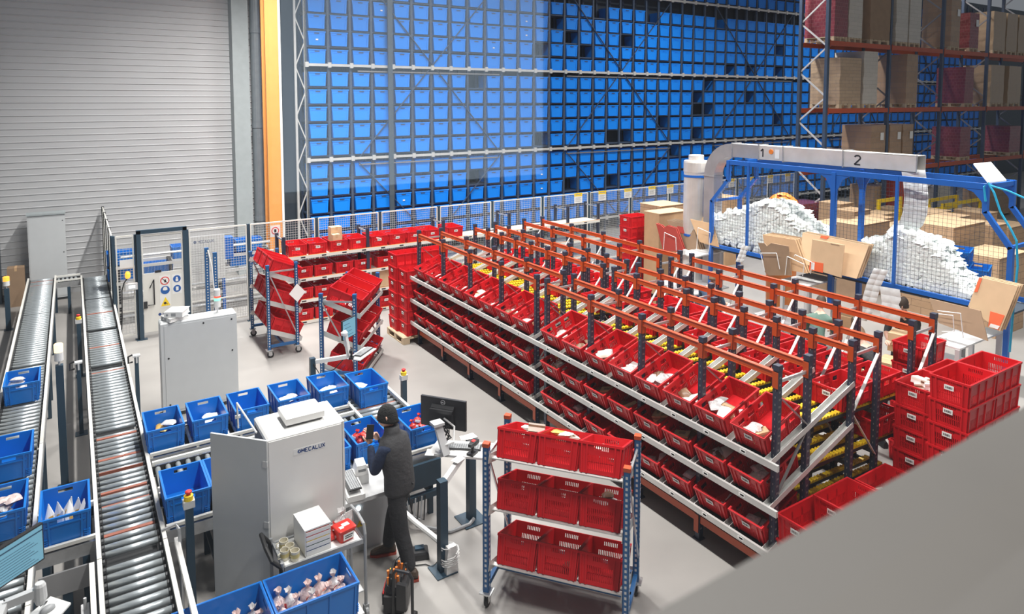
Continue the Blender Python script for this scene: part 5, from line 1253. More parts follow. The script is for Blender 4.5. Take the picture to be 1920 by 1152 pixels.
# packers behind the racks, only partly visible
def packer(label, x, y, yaw, mats, lean=.35, h=1.0, arms=.35, hair='hair_dark', crouch=0.0, hat=True):
    fw = Vec((cos(yaw), sin(yaw), 0)); lf = Vec((-sin(yaw), cos(yaw), 0)); o = Vec((x, y, 0))
    def w(f, l, z): return tuple(o + fw * f + lf * l + Vec((0, 0, z * h)))
    s, c = sin(lean), cos(lean)
    def sp(d): return (s * d, .95 - crouch + c * d)
    J = {'pelvis': (None, w(0, 0, .95 - crouch), (.13, .11))}
    prev = 'pelvis'
    for nm, d, r in (('belly', .15, (.14, .115)), ('chest', .33, (.15, .12)), ('upper', .46, (.125, .10)), ('neck', .56, .06), ('skull', .64, .055)):
        a, z = sp(d); J[nm] = (prev, w(a, 0, z), r); prev = nm
    a, z = sp(.45)
    for sd, nm in ((1, 'l'), (-1, 'r')):
        J[nm + 'sh'] = ('upper', w(a, sd * .18, z - .01), .072); J[nm + 'el'] = (nm + 'sh', w(a + arms * .35, sd * .22, z - .25), .052); J[nm + 'wr'] = (nm + 'el', w(a + arms * .35 + .22, sd * .15, z - .30), .036)
        J[nm + 'hip'] = ('pelvis', w(0, sd * .09, .88 - crouch), .105); J[nm + 'kn'] = (nm + 'hip', w(.06 + crouch * .3, sd * .10, .49 - crouch * .3), .073); J[nm + 'an'] = (nm + 'kn', w(-.02, sd * .10, .09), .058)
    a, z = sp(.72); hp = w(a + .02, 0, z)
    hw = Vec(J['lwr'][1]); hr = Vec(J['rwr'][1])
    t, off = person(label, J, mats, (hp, (fw + Vec((0, 0, -lean))).normalized(), Vec((fw.x * s, fw.y * s, c))), hands=[(tuple(hw), fw, (0, 0, -1), -1, .5), (tuple(hr), fw, (0, 0, -1), 1, .5)])
    cap_shell(t, off, hp, (fw + Vec((0, 0, -lean))).normalized(), Vec((fw.x * s, fw.y * s, c)), hair, 'hair', r=(.106, .084, .122), low=-.02, brim=False, back=-.06)
    for sd, nm in ((1, 'l'), (-1, 'r')):
        mb = MB(); an = Vec(J[nm + 'an'][1]) - off; mb.T = frame((an.x, an.y, 0), fw, up_); mb.loft([[(xx, ww * cc, zz * dd) for cc, dd in ((-1, 0), (1, 0), (1, .6), (.5, 1), (-.5, 1), (-1, .6))] for xx, ww, zz in ((-.09, .035, .09), (0, .045, .11), (.10, .048, .08), (.18, .03, .05))]); mb.T = None; mb.build('shoe', 'rubber', t)
    return t
def pm_(top, legs, sl): return {'default': legs, 'belly': top, 'chest': top, 'upper': top, 'neck': 'skin', 'skull': 'skin', 'lsh': top, 'rsh': top, 'lel': sl, 'rel': sl, 'lwr': 'skin', 'rwr': 'skin'}
packer('person in a grey-blue top bending at the far packing bench', 9.95, 8.72, rad(15), pm_('cloth_blue', 'cloth_dark', 'cloth_blue'), lean=.5, hair='hair_brown')
packer('person in a dark green top and black trousers reaching into the middle bench', 10.28, 6.62, rad(25), pm_('cloth_green', 'cloth_dark', 'cloth_green'), lean=.6)
packer('person in black clothes standing under the blue mesh cage', 11.55, 5.86, rad(200), pm_('cloth_dark', 'cloth_dark', 'cloth_dark'), lean=.25)
packer('person in a black jacket leaning at the bench beside the red crate stack', 9.62, 5.22, rad(60), pm_('cloth_dark', 'cloth_dark', 'cloth_dark'), lean=.75, hair='hair_brown')
# ------------------------------------------------------------------ the worker's desk and stand
t = thing('console_desk', 'light grey console desk between the big cabinet and the worker', 'desk', (2.22, 6.62, 0))
mb = MB(); mb.box(0, 0, .80, .60, .54, .84); mb.build('desk_top', 'light_plastic', t)
mb = MB(); mb.box(0, .40, 0, .66, .54, .80); mb.box(0, .38, .62, .66, .40, .66); mb.build('front_panel', 'cabinet_grey', t)
mb = MB(); mb.tube([(.28, .385, .50), (.28, .40, .50)], .024, 14); mb.build('lit_button', 'lamp_white', t)['label'] = 'glowing white push button'
mb = MB(); mb.prism([(.25, .398, .28), (.37, .398, .28), (.31, .398, .38)], (0, .003, 0)); mb.use(1); mb.bar((.31, .396, .30), (.31, .396, .35), .012, .003, up=(0, 1, 0)); mb.build('warning_triangle', ['sign_yellow', 'ink'], t)
mb = MB(); mb.box(.20, .377, .70, .32, .38, .74); mb.build('type_plate', 'packet_pink', t)
def keyboard(label, loc, rot, w=.44, d=.14, m='black_plastic'):
    t = thing('keyboard', label, 'keyboard', loc, rot); mb = MB(); mb.box(-w / 2, -d / 2, 0, w / 2, d / 2, .014); mb.build('keyboard_case', m, t)
    mb = MB(); nx, ny = 15, 5
    for i in range(nx):
        for j in range(ny): mb.box(-w / 2 + .012 + i * (w - .024) / nx, -d / 2 + .01 + j * (d - .02) / ny, .014, -w / 2 + .012 + (i + .86) * (w - .024) / nx, -d / 2 + .01 + (j + .84) * (d - .02) / ny, .020)
    mb.build('keys', 'grey_plastic', t)
mb = MB(); mb.hexa([(2.25, 6.62, .842), (2.43, 6.60, .842), (2.47, 7.04, .842), (2.29, 7.06, .842), (2.25, 6.62, .90), (2.43, 6.60, .90), (2.47, 7.04, .95), (2.29, 7.06, .95)])
tag(mb.build('keyboard_rest', 'white_plastic'), 'sloping white rest carrying the keyboard on the console desk', 'rest')
keyboard('black keyboard on the white rest beside the big cabinet', (2.355, 6.83, .930), (0, rad(0), rad(85)), .40, .13); bpy.data.objects['keyboard'].rotation_euler = (0, 0, rad(85)); bpy.data.objects['keyboard'].location.z = .948
t = thing('scale_terminal', 'white rounded terminal behind the keyboard at the console desk', 'terminal', (2.52, 6.98, .842), rad(-10))
mb = MB(); mb.loft([[(x, y, z) for x, y in ((-.07, -.10), (.07, -.10), (.07, .10), (-.07, .10))] for z in (0, .10)] + [[(x * .7, y * .85 + .02, .19) for x, y in ((-.07, -.10), (.07, -.10), (.07, .10), (-.07, .10))]]); mb.build('housing', 'white_plastic', t)
mb = MB(); mb.box(-.04, -.088, .11, .04, -.08, .16); mb.build('display', 'grey_plastic', t)
# stand with tray, monitor
t = thing('monitor_stand', 'slate post with a white tray for the black monitor beside the worker', 'stand', (3.14, 6.24, 0))
mb = MB(); mb.box(-.045, -.045, 0, .045, .045, 1.0); mb.build('post', 'steel_blue_dark', t)
mb = MB(); mb.box(-.12, -.12, 0, .12, .12, .012); mb.build('base_plate', 'steel_blue_dark', t)
mb = MB(); mb.bar((.02, 0, .96), (.42, .30, 1.02), .05, .07); mb.build('arm', 'white_plastic', t)
mb = MB(); mb.T = Mat.Translation((.42, .36, 1.03)) @ Mat.Rotation(rad(-38), 4, 'Z'); mb.loft([[(x, y, z) for x, y in ((-.36, -.12), (.34, -.17), (.38, .17), (-.30, .20))] for z in (0, .025)]); mb.T = None; mb.build('tray', 'white_plastic', t)
mb = MB(); mb.bar((.22, .33, 1.06), (.17, .45, 1.40), .085, .05, up=(0, 1, 0)); mb.box(.10, .38, 1.38, .23, .50, 1.41); mb.build('column', 'light_plastic', t)['label'] = 'pale upright column'
mb = MB(); mb.tube([(.20, .36, 1.16), (.30, .30, 1.20), (.36, .40, 1.32), (.28, .50, 1.40)], .012, 8); mb.build('white_hose', 'white_plastic', t)
r_ = random.Random(2)
mb = MB()
for i in range(9):
    p = [(.20 + r_.uniform(0, .12), .44 + r_.uniform(-.05, .08), 1.06 + k * .07) for k in range(5)]; mb.tube([(a + r_.uniform(-.02, .02), b + r_.uniform(-.02, .02), c) for a, b, c in p], .007, 5)
mb.build('cable_bundle', 'rubber', t)
t = thing('pedestal', 'slate floor pedestal under the far end of the white tray', 'pedestal', (3.83, 6.85, 0))
mb = MB(); mb.box(-.045, -.045, .012, .045, .045, 1.0); mb.build('post', 'steel_blue_dark', t)
mb = MB(); mb.box(-.15, -.15, 0, .15, .15, .012); mb.build('base_plate', 'steel_blue_dark', t)
mb = MB(); mb.box(-.06, -.06, 1.0, .06, .06, 1.03); mb.build('head_plate', 'light_plastic', t)
t = thing('monitor', 'black flat monitor seen from behind with a round logo beside the worker', 'monitor', (3.45, 6.80, 1.26), rad(-52))
mb = MB(); mb.box(-.28, -.02, 0, .28, .012, .345); mb.hexa([(-.14, -.05, .05), (.14, -.05, .05), (.14, -.02, .03), (-.14, -.02, .03), (-.14, -.05, .24), (.14, -.05, .24), (.14, -.02, .27), (-.14, -.02, .27)]); mb.build('casing', 'black_plastic', t)
mb = MB(); mb.box(-.27, .012, .012, .27, .0135, .335); mb.build('screen', 'screen_line', t)
mb = MB(); n = 20
for j in range(n): a, b = 2 * pi * j / n, 2 * pi * (j + 1) / n; mb.bar((.026 * cos(a), -.0215, .30 + .026 * sin(a)), (.026 * cos(b), -.0215, .30 + .026 * sin(b)), .004, .002, up=(0, 1, 0))
letters(mb, 'DELL', (-.0195, -.0215, .292), (1, 0, 0), (0, 0, 1), .013, .2)
mb.build('logo', 'light_plastic', t)['label'] = 'round grey logo'
mb = MB(); mb.box(-.14, -.085, .20, .14, -.05, .235); mb.build('sound_bar', 'black_plastic', t)
keyboard('black keyboard on the white tray below the black monitor', (3.60, 6.62, 1.058), rad(-38), .42, .13)
t = thing('barcode_scanner', 'dark barcode scanner in its cradle on the white tray', 'scanner', (3.62, 6.44, 1.057), rad(30))
mb = MB(); mb.loft([[(x, y, z) for x, y in ((-.06, -.04), (.06, -.04), (.06, .04), (-.06, .04))] for z in (0, .025)]); mb.tube([(0, 0, .02), (.01, 0, .10)], .02, 8); mb.build('cradle', 'black_plastic', t)
mb = MB(); mb.loft([[(x, y * w, .115 + z * hh) for y, z in ((-1, -1), (1, -1), (1, 1), (-1, 1))] for x, w, hh in ((-.06, .02, .016), (.03, .035, .025), (.09, .036, .022))]); mb.use(1); mb.box(.0, -.02, .138, .05, .02, .142); mb.build('scanner_head', ['black_plastic', 'sign_red'], t)
for (x, y, a, lb) in ((3.74, 6.80, -.3, 'white paper on the tray behind the keyboard'), (3.43, 6.42, .4, 'white paper on the tray beside the scanner'), (3.24, 6.72, .9, 'white paper sticking out at the left of the tray')):
    mb = MB(); mb.box(-.07, -.05, 0, .07, .05, .003); tag(mb.build('paper_sheet', 'paper_white', None, loc=(x, y, 1.057), rot=(0, 0, a)), lb, 'paper')
# cables and power strip on the floor
t = thing('power_strip', 'white power strip with coiled cables at the foot of the stand post', 'power strip', (3.20, 6.16, 0))
mb = MB(); mb.hexa([(-.07, -.03, .01), (.07, -.03, .01), (.07, .03, .01), (-.07, .03, .01), (-.05, -.03, .30), (.05, -.03, .30), (.05, .03, .30), (-.05, .03, .30)]); mb.build('strip_body', 'white_plastic', t)
mb = MB()
for i in range(6): a0 = i; mb.tube([(.10 * cos(a0 + k * .7) + .0, .09 * sin(a0 + k * .7) + .03, .05 + .035 * i + .01 * k) for k in range(9)], .006, 5)
mb.build('white_cables', 'white_plastic', t)
mb = MB(); mb.tube([(2.98, 6.95, .36), (3.05, 6.75, .30), (3.12, 6.45, .28), (3.16, 6.30, .26)], .03, 8); tag(mb.build('cable_duct', 'white_plastic'), 'white cable duct sloping down to the stand post', 'cable duct')
mb = MB(); mb.tube([(3.0, 7.1, .35), (3.2, 7.0, .06), (3.5, 6.75, .02), (3.75, 6.75, .02), (3.83, 6.78, .05)], .022, 8); tag(mb.build('cable', 'grey_plastic'), 'grey cable curving over the floor to the pedestal', 'cable')
for i in range(5):
    mb = MB(); x = 2.98 + i * .04
    mb.tube([(x, 7.14, .50), (x + .02, 7.05, .30 - .03 * i), (x + .12, 6.95, .22 - .02 * i), (x + .16, 7.0, .40)], .009, 6); tag(mb.build('cable', 'grey_plastic' if i % 2 else 'rubber'), 'cable loop hanging under the near lane beside the worker', 'cable', 'cable loops under the near lane')
t = thing('tool_charger', 'black tool charger on the floor right of the worker', 'charger', (3.03, 6.58, 0), rad(-20))
mb = MB(); mb.loft([[(x * s, y * s, z) for x, y in ((-.10, -.08), (.10, -.08), (.10, .08), (-.10, .08))] for z, s in ((.004, 1), (.06, .95), (.08, .8))]); mb.build('charger_case', 'black_plastic', t)
mb = MB(); mb.box(-.05, -.02, .08, .05, .05, .10); mb.build('battery_slot', 'steel_blue_dark', t)
mb = MB(); mb.tube([(-.10, 0, .03), (-.2, .05, .01), (-.28, -.05, .01), (-.15, -.15, .01), (.05, -.16, .01), (.12, -.22, .01), (.2, -.12, .01)], .006, 5); mb.build('power_cord', 'rubber', t)

# ------------------------------------------------------------------ service trolley before the cabinet
t = thing('service_trolley', 'grey trolley with a white top tray in front of the big cabinet', 'trolley', (1.46, 6.06, 0))
mb = MB(); mb.box(0, 0, .765, .74, .41, .78); mb.build('tray', 'white_plastic', t)
mb = MB()
for (a, b) in (((0, 0), (.74, 0)), ((0, .41), (.74, .41)), ((0, 0), (0, .41)), ((.74, 0), (.74, .41))): mb.bar((a[0], a[1], .775), (b[0], b[1], .775), .022, .045)
mb.build('tray_rim', 'grey_plastic', t)
mb = MB(); mb.box(0, 0, .26, .74, .41, .275); mb.build('lower_tray', 'light_plastic', t)
for (x, y) in ((.76, 0), (.76, .41), (-.02, 0), (-.02, .41)):
    mb = MB(); mb.tube([(x, y, .12), (x, y, .84)] + ([(x, .03 if y == 0 else .38, .92), (x, .20, .94)] if x > .5 else []), .016, 8); mb.build('tube_leg', 'grey_plastic', t)
    mb = MB(); mb.tube([(x - .014, y, .055), (x + .014, y, .055)], .055, 14); mb.box(x - .025, y - .02, .05, x + .025, y + .02, .13); mb.build('caster', 'grey_plastic', t)
mb = MB(); mb.tube([(-.02, .0, .62), (-.03, .0, .80), (-.10, .02, .87), (-.13, .12, .95), (-.13, .30, .98), (-.10, .40, .90), (-.03, .41, .80), (-.02, .41, .62)], .020, 8); mb.build('push_handle', 'rubber', t)['label'] = 'black push handle'
tz = .782
t = thing('drawer_unit', 'white drawer unit with colourful slots on the trolley', 'drawer unit', (1.66, 6.10, tz), rad(3))
mb = MB(); mb.box(0, 0, 0, .245, .32, .012); mb.box(0, .31, 0, .245, .32, .245); mb.box(0, 0, 0, .008, .32, .245); mb.box(.237, 0, 0, .245, .32, .245); mb.box(-.002, -.002, .245, .247, .322, .258); mb.build('shell', 'white_plastic', t)
for k, m in enumerate(('sign_blue', 'lamp_green', 'sign_yellow', 'sign_red', 'sign_red')):
    z = .014 + k * .046
    mb = MB(); mb.box(.010, -.004, z, .235, .30, z + .034); mb.build('drawer', 'white_plastic', t)
    mb = MB(); mb.hexa([(.014, .002, z + .034), (.231, .002, z + .034), (.231, .20, z + .034), (.014, .20, z + .034), (.014, .002, z + .0455), (.231, .002, z + .0455), (.231, .20, z + .0455), (.014, .20, z + .0455)]); mb.build('slot_stripe', {'lamp_green': 'cloth_green', 'sign_blue': 'logo_blue'}.get(m, 'print_red' if m == 'sign_red' and k == 4 else m), t)['label'] = 'coloured slot'
mugm = MB(); mugm.lathe([(.036, 0), (.040, .01), (.041, .09), (.037, .09), (.035, .012)], 16, cap1=True); mugm.tube([(.040, 0, .072), (.066, 0, .066), (.068, 0, .030), (.040, 0, .022)], .006, 6); mugm.use(1); mugm.lathe([(.0415, .03), (.0418, .066)], 16, cap0=False, cap1=False)
mm = mugm.mesh('mug', ['mug_white', 'mug_yellow'])
for (x, y, r, lb) in ((1.575, 6.13, 2.0, 'cream mug on the trolley, nearest the front'), (1.555, 6.235, 2.6, 'cream mug on the trolley, second from the front'), (1.525, 6.335, 3.0, 'cream mug on the trolley, farthest from the front'), (1.497, 6.19, 3.4, 'pale mug on the trolley, leftmost beside the handle')):
    o = put('mug', mm, None, (x, y, tz), (0, 0, r)); tag(o, lb, 'mug', 'mugs on the trolley')
t = thing('plastic_tub', 'red plastic tub with a lid on the trolley', 'tub', (2.06, 6.19, tz), rad(10))
def rr_(w, d, z, r=.02): return [(sx * (w - r) + r * cos(a), sy * (d - r) + r * sin(a), z) for sx, sy, a0 in ((1, 1, 0), (-1, 1, pi / 2), (-1, -1, pi), (1, -1, 3 * pi / 2)) for a in (a0, a0 + pi / 4, a0 + pi / 2)]
mb = MB(); mb.loft([rr_(.072, .064, 0), rr_(.084, .076, .11)]); mb.build('tub_body', 'tub_red', t)
mb = MB(); mb.loft([rr_(.092, .084, .105), rr_(.092, .084, .122), rr_(.086, .078, .128)]); mb.build('lid', 'tub_red', t)
mb = MB(); mb.box(-.05, -.0815, .025, .06, -.0755, .085); mb.use(1)
for k, z in enumerate((.062, .042)): mb.box(-.035, -.0825, z, .045 - .01 * k, -.081, z + .010)
mb.use(0); mb.box(-.02, -.02, .1275, .05, .03, .1295); mb.box(-.06, -.04, .1275, -.02, .0, .1295)
mb.build('tub_label', ['paper_white', 'ink'], t)['label'] = 'white label with dark lettering'
o = put('sweets_bag', GOODS['red_bag'], None, (2.10, 6.38, tz)); o.scale = (1.1, 1.1, 1.0); tag(o, 'tied clear bag standing behind the red tub on the trolley', 'bag')
mb = MB(); mb.box(-.045, -.003, 0, .045, .003, .15); tag(mb.build('card_holder', 'packet_clear', None, loc=(2.17, 6.33, tz), rot=(-.15, 0, .3)), 'upright clear card holder behind the tub on the trolley', 'card holder')
o = put('sweets_bag', GOODS['candy'], None, (1.955, 6.24, tz)); tag(o, 'small orange sweets packet between drawer unit and red tub', 'bag')

# ------------------------------------------------------------------ two big blue crates with sweets in the foreground
BIGM = crate(.69, .46, .30, 'blue').mesh('large_blue_crate', 'crate_blue')
t = thing('crate_table', 'low table carrying the two large blue crates in the foreground', 'table', (.54, 5.50, 0))
mb = MB(); mb.box(0, 0, .46, 1.46, .48, .50); mb.build('table_top', 'light_plastic', t)
for (x, y) in ((.04, .04), (1.42, .04), (.04, .44), (1.42, .44)):
    mb = MB(); mb.box(x - .025, y - .025, 0, x + .025, y + .025, .46); mb.build('leg', 'steel_blue_dark', t)
for x, lb, sd, n in ((.885, 'large blue crate with tied sweets bags, left of the pair in the foreground', 31, 9), (1.605, 'large blue crate with tied sweets bags, right of the pair below the trolley', 32, 16)):
    o = put('large_blue_crate', BIGM, None, (x, 5.74, .502)); tag(o, lb, 'crate', 'large blue crates in the foreground')
    r_ = random.Random(sd); k = 0
    for ix in range(5):
        for iy in range(3):
            if sd == 31 and (ix < 1): continue
            b = put('sweets_bag', GOODS['pink_bag'] if (ix + iy) % 3 else GOODS['red_bag'], None, (x - .26 + ix * .13 + r_.uniform(-.012, .012), 5.74 - .14 + iy * .14 + r_.uniform(-.012, .012), .515 + (.0 if sd == 31 else .03)), (r_.uniform(-.12, .12), r_.uniform(-.12, .12), r_.uniform(0, 6)))
            b.scale = (.86, .86, .95); tag(b, 'tied bag of sweets in the %s foreground crate' % ('left' if sd == 31 else 'right'), 'bag', 'sweets bags in the %s foreground crate' % ('left' if sd == 31 else 'right'))
# tool bag, hand cart handle
t = thing('tool_bag', 'black tool bag with orange-handled tools on the floor by the trolley', 'bag', (2.55, 6.06, 0), rad(-35))
def rb(w, d, z, n=14): return [(w * math.copysign(abs(cos(2 * pi * j / n)) ** .6, cos(2 * pi * j / n)), d * math.copysign(abs(sin(2 * pi * j / n)) ** .6, sin(2 * pi * j / n)), z) for j in range(n)]
mb = MB(); mb.loft([rb(.11, .16, 0), rb(.125, .175, .08), rb(.12, .17, .22), rb(.10, .15, .27)]); mb.build('bag_body', 'black_plastic', t)
mb = MB(); mb.box(-.135, -.10, .05, -.115, .10, .18); mb.box(-.10, -.19, .04, .10, -.165, .20); mb.build('pocket', 'rubber', t)
mb = MB(); mb.tube([(-.05, -.13, .26), (-.05, -.10, .37), (-.05, .10, .37), (-.05, .13, .26)], .012, 6); mb.tube([(.05, -.13, .26), (.06, -.10, .34), (.06, .10, .34), (.05, .13, .26)], .012, 6); mb.build('carry_handle', 'rubber', t)
mb = MB(); mb.tube([(-.12, -.12, .18), (-.125, .0, .20), (-.12, .12, .18)], .007, 5); mb.build('piping', 'sign_red', t)['label'] = 'red piping'
r_ = random.Random(8)
for i in range(12):
    x, y = r_.uniform(-.08, .08), -.13 + i * .023; mb = MB(); mb.tube([(x, y, .24), (x + r_.uniform(-.02, .02), y + r_.uniform(-.015, .015), .32 + r_.uniform(0, .05))], .013, 8)
    o = mb.build('hand_tool', 'tool_orange' if i % 3 else 'sign_yellow' if i == 6 else 'rubber', None, loc=t.location, rot=(0, 0, rad(-35))); tag(o, 'hand tool with a coloured grip sticking out of the tool bag', 'tool', 'hand tools in the tool bag')
t = thing('folding_cart', 'black folded hand cart handle in front of the tool bag', 'cart', (2.50, 5.82, 0), rad(-50))
mb = MB(); mb.tube([(-.10, 0, .02), (-.10, 0, .44), (-.07, 0, .49), (.07, 0, .49), (.10, 0, .44), (.10, 0, .02)], .016, 8); mb.box(-.05, -.04, .12, .05, .0, .38); mb.build('handle_frame', 'black_plastic', t)
mb = MB(); mb.tube([(-.12, .03, .045), (-.09, .03, .045)], .045, 12); mb.tube([(.09, .03, .045), (.12, .03, .045)], .045, 12); mb.build('wheels', 'rubber', t)

# ------------------------------------------------------------------ monitor post in front of the middle cart
t = thing('terminal_stand', 'white arm with a small tray holding a lit monitor before the middle cart', 'monitor arm', (3.02, 10.45, 0))
mb = MB(); mb.bar((.04, -.03, .92), (.52, -.22, .97), .05, .06); mb.build('arm', 'white_plastic', t)
mb = MB(); mb.bar((.52, -.22, .95), (.44, -.26, 1.36), .06, .05); mb.lathe([(.05, 1.34), (.055, 1.38), (.03, 1.41)], 12, (.43, -.26, 0)); mb.build('column', 'white_plastic', t)
mb = MB(); mb.T = Mat.Translation((.70, -.30, .99)) @ Mat.Rotation(rad(40), 4, 'Z'); mb.box(-.26, -.11, 0, .26, .11, .015); mb.T = None; mb.build('tray', 'white_plastic', t)
mb = MB(); mb.tube([(.0, -.05, .9), (.1, -.08, .7), (.3, -.14, .78), (.45, -.2, .95)], .008, 6); mb.build('cable', 'rubber', t)
t = thing('monitor', 'small monitor with a light blue screen before the middle cart', 'monitor', (3.555, 10.29, 1.25), rad(34))
mb = MB(); mb.box(-.17, -.012, 0, .17, .015, .31); mb.build('casing', 'black_plastic', t)
mb = MB(); mb.box(-.16, -.0135, .012, .16, -.012, .298); mb.use(1)
for k in range(4): mb.box(-.13, -.0142, .05 + .06 * k, .1 - .03 * k, -.0134, .056 + .06 * k)
mb.build('screen', ['screen_cyan', 'screen_line'], t)
keyboard('dark keyboard on the tray before the middle cart', (3.76, 10.18, 1.008), rad(40), .40, .12)
t = thing('barcode_scanner', 'dark barcode scanner on the tray before the middle cart', 'scanner', (3.50, 10.02, 1.008), rad(60))
mb = MB(); mb.box(-.05, -.035, 0, .05, .035, .03); mb.tube([(0, 0, .03), (0, 0, .10)], .018, 8); mb.build('cradle', 'black_plastic', t)
mb = MB(); mb.box(-.05, -.025, .10, .07, .025, .14); mb.build('scanner_head', 'black_plastic', t)

# ------------------------------------------------------------------ workstation at the bottom left corner
t = thing('monitor', 'monitor with a light blue screen at the bottom left picture edge', 'monitor', (-.33, 6.38, 1.36), rad(40))
mb = MB(); mb.box(-.50, -.015, 0, .01, .02, .30); mb.build('casing', 'black_plastic', t)
mb = MB(); mb.box(-.49, -.0165, .012, 0, -.015, .288); mb.use(1); mb.box(-.49, -.0175, .245, 0, -.0163, .256)
for k in range(9): mb.box(-.47, -.0172, .03 + .022 * k, -.04 - .03 * (k % 3), -.0164, .034 + .022 * k)
mb.build('screen', ['screen_cyan', 'screen_line'], t)
t = thing('terminal_stand', 'white jointed monitor arm with a mouse board at the bottom left', 'monitor arm', (-.62, 5.75, 0))
mb = MB(); mb.box(-.04, -.04, 0, .04, .04, 1.2); mb.build('post', 'steel_blue_dark', t)
a0 = atz(8, 1135, 1.30); a1 = atz(75, 1108, 1.34); a2 = atz(88, 1128, 1.18)
b0 = Vec((-.62, 5.75, 0))
mb = MB(); mb.bar(Vec((0, 0, 1.22)), a0 - b0, .05, .06); mb.bar(a0 - b0, a1 - b0, .05, .06); mb.loft([ring(a1 - b0 + Vec((.0, 0, z)), (1, 0, 0), (0, 1, 0), r, r, 12) for z, r in ((.06, .03), (.04, .04), (-.06, .045), (-.10, .03))]); mb.build('arm', 'light_plastic', t)
mb = MB(); mb.tube([a0 - b0 + Vec((0, 0, .04)), a0 - b0 + Vec((.02, -.02, -.10)), a0 - b0 + Vec((-.05, -.05, -.2))], .006, 6); mb.tube([a1 - b0 + Vec((-.05, 0, -.02)), a1 - b0 + Vec((0, 0, -.12)), a2 - b0], .006, 6); mb.build('cable', 'rubber', t)
c = [atz(95, 1122, 1.16), atz(133, 1134, 1.16), atz(100, 1172, 1.16), atz(50, 1160, 1.16)]
mb = MB(); mb.loft([[v - b0 + Vec((0, 0, z)) for v in c[::-1]] for z in (0, .014)]); mb.build('mouse_board', 'white_plastic', t)
mc = atz(89, 1142, 1.19)
mb = MB(); mb.loft([ring((0, 0, 0), (1, 0, 0), (0, 1, 0), .055, .033, 14), ring((0, 0, .018), (1, 0, 0), (0, 1, 0), .053, .032, 14), ring((0, 0, .034), (1, 0, 0), (0, 1, 0), .03, .018, 14)])
tag(mb.build('computer_mouse', 'grey_plastic', None, smooth=True, loc=(mc.x, mc.y, 1.175), rot=(0, 0, .5)), 'dark grey mouse on the white board at the bottom left', 'mouse')
# ------------------------------------------------------------------ blue mesh cage over the packing benches
CX, CXR, CN, CFAR = 11.5, 12.4, 4.36, 9.93
t = thing('mesh_cage', 'blue steel cage with dark netting above the packing benches', 'cage', (CX, CN, 0))
def cg(name, a, b, w=.07, h=.07, m='frame_blue'):
    mb = MB(); mb.bar(Vec(a) - Vec((CX, CN, 0)), Vec(b) - Vec((CX, CN, 0)), w, h); return mb.build(name, m, t)
for X, m in ((CX, 'frame_blue'), (CXR, 'steel_blue_dark')):
    mm_ = 'frame_blue' if X == CX else 'frame_blue'
    for y0, y1 in ((CN, CN + .36), (CFAR, CFAR - .42)):
        cg('corner_post', (X, y0, 0), (X, y0, 2.85), m=mm_); cg('slanted_post', (X, y0, 2.82), (X, y1, 3.32), m=mm_); cg('top_post', (X, y1, 3.30), (X, y1, 3.74), m=mm_)
    cg('top_beam', (X, CN + .33, 3.70), (X, CFAR - .40, 3.70), .05, .09)
    cg('centre_post', (X, 7.15, 1.3), (X, 7.15, 3.70), .08, .08, mm_)
    mb = MB(); g = [Vec((X - .012 - CX, 7.15 + s * a - CN, z)) for s, pts in ((1, ((.34, 3.68), (.16, 3.58), (.07, 3.40), (.05, 3.18))),) for a, z in pts]
    poly = [(X - .014 - CX, 7.15 + a - CN, z) for a, z in ((.34, 3.68), (.16, 3.58), (.07, 3.40), (.04, 3.15), (-.04, 3.15), (-.07, 3.40), (-.16, 3.58), (-.34, 3.68))]
    mb.prism(poly, (.028, 0, 0)); mb.build('gusset', mm_, t)
    mb = MB(); mb.prism([(X - .014 - CX, CN + .33 + a - CN, z) for a, z in ((0, 3.30), (0, 3.68), (.42, 3.68), (.20, 3.60), (.09, 3.48))], (.028, 0, 0)); mb.build('gusset', mm_, t)
for y in (CN + .36, CFAR - .42): cg('cross_beam', (CX, y, 3.70), (CXR, y, 3.70), .05, .07)
for y in (CN, CFAR): cg('cross_beam', (CX, y, 2.84), (CXR, y, 2.84), .05, .05)
for y in (6.03, 9.0): cg('net_post', (CX - .01, y, 1.86), (CX - .01, y, 3.74), .045, .045)
cg('bottom_rail', (CX, CN, 1.88), (CX, CFAR, 1.88), .06, .07); cg('bottom_rail', (CXR, CN, 1.88), (CXR, CFAR, 1.88), .06, .07)
mb = MB(); mb.box(0, 0, 1.80, CXR - CX, CFAR - CN, 1.83); mb.build('floor_net', 'net_dark', t)
mb = MB(); n = 84
for i in range(n + 1):
    y = .03 + (CFAR - CN - .06) * i / n; zt = 3.68 if .36 < y < CFAR - CN - .42 else 2.85 + (min(y, CFAR - CN - y)) * 1.2
    mb.cbox((.0, y, (1.9 + zt) / 2), (.003, .003, zt - 1.9))
for i in range(1, 28):
    z = 1.88 + i * .066; e = 0.0 if z < 2.85 else (z - 2.85) / 1.2
    mb.cbox((.0, (CFAR - CN) / 2, z), (.003, CFAR - CN - 2 * e, .003))
mb.build('front_net', 'net_dark', t)['label'] = 'dark square netting'
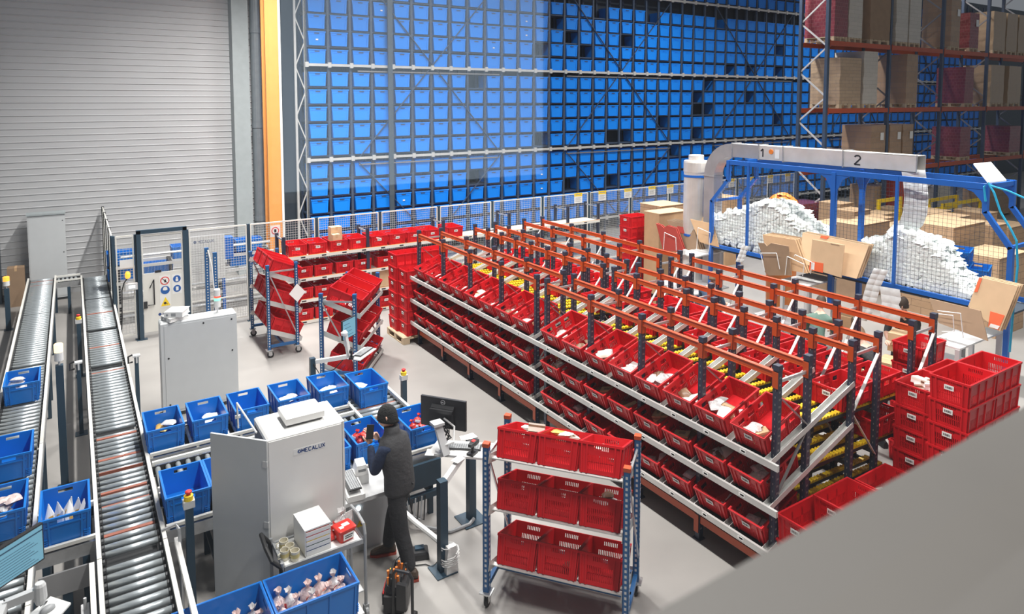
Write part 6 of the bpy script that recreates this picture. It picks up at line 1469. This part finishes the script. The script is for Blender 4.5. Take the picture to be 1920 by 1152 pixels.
# overhead aluminium duct
D0, DZ, DH = 11.93, 3.93, .14
t = thing('air_duct', 'long aluminium duct with segment numbers lying along the top of the blue cage', 'duct', (D0, 5.88, DZ))
for (a, b, m, g) in ((0, .72, 'alu', 0), (.72, 1.30, 'alu', 2), (1.30, 2.55, 'alu', 0), (2.55, 3.12, 'alu', 1), (3.12, 3.80, 'alu_dark', 0)):
    mb = MB(); e = .008
    if a == 0:
        mb.box(-DH, 0, -DH, -DH + e, b, DH); mb.box(DH - e, 0, -DH, DH, b, DH); mb.box(-DH, 0, -DH, DH, b, -DH + e); mb.box(-DH, 0, DH - e, DH, b, DH)
    else: mb.box(-DH, a, -DH, DH, b, DH)
    s_ = mb.build('duct_segment', m, t)
    mb = MB(); mb.box(-DH - .02, b - .015, -DH - .02, DH + .02, b + .005, DH + .02) if a else mb.box(-DH - .012, -.004, -DH - .012, -DH + .004, .012, DH + .012); mb.build('flange', 'galv', s_)
    if g:
        mb = MB(); letters(mb, str(g), (-DH - .004, a + (b - a) * (.62 if g == 2 else .93), -.085), (0, -1, 0), (0, 0, 1), .16, .17, .003); mb.build('segment_number', 'ink', s_)
mb = MB(); mb.box(-DH - .006, 2.63, -.10, -DH - .001, 2.73, .08); mb.use(1); mb.tube([(-DH - .014, 2.82, 0.03), (-DH - .001, 2.82, 0.03)], .05, 12); mb.build('marker', ['label_white', 'tool_orange'], t)
mb = MB(); rings = []
for k in range(10):
    a = pi / 2 * k / 9; c = Vec((0, 3.80, -.60)); 
    rings.append([c + Vec((x, sin(a) * (.60 + r), cos(a) * (.60 + r))) for x, r in ((-DH, -DH), (-DH, DH), (DH, DH), (DH, -DH))])
mb.loft(rings); mb.build('elbow', 'alu_dark', t)
mb = MB(); mb.box(-DH, 4.40 - DH, -3.9, DH, 4.40 + DH, -.60); mb.box(-DH - .02, 4.40 - DH - .02, -.62, DH + .02, 4.40 + DH + .02, -.59); mb.build('riser', 'alu_dark', t)
t = thing('dust_canister', 'upright silver cylinder with blue clamps beside the duct elbow', 'canister', (11.95, 10.80, 0))
mb = MB(); mb.lathe([(.27, .9), (.27, 3.35), (.28, 3.37), (.28, 3.58), (.27, 3.62), (.17, 3.63), (.17, 3.74), (.16, 3.75)], 28); mb.build('canister_body', 'alu', t, smooth=False)
for z in (1.9, 3.25):
    mb = MB(); mb.lathe([(.283, z), (.283, z + .05)], 28); mb.build('clamp', 'frame_blue', t)
mb = MB(); mb.box(-.02, -.36, 0, .08, -.28, 3.28); mb.box(-.1, -.1, 0, .1, .1, .9); mb.build('stand', 'frame_blue', t)
# lit-looking white panel and hoses on the near corner of the cage
c = [atx(1825, 309, 12.15), atx(1858, 306, 11.9), atx(1887, 340, 11.6), atx(1852, 344, 11.7)]
mb = MB(); mb.loft([[v + Vec((0, 0, z)) for v in c[::-1]] for z in (0, .02)]); tag(mb.build('tilted_panel', 'white_plastic'), 'tilted white panel on the near top corner of the blue cage', 'panel')
hp = [(1848, 378), (1845, 350), (1853, 343), (1864, 362), (1876, 398), (1895, 430), (1906, 452), (1908, 500), (1900, 580), (1893, 660)]
mb = MB(); mb.tube([atx(px, py, 11.42) for px, py in hp], .016, 8); tag(mb.build('air_hose', 'cyan_hose'), 'light blue air hose looping down the near corner post of the cage', 'hose')
mb = MB(); mb.tube([atx(1856, 348, 11.42), atx(1890, 358, 11.5), atx(1935, 378, 11.6)], .014, 8); tag(mb.build('air_hose', 'cyan_hose'), 'light blue air hose running off to the right picture edge', 'hose')

# ------------------------------------------------------------------ heaps and strips of air cushions
def cushion(mb, o, a, b, n_, w, h, th):
    """one puffed cushion centred at o with edges along a and b, swelling along n_"""
    k = 4; vs = []
    for sg in (1, -1):
        for i in range(k):
            for j in range(k):
                u, v = i / (k - 1) - .5, j / (k - 1) - .5; e = (1 - (2 * u) ** 2) * (1 - (2 * v) ** 2)
                vs.append(o + a * (u * w) + b * (v * h) + n_ * (sg * th * e))
    fs = []
    for s in range(2):
        for i in range(k - 1):
            for j in range(k - 1):
                q_ = (s * 16 + i * 4 + j, s * 16 + (i + 1) * 4 + j, s * 16 + (i + 1) * 4 + j + 1, s * 16 + i * 4 + j + 1); fs.append(q_ if s == 0 else q_[::-1])
    mb.add(vs, fs)
def heap(prof, name, label, seed, x0=11.58, x1=12.30, zb=1.92):
    r_ = random.Random(seed); P_ = sorted([(v.y, v.z) for v in (atx(px, py, 11.75) for px, py in prof)])
    def top(y):
        if y <= P_[0][0]: return P_[0][1]
        for (a, za), (b, zb_) in zip(P_, P_[1:]):
            if a <= y <= b: return za + (zb_ - za) * (y - a) / max(1e-6, b - a)
        return P_[-1][1]
    mb = MB(); ya, yb = P_[0][0], P_[-1][0]
    rings = []
    for i in range(25):
        y = ya + (yb - ya) * i / 24; z = max(zb + .03, top(y) - .05); rings.append([(x0 + .05, y, zb), (x1, y, zb), (x1, y, z - .08), ((x0 + x1) / 2, y, z), (x0 + .08, y, z - .10)])
    mb.loft(rings)
    n = int((yb - ya) * 330)
    for i in range(n):
        y = r_.uniform(ya, yb); zt = top(y)
        if zt < zb + .08: continue
        if r_.random() < .62:
            z = r_.uniform(zb + .02, zt - .02); x = x0 + .05 + .04 * (z - zb); nn = Vec((-1, r_.uniform(-.3, .3), r_.uniform(.1, .7))).normalized()
        else:
            x = r_.uniform(x0 + .05, x1); z = zt - .05 + r_.uniform(-.03, .03) - .08 * abs((x - (x0 + x1) / 2) / .36); nn = Vec((r_.uniform(-.4, .1), r_.uniform(-.3, .3), 1)).normalized()
        a = nn.cross(Vec((r_.uniform(-1, 1), r_.uniform(-1, 1), r_.uniform(-1, 1)))).normalized(); b = nn.cross(a)
        cushion(mb, Vec((x, y, z)), a, b, nn, .17, .13, .05)
    tag(mb.build(name, 'foam_white', None, smooth=True), label, 'packing material', None, 'stuff')
heap([(1343, 404), (1362, 397), (1395, 389), (1425, 379), (1445, 371), (1465, 379), (1485, 392), (1500, 412), (1520, 420), (1535, 436), (1556, 462), (1575, 480)], 'air_cushions', 'left heap of white air cushions in the blue cage', 3)
heap([(1610, 475), (1625, 456), (1638, 440), (1650, 448), (1668, 450), (1682, 424), (1700, 430), (1725, 440), (1750, 450), (1770, 472), (1785, 500), (1800, 522), (1820, 548), (1832, 565)], 'air_cushions', 'right heap of white air cushions in the blue cage', 4)
def strip(path, w, name, label, m='film_clear'):
    mb = MB(); pts = [Vec(p) for p in path]; L = 0; segs = []
    for a, b in zip(pts, pts[1:]):
        n = max(1, round((b - a).length / .115))
        for i in range(n): segs.append((a.lerp(b, i / n), a.lerp(b, (i + 1) / n)))
    side = Vec((.25, -1, 0)).normalized()
    for a, b in segs:
        d = (b - a); nn = side.cross(d).normalized()
        for s in (-1, 1): cushion(mb, (a + b) / 2 + side * (s * w / 4), side, d.normalized(), nn, w / 2, d.length, .028)
    return tag(mb.build(name, m, None, smooth=True), label, 'packing material')
strip([atx(px, py, 11.85) for px, py in ((1712, 318), (1716, 345), (1718, 372), (1716, 398), (1708, 420), (1690, 438), (1668, 448))], .36, 'air_cushion_strip', 'strip of air cushions hanging from the end of the duct')
strip([atx(px, py, 11.2) for px, py in ((1652, 505), (1638, 535), (1625, 580), (1612, 600))], .22, 'air_cushion_strip', 'clear air cushion strip hanging right of the middle cardboard panels')
strip([atx(px, py, 11.25) for px, py in ((1668, 540), (1672, 570), (1668, 600))], .30, 'air_cushion_strip', 'clear air cushion strip hanging below the cage rail')
strip([atx(px, py, 11.46) for px, py in ((1398, 461), (1392, 478), (1386, 492))], .16, 'air_cushion_strip', 'small white cushion strip hanging below the left heap')
mb = MB(); r_ = random.Random(12)
for i in range(60):
    a, b = r_.uniform(0, 6.28), r_.uniform(0, 1); o = Vec((13.4, 9.55, 2.55)) + Vec((.35 * cos(a) * b, .42 * sin(a) * b, .34 * (1 - b * b))); nn = (o - Vec((13.4, 9.55, 2.4))).normalized(); s = nn.cross(Vec((0, .3, 1))).normalized(); cushion(mb, o, s, nn.cross(s), nn, .17, .15, .04)
mb.lathe([(.30, .0), (.34, 1.9), (.36, 2.5), (.2, 2.8)], 12, (13.4, 9.55, 0)); tag(mb.build('orange_cushions', 'tool_orange', None, smooth=True), 'heap of orange cushions behind the left white heap', 'packing material', None, 'stuff')

# ------------------------------------------------------------------ packing benches with flat cartons
def bench(label, x0, x1, y0, y1, zs, zt=.92):
    t = thing('packing_bench', label, 'bench', (x0, y0, 0)); w, d = x1 - x0, y1 - y0
    mb = MB(); mb.box(-.1, -.15, zt - .03, w, d + .5, zt); mb.build('bench_top', 'light_plastic', t)
    mb = MB(); mb.box(0, 0, zs - .025, w, d, zs); mb.build('upper_shelf', 'white_plastic', t)
    for (x, y) in ((.02, .0), (.02, d - .06), (w - .05, 0), (w - .05, d - .06)):
        mb = MB(); mb.box(x - .03, y, 0, x + .03, y + .06, zs - .025); mb.build('leg', 'light_plastic', t)
    mb = MB(); mb.box(-.08, -.12, .42, w - .02, d + .45, .45); mb.build('lower_shelf', 'galv_matte', t)
    mb = MB(); mb.box(-.03, d * .45, zs, .04, d * .45 + .07, zs + .10); mb.build('shelf_post', 'white_plastic', t)
    return t
bench('packing bench with white upper shelf, nearest beside the red crate stack', 10.40, 11.75, 4.50, 4.93, 1.50)
bench('packing bench with white upper shelf, middle one under the cage', 10.95, 11.85, 7.25, 7.80, 1.68)
bench('packing bench with white upper shelf, farthest before the silver canister', 11.0, 11.95, 9.95, 10.45, 1.68)
def sheet(name, pxs, Xs, m, label, th=.03, n=1, gap=.035, prints=()):
    """flat carton blank(s): corners measured on the photograph, each at its own depth X; n sheets one behind the other"""
    t = thing(name, label, 'cardboard', (0, 0, 0)); cs = [atx(px, py, X) for (px, py), X in zip(pxs, Xs)]
    nrm = (cs[1] - cs[0]).cross(cs[2] - cs[0]); eye = Vec((0, 0, CAM_H))
    for i in range(3, len(cs)):
        ry = _ray(*pxs[i]); cs[i] = eye + ry * ((cs[0] - eye).dot(nrm) / ry.dot(nrm))      # keep the blank flat
    o = cs[-1].copy(); t.location = o
    for k in range(n):
        mb = MB(); mb.prism([c - o + Vec((k * gap, -k * .012, k * .006)) for c in cs], (th, 0, 0)); mb.build('carton_blank', m, t)
    for (quad, pm) in prints:
        w_ = []
        for k_, pp in enumerate(quad):
            ry = _ray(*pp); w_.append(eye + ry * ((cs[0] - eye).dot(nrm) / ry.dot(nrm)))
        nu = nrm.normalized() * (1 if nrm.dot(eye - cs[0]) > 0 else -1); lift = .006 if pm != 'paper_white' else .010
        mb = MB(); mb.prism([p_ - o + nu * lift for p_ in w_], nu * -.004); mb.build('print', pm, t)
    return t
sheet('carton_blanks', [(1742, 560), (1838, 583), (1852, 640), (1760, 606)], (10.75, 10.75, 10.6, 10.6), 'cardboard_dark', 'brown cardboard panel leaning at the nearest bench', .02)
sheet('carton_blanks', [(1836, 520), (1909, 537), (1875, 622), (1815, 575)], (11.1, 11.1, 10.9, 10.9), 'cardboard_light', 'light cardboard blanks with an orange print leaning at the nearest bench', .02, 3, .05,
      [([(1857, 584), (1884, 592), (1872, 620), (1853, 612)], 'print_orange'), ([(1858, 607), (1875, 612), (1871, 618), (1855, 613)], 'paper_white'), ([(1836, 521), (1842, 522), (1833, 548), (1827, 548)], 'print_orange')])
sheet('carton_blanks', [(1505, 436), (1629, 461), (1606, 523), (1560, 512), (1498, 492)], (11.3, 11.3, 11.1, 11.1, 11.1), 'cardboard_light', 'big light cardboard blanks behind the middle bench', .02, 3, .05, [([(1540, 442), (1556, 444), (1550, 449), (1538, 446)], 'print_orange')])
sheet('carton_blanks', [(1523, 449), (1583, 460), (1577, 521), (1518, 503)], (11.05, 11.05, 10.95, 10.95), 'cardboard_light', 'light cardboard blank with a flap and orange print at the middle bench', .02, 1, .04, [([(1519, 490), (1544, 494), (1543, 512), (1517, 506)], 'print_orange'), ([(1523, 492), (1528, 493), (1527, 507), (1522, 505)], 'paper_white'), ([(1558, 457), (1574, 460), (1574, 461.5), (1558, 458.5)], 'cardboard_dark')])
sheet('carton_blanks', [(1430, 440), (1491, 450), (1513, 513), (1440, 500)], (11.15, 11.15, 11.0, 11.0), 'cardboard', 'stack of brown cardboard blanks left of the middle bench', .025, 5, .05)
sheet('carton_blanks', [(1421, 456), (1433, 456), (1438, 462), (1446, 456), (1478, 462), (1484, 517), (1441, 517), (1434, 510), (1430, 480)], (10.95,) * 9, 'cardboard_dark', 'notched brown cardboard blank in a wire holder at the middle bench', .02)
sheet('carton_blanks', [(1230, 419), (1240, 423), (1245, 428), (1251, 423), (1267, 428), (1284, 474), (1243, 470)], (11.5,) * 7, 'print_red', 'red printed cardboard blanks in a wire holder at the farthest bench', .02, 2)
sheet('carton_blanks', [(1250, 413), (1299, 423), (1314, 476), (1282, 472)], (11.75, 11.75, 11.6, 11.6), 'cardboard_dark', 'thick pack of brown cardboard blanks at the farthest bench', .025, 5, .05, [([(1270, 424), (1286, 427), (1288, 440), (1270, 436)], 'print_red')])
sheet('carton_blanks', [(1294, 411), (1337, 420), (1348, 464), (1312, 454)], (11.6, 11.6, 11.45, 11.45), 'cardboard', 'brown cardboard panel in a wire holder right of the farthest bench', .02)
sheet('carton_blanks', [(1306, 405), (1370, 416), (1362, 465), (1320, 458)], (11.9, 11.9, 11.7, 11.7), 'cardboard_light', 'light cardboard blanks behind the farthest bench, below the left heap', .025, 4, .05)
def wire(label, pxs, X):
    mb = MB(); pts = [atx(px, py, X) for px, py in pxs]
    for a, b in zip(pts, pts[1:]): mb.tube([a, b], .007, 6)
    tag(mb.build('wire_holder', 'white_paint'), label, 'wire holder', 'wire holders on the packing benches')
for lb, ps, X in (('white wire holder at the nearest bench, left one', [(1757, 606), (1752, 588), (1787, 592), (1789, 622), (1766, 622)], 10.52), ('white wire holder at the nearest bench, right one', [(1758, 583), (1801, 588), (1806, 634)], 10.56),
                  ('white wire holder at the middle bench, leftmost', [(1434, 508), (1426, 475), (1456, 475), (1462, 505)], 10.88), ('white wire holder at the middle bench, second', [(1472, 516), (1476, 481), (1508, 496), (1505, 518)], 10.92), ('white wire holder at the middle bench, third', [(1489, 481), (1491, 478), (1522, 492), (1520, 514)], 10.94),
                  ('white wire holder at the farthest bench over red cardboard', [(1244, 468), (1246, 436), (1267, 446), (1268, 470)], 11.42), ('white wire holder at the farthest bench over brown cardboard', [(1306, 470), (1309, 427), (1332, 437), (1329, 472)], 11.38)):
    wire(lb, ps, X)
for (x, y, z, w, d, h, lb, m) in ((10.55, 8.3, .0, .5, .4, .55, 'open brown carton on the floor by the farthest packer', 'cardboard'), (10.9, 6.3, .0, .5, .4, .6, 'pale brown carton on the floor below the middle bench', 'cardboard_light'), (10.75, 5.6, .55, .42, .36, .35, 'brown carton beside the leaning packer', 'cardboard'), (11.2, 5.75, .93, .3, .25, .3, 'small brown carton held near the packer in black', 'cardboard_light'), (11.5, 6.85, .93, .34, .3, .25, 'open carton with goods on the middle bench', 'cardboard')):
    carton('cardboard_box', (x, y, z), w, d, h, lb, rz=.2, m=m, flaps=(z == 0))

# ------------------------------------------------------------------ cartons and pallets on the floor at the right
def bgbox(px0, px1, ptop, yb, d, m, label, hand=False):
    a, b = aty(px0, ptop, yb), aty(px1, ptop, yb); h = max(.25, a.z); w = b.x - a.x
    t = thing('carton_stack' if h > .9 else 'cardboard_box', label, 'stack of cartons' if h > .9 else 'box', ((a.x + b.x) / 2, yb + d / 2, 0))
    mb = MB(); mb.box(-w / 2, -d / 2, 0, w / 2, d / 2, h); mb.build('carton_block', m, t)
    q_ = MB(); q_.box(-w / 2 - .004, -d / 2 - .02, h, w / 2 + .004, d / 2 + .02, h + .012); q_.build('top_sheet', 'cardboard_light', t)
    if hand:
        q_ = MB(); q_.box(w * .5, -.09, h - .45, w * .5 + .003, .09, h - .28); q_.build('hand_hole_shade', 'cabinet_shadow', t)  # flat dark plate painting the shade of a hand hole
for a in ((1788, 1846, 428, 7.4, 1.1, 'carton_stack', 'biggest stack of brown cartons right of the blue crates, seen through the net', True),
          (1745, 1783, 402, 9.6, .6, 'carton_stack', 'brown carton stack behind the right cushion heap'), (1784, 1818, 411, 8.7, .6, 'carton_stack', 'lower brown carton stack between two taller ones'),
          (1820, 1845, 397, 10.3, .5, 'carton_stack', 'open-topped brown carton stack at the back, left of two'), (1849, 1870, 402, 9.4, .6, 'carton_stack', 'open-topped brown carton stack at the back, right of two'),
          (1862, 1888, 425, 8.3, .7, 'carton_stack', 'brown carton stack behind the near cage post'), (1874, 1925, 486, 6.3, .8, 'carton_stack', 'brown carton stack at the right edge below the cage corner'),
          (1893, 1930, 428, 8.9, .9, 'carton_stack', 'brown carton stack at the right edge behind the slanted posts'), (1700, 1745, 432, 9.0, .8, 'cardboard_light', 'pale carton stack under the hanging cushion strip'),
          (1554, 1606, 424, 10.4, .6, 'cardboard_dark', 'brown open crate of cartons left of the blue centre posts'), (1612, 1668, 424, 9.4, .6, 'cardboard_dark', 'wide brown carton between the blue centre post and net post'),
          (1640, 1676, 414, 10.5, .6, 'cardboard', 'pale topped carton right of the red crates'), (1652, 1680, 404, 11.2, .6, 'cardboard', 'brown carton behind the pale topped one'), (1674, 1700, 394, 12.1, .6, 'carton_stack', 'brown carton stack left of the hanging strip'),
          (1602, 1632, 398, 11.3, .6, 'carton_stack', 'brown carton with a dark hole left of the red crates', True), (1575, 1600, 384, 12.0, .7, 'carton_stack', 'brown carton stack behind the blue centre posts'), (1362, 1395, 374, 13.6, .8, 'cardboard', 'brown flat cartons behind the left cushion heap'),
          (1237, 1282, 388, 12.3, .7, 'carton_stack', 'pile of folded brown cartons left of the silver canister'), (1236, 1290, 402, 11.7, .5, 'cardboard', 'lower brown carton pile below the silver canister')):
    bgbox(*a)
for (px0, px1, ptop, m, lb, d) in ((1506, 1546, 384, 'load_red', 'dark red film-wrapped load on the floor under the racking', .8), (1556, 1578, 392, 'load_red', 'second dark red load on the floor right of the first upright', .8), (1681, 1706, 330, 'print_red', 'tall dark red board stack on the floor behind the hanging strip', .4), (1640, 1662, 350, 'load_brown', 'dim brown load on the floor under the racking', .9), (1752, 1782, 352, 'load_silver', 'dim grey load on the floor under the racking', .9), (1850, 1905, 350, 'load_brown', 'dim brown load on the floor at the right under the racking', .9)):
    a, b = aty(px0, ptop, YR + .1), aty(px1, ptop, YR + .1)
    load((a.x + b.x) / 2, YR + .1 + d / 2, 0.0, b.x - a.x, d, min(2.0, max(.5, a.z - .145)), m, lb, lab=False)
for i, (px, py) in enumerate(((1797, 470), (1797, 496), (1830, 512))):
    p = atx(px, py, 13.6); tag(put('blue_crate', BLUEM, None, (13.6, p.y, (atx(1797, 496, 13.6).z - .258) + (.266 if i == 0 else 0)), (0, 0, .3)), 'blue crate behind the right cushion heap, %s' % ('topmost', 'below the topmost', 'lower right one')[i], 'crate', 'blue crates behind the cushion heap')
t = thing('crate_stand', 'grey stand under the blue crates behind the cushion heap', 'stand', (13.6, atx(1810, 500, 13.6).y, 0)); zt = atx(1797, 496, 13.6).z - .26
mb = MB(); mb.box(-.45, -.8, zt - .3, .45, .6, zt - .26); mb.build('stand_top', 'grey_plastic', t); mb = MB(); mb.box(-.05, -.05, 0, .05, .05, zt - .3); mb.build('stand_post', 'grey_plastic', t)
for i, (px0, px1, pt) in enumerate(((1614, 1650, 393), (1616, 1652, 402))):
    a, b = aty(px0, pt, 11.0 - i * .01), aty(px1, pt, 11.0)
    if i == 0:
        for k in range(3):
            red_crate(((a.x + b.x) / 2, 11.4, .601 + k * .265), 0, 'red crate among brown cartons under the cage, %s' % ('lowest', 'middle', 'topmost')[k], 'red crates among the brown cartons')
tb = MB(); tb.box(-.5, -.3, .55, .5, .3, .6); tb.box(-.4, -.25, 0, -.34, .25, .55); tb.box(.34, -.25, 0, .4, .25, .55); a = aty(1632, 400, 11.0); tag(tb.build('low_table', 'grey_plastic', None, loc=(a.x, 11.4, 0)), 'low grey table under the red crates among the cartons', 'table')
def ybox(px0, px1, pt, yb, d, label):
    a, b = aty(px0, pt, yb), aty(px1, pt, yb); t = thing('yellow_frame', label, 'frame', (a.x, yb, 0)); w = b.x - a.x; h = a.z
    for x in (0, w):
        for y in (0, d):
            mb = MB(); mb.box(x - .05, y - .04, 0, x + .05, y + .04, h); mb.build('post', 'roller_yellow', t)
    for k in range(4):
        for yy in (-.04, d):
            mb = MB(); mb.box(0, yy, h * (k + 1) / 4 - .12, w, yy + .04, h * (k + 1) / 4); mb.build('slat', 'roller_yellow', t)
ybox(1702, 1742, 381, 11.0, .9, 'yellow slatted frame behind the hanging cushion strip'); ybox(1768, 1838, 382, 11.6, .8, 'yellow slatted frame behind the brown carton stacks')
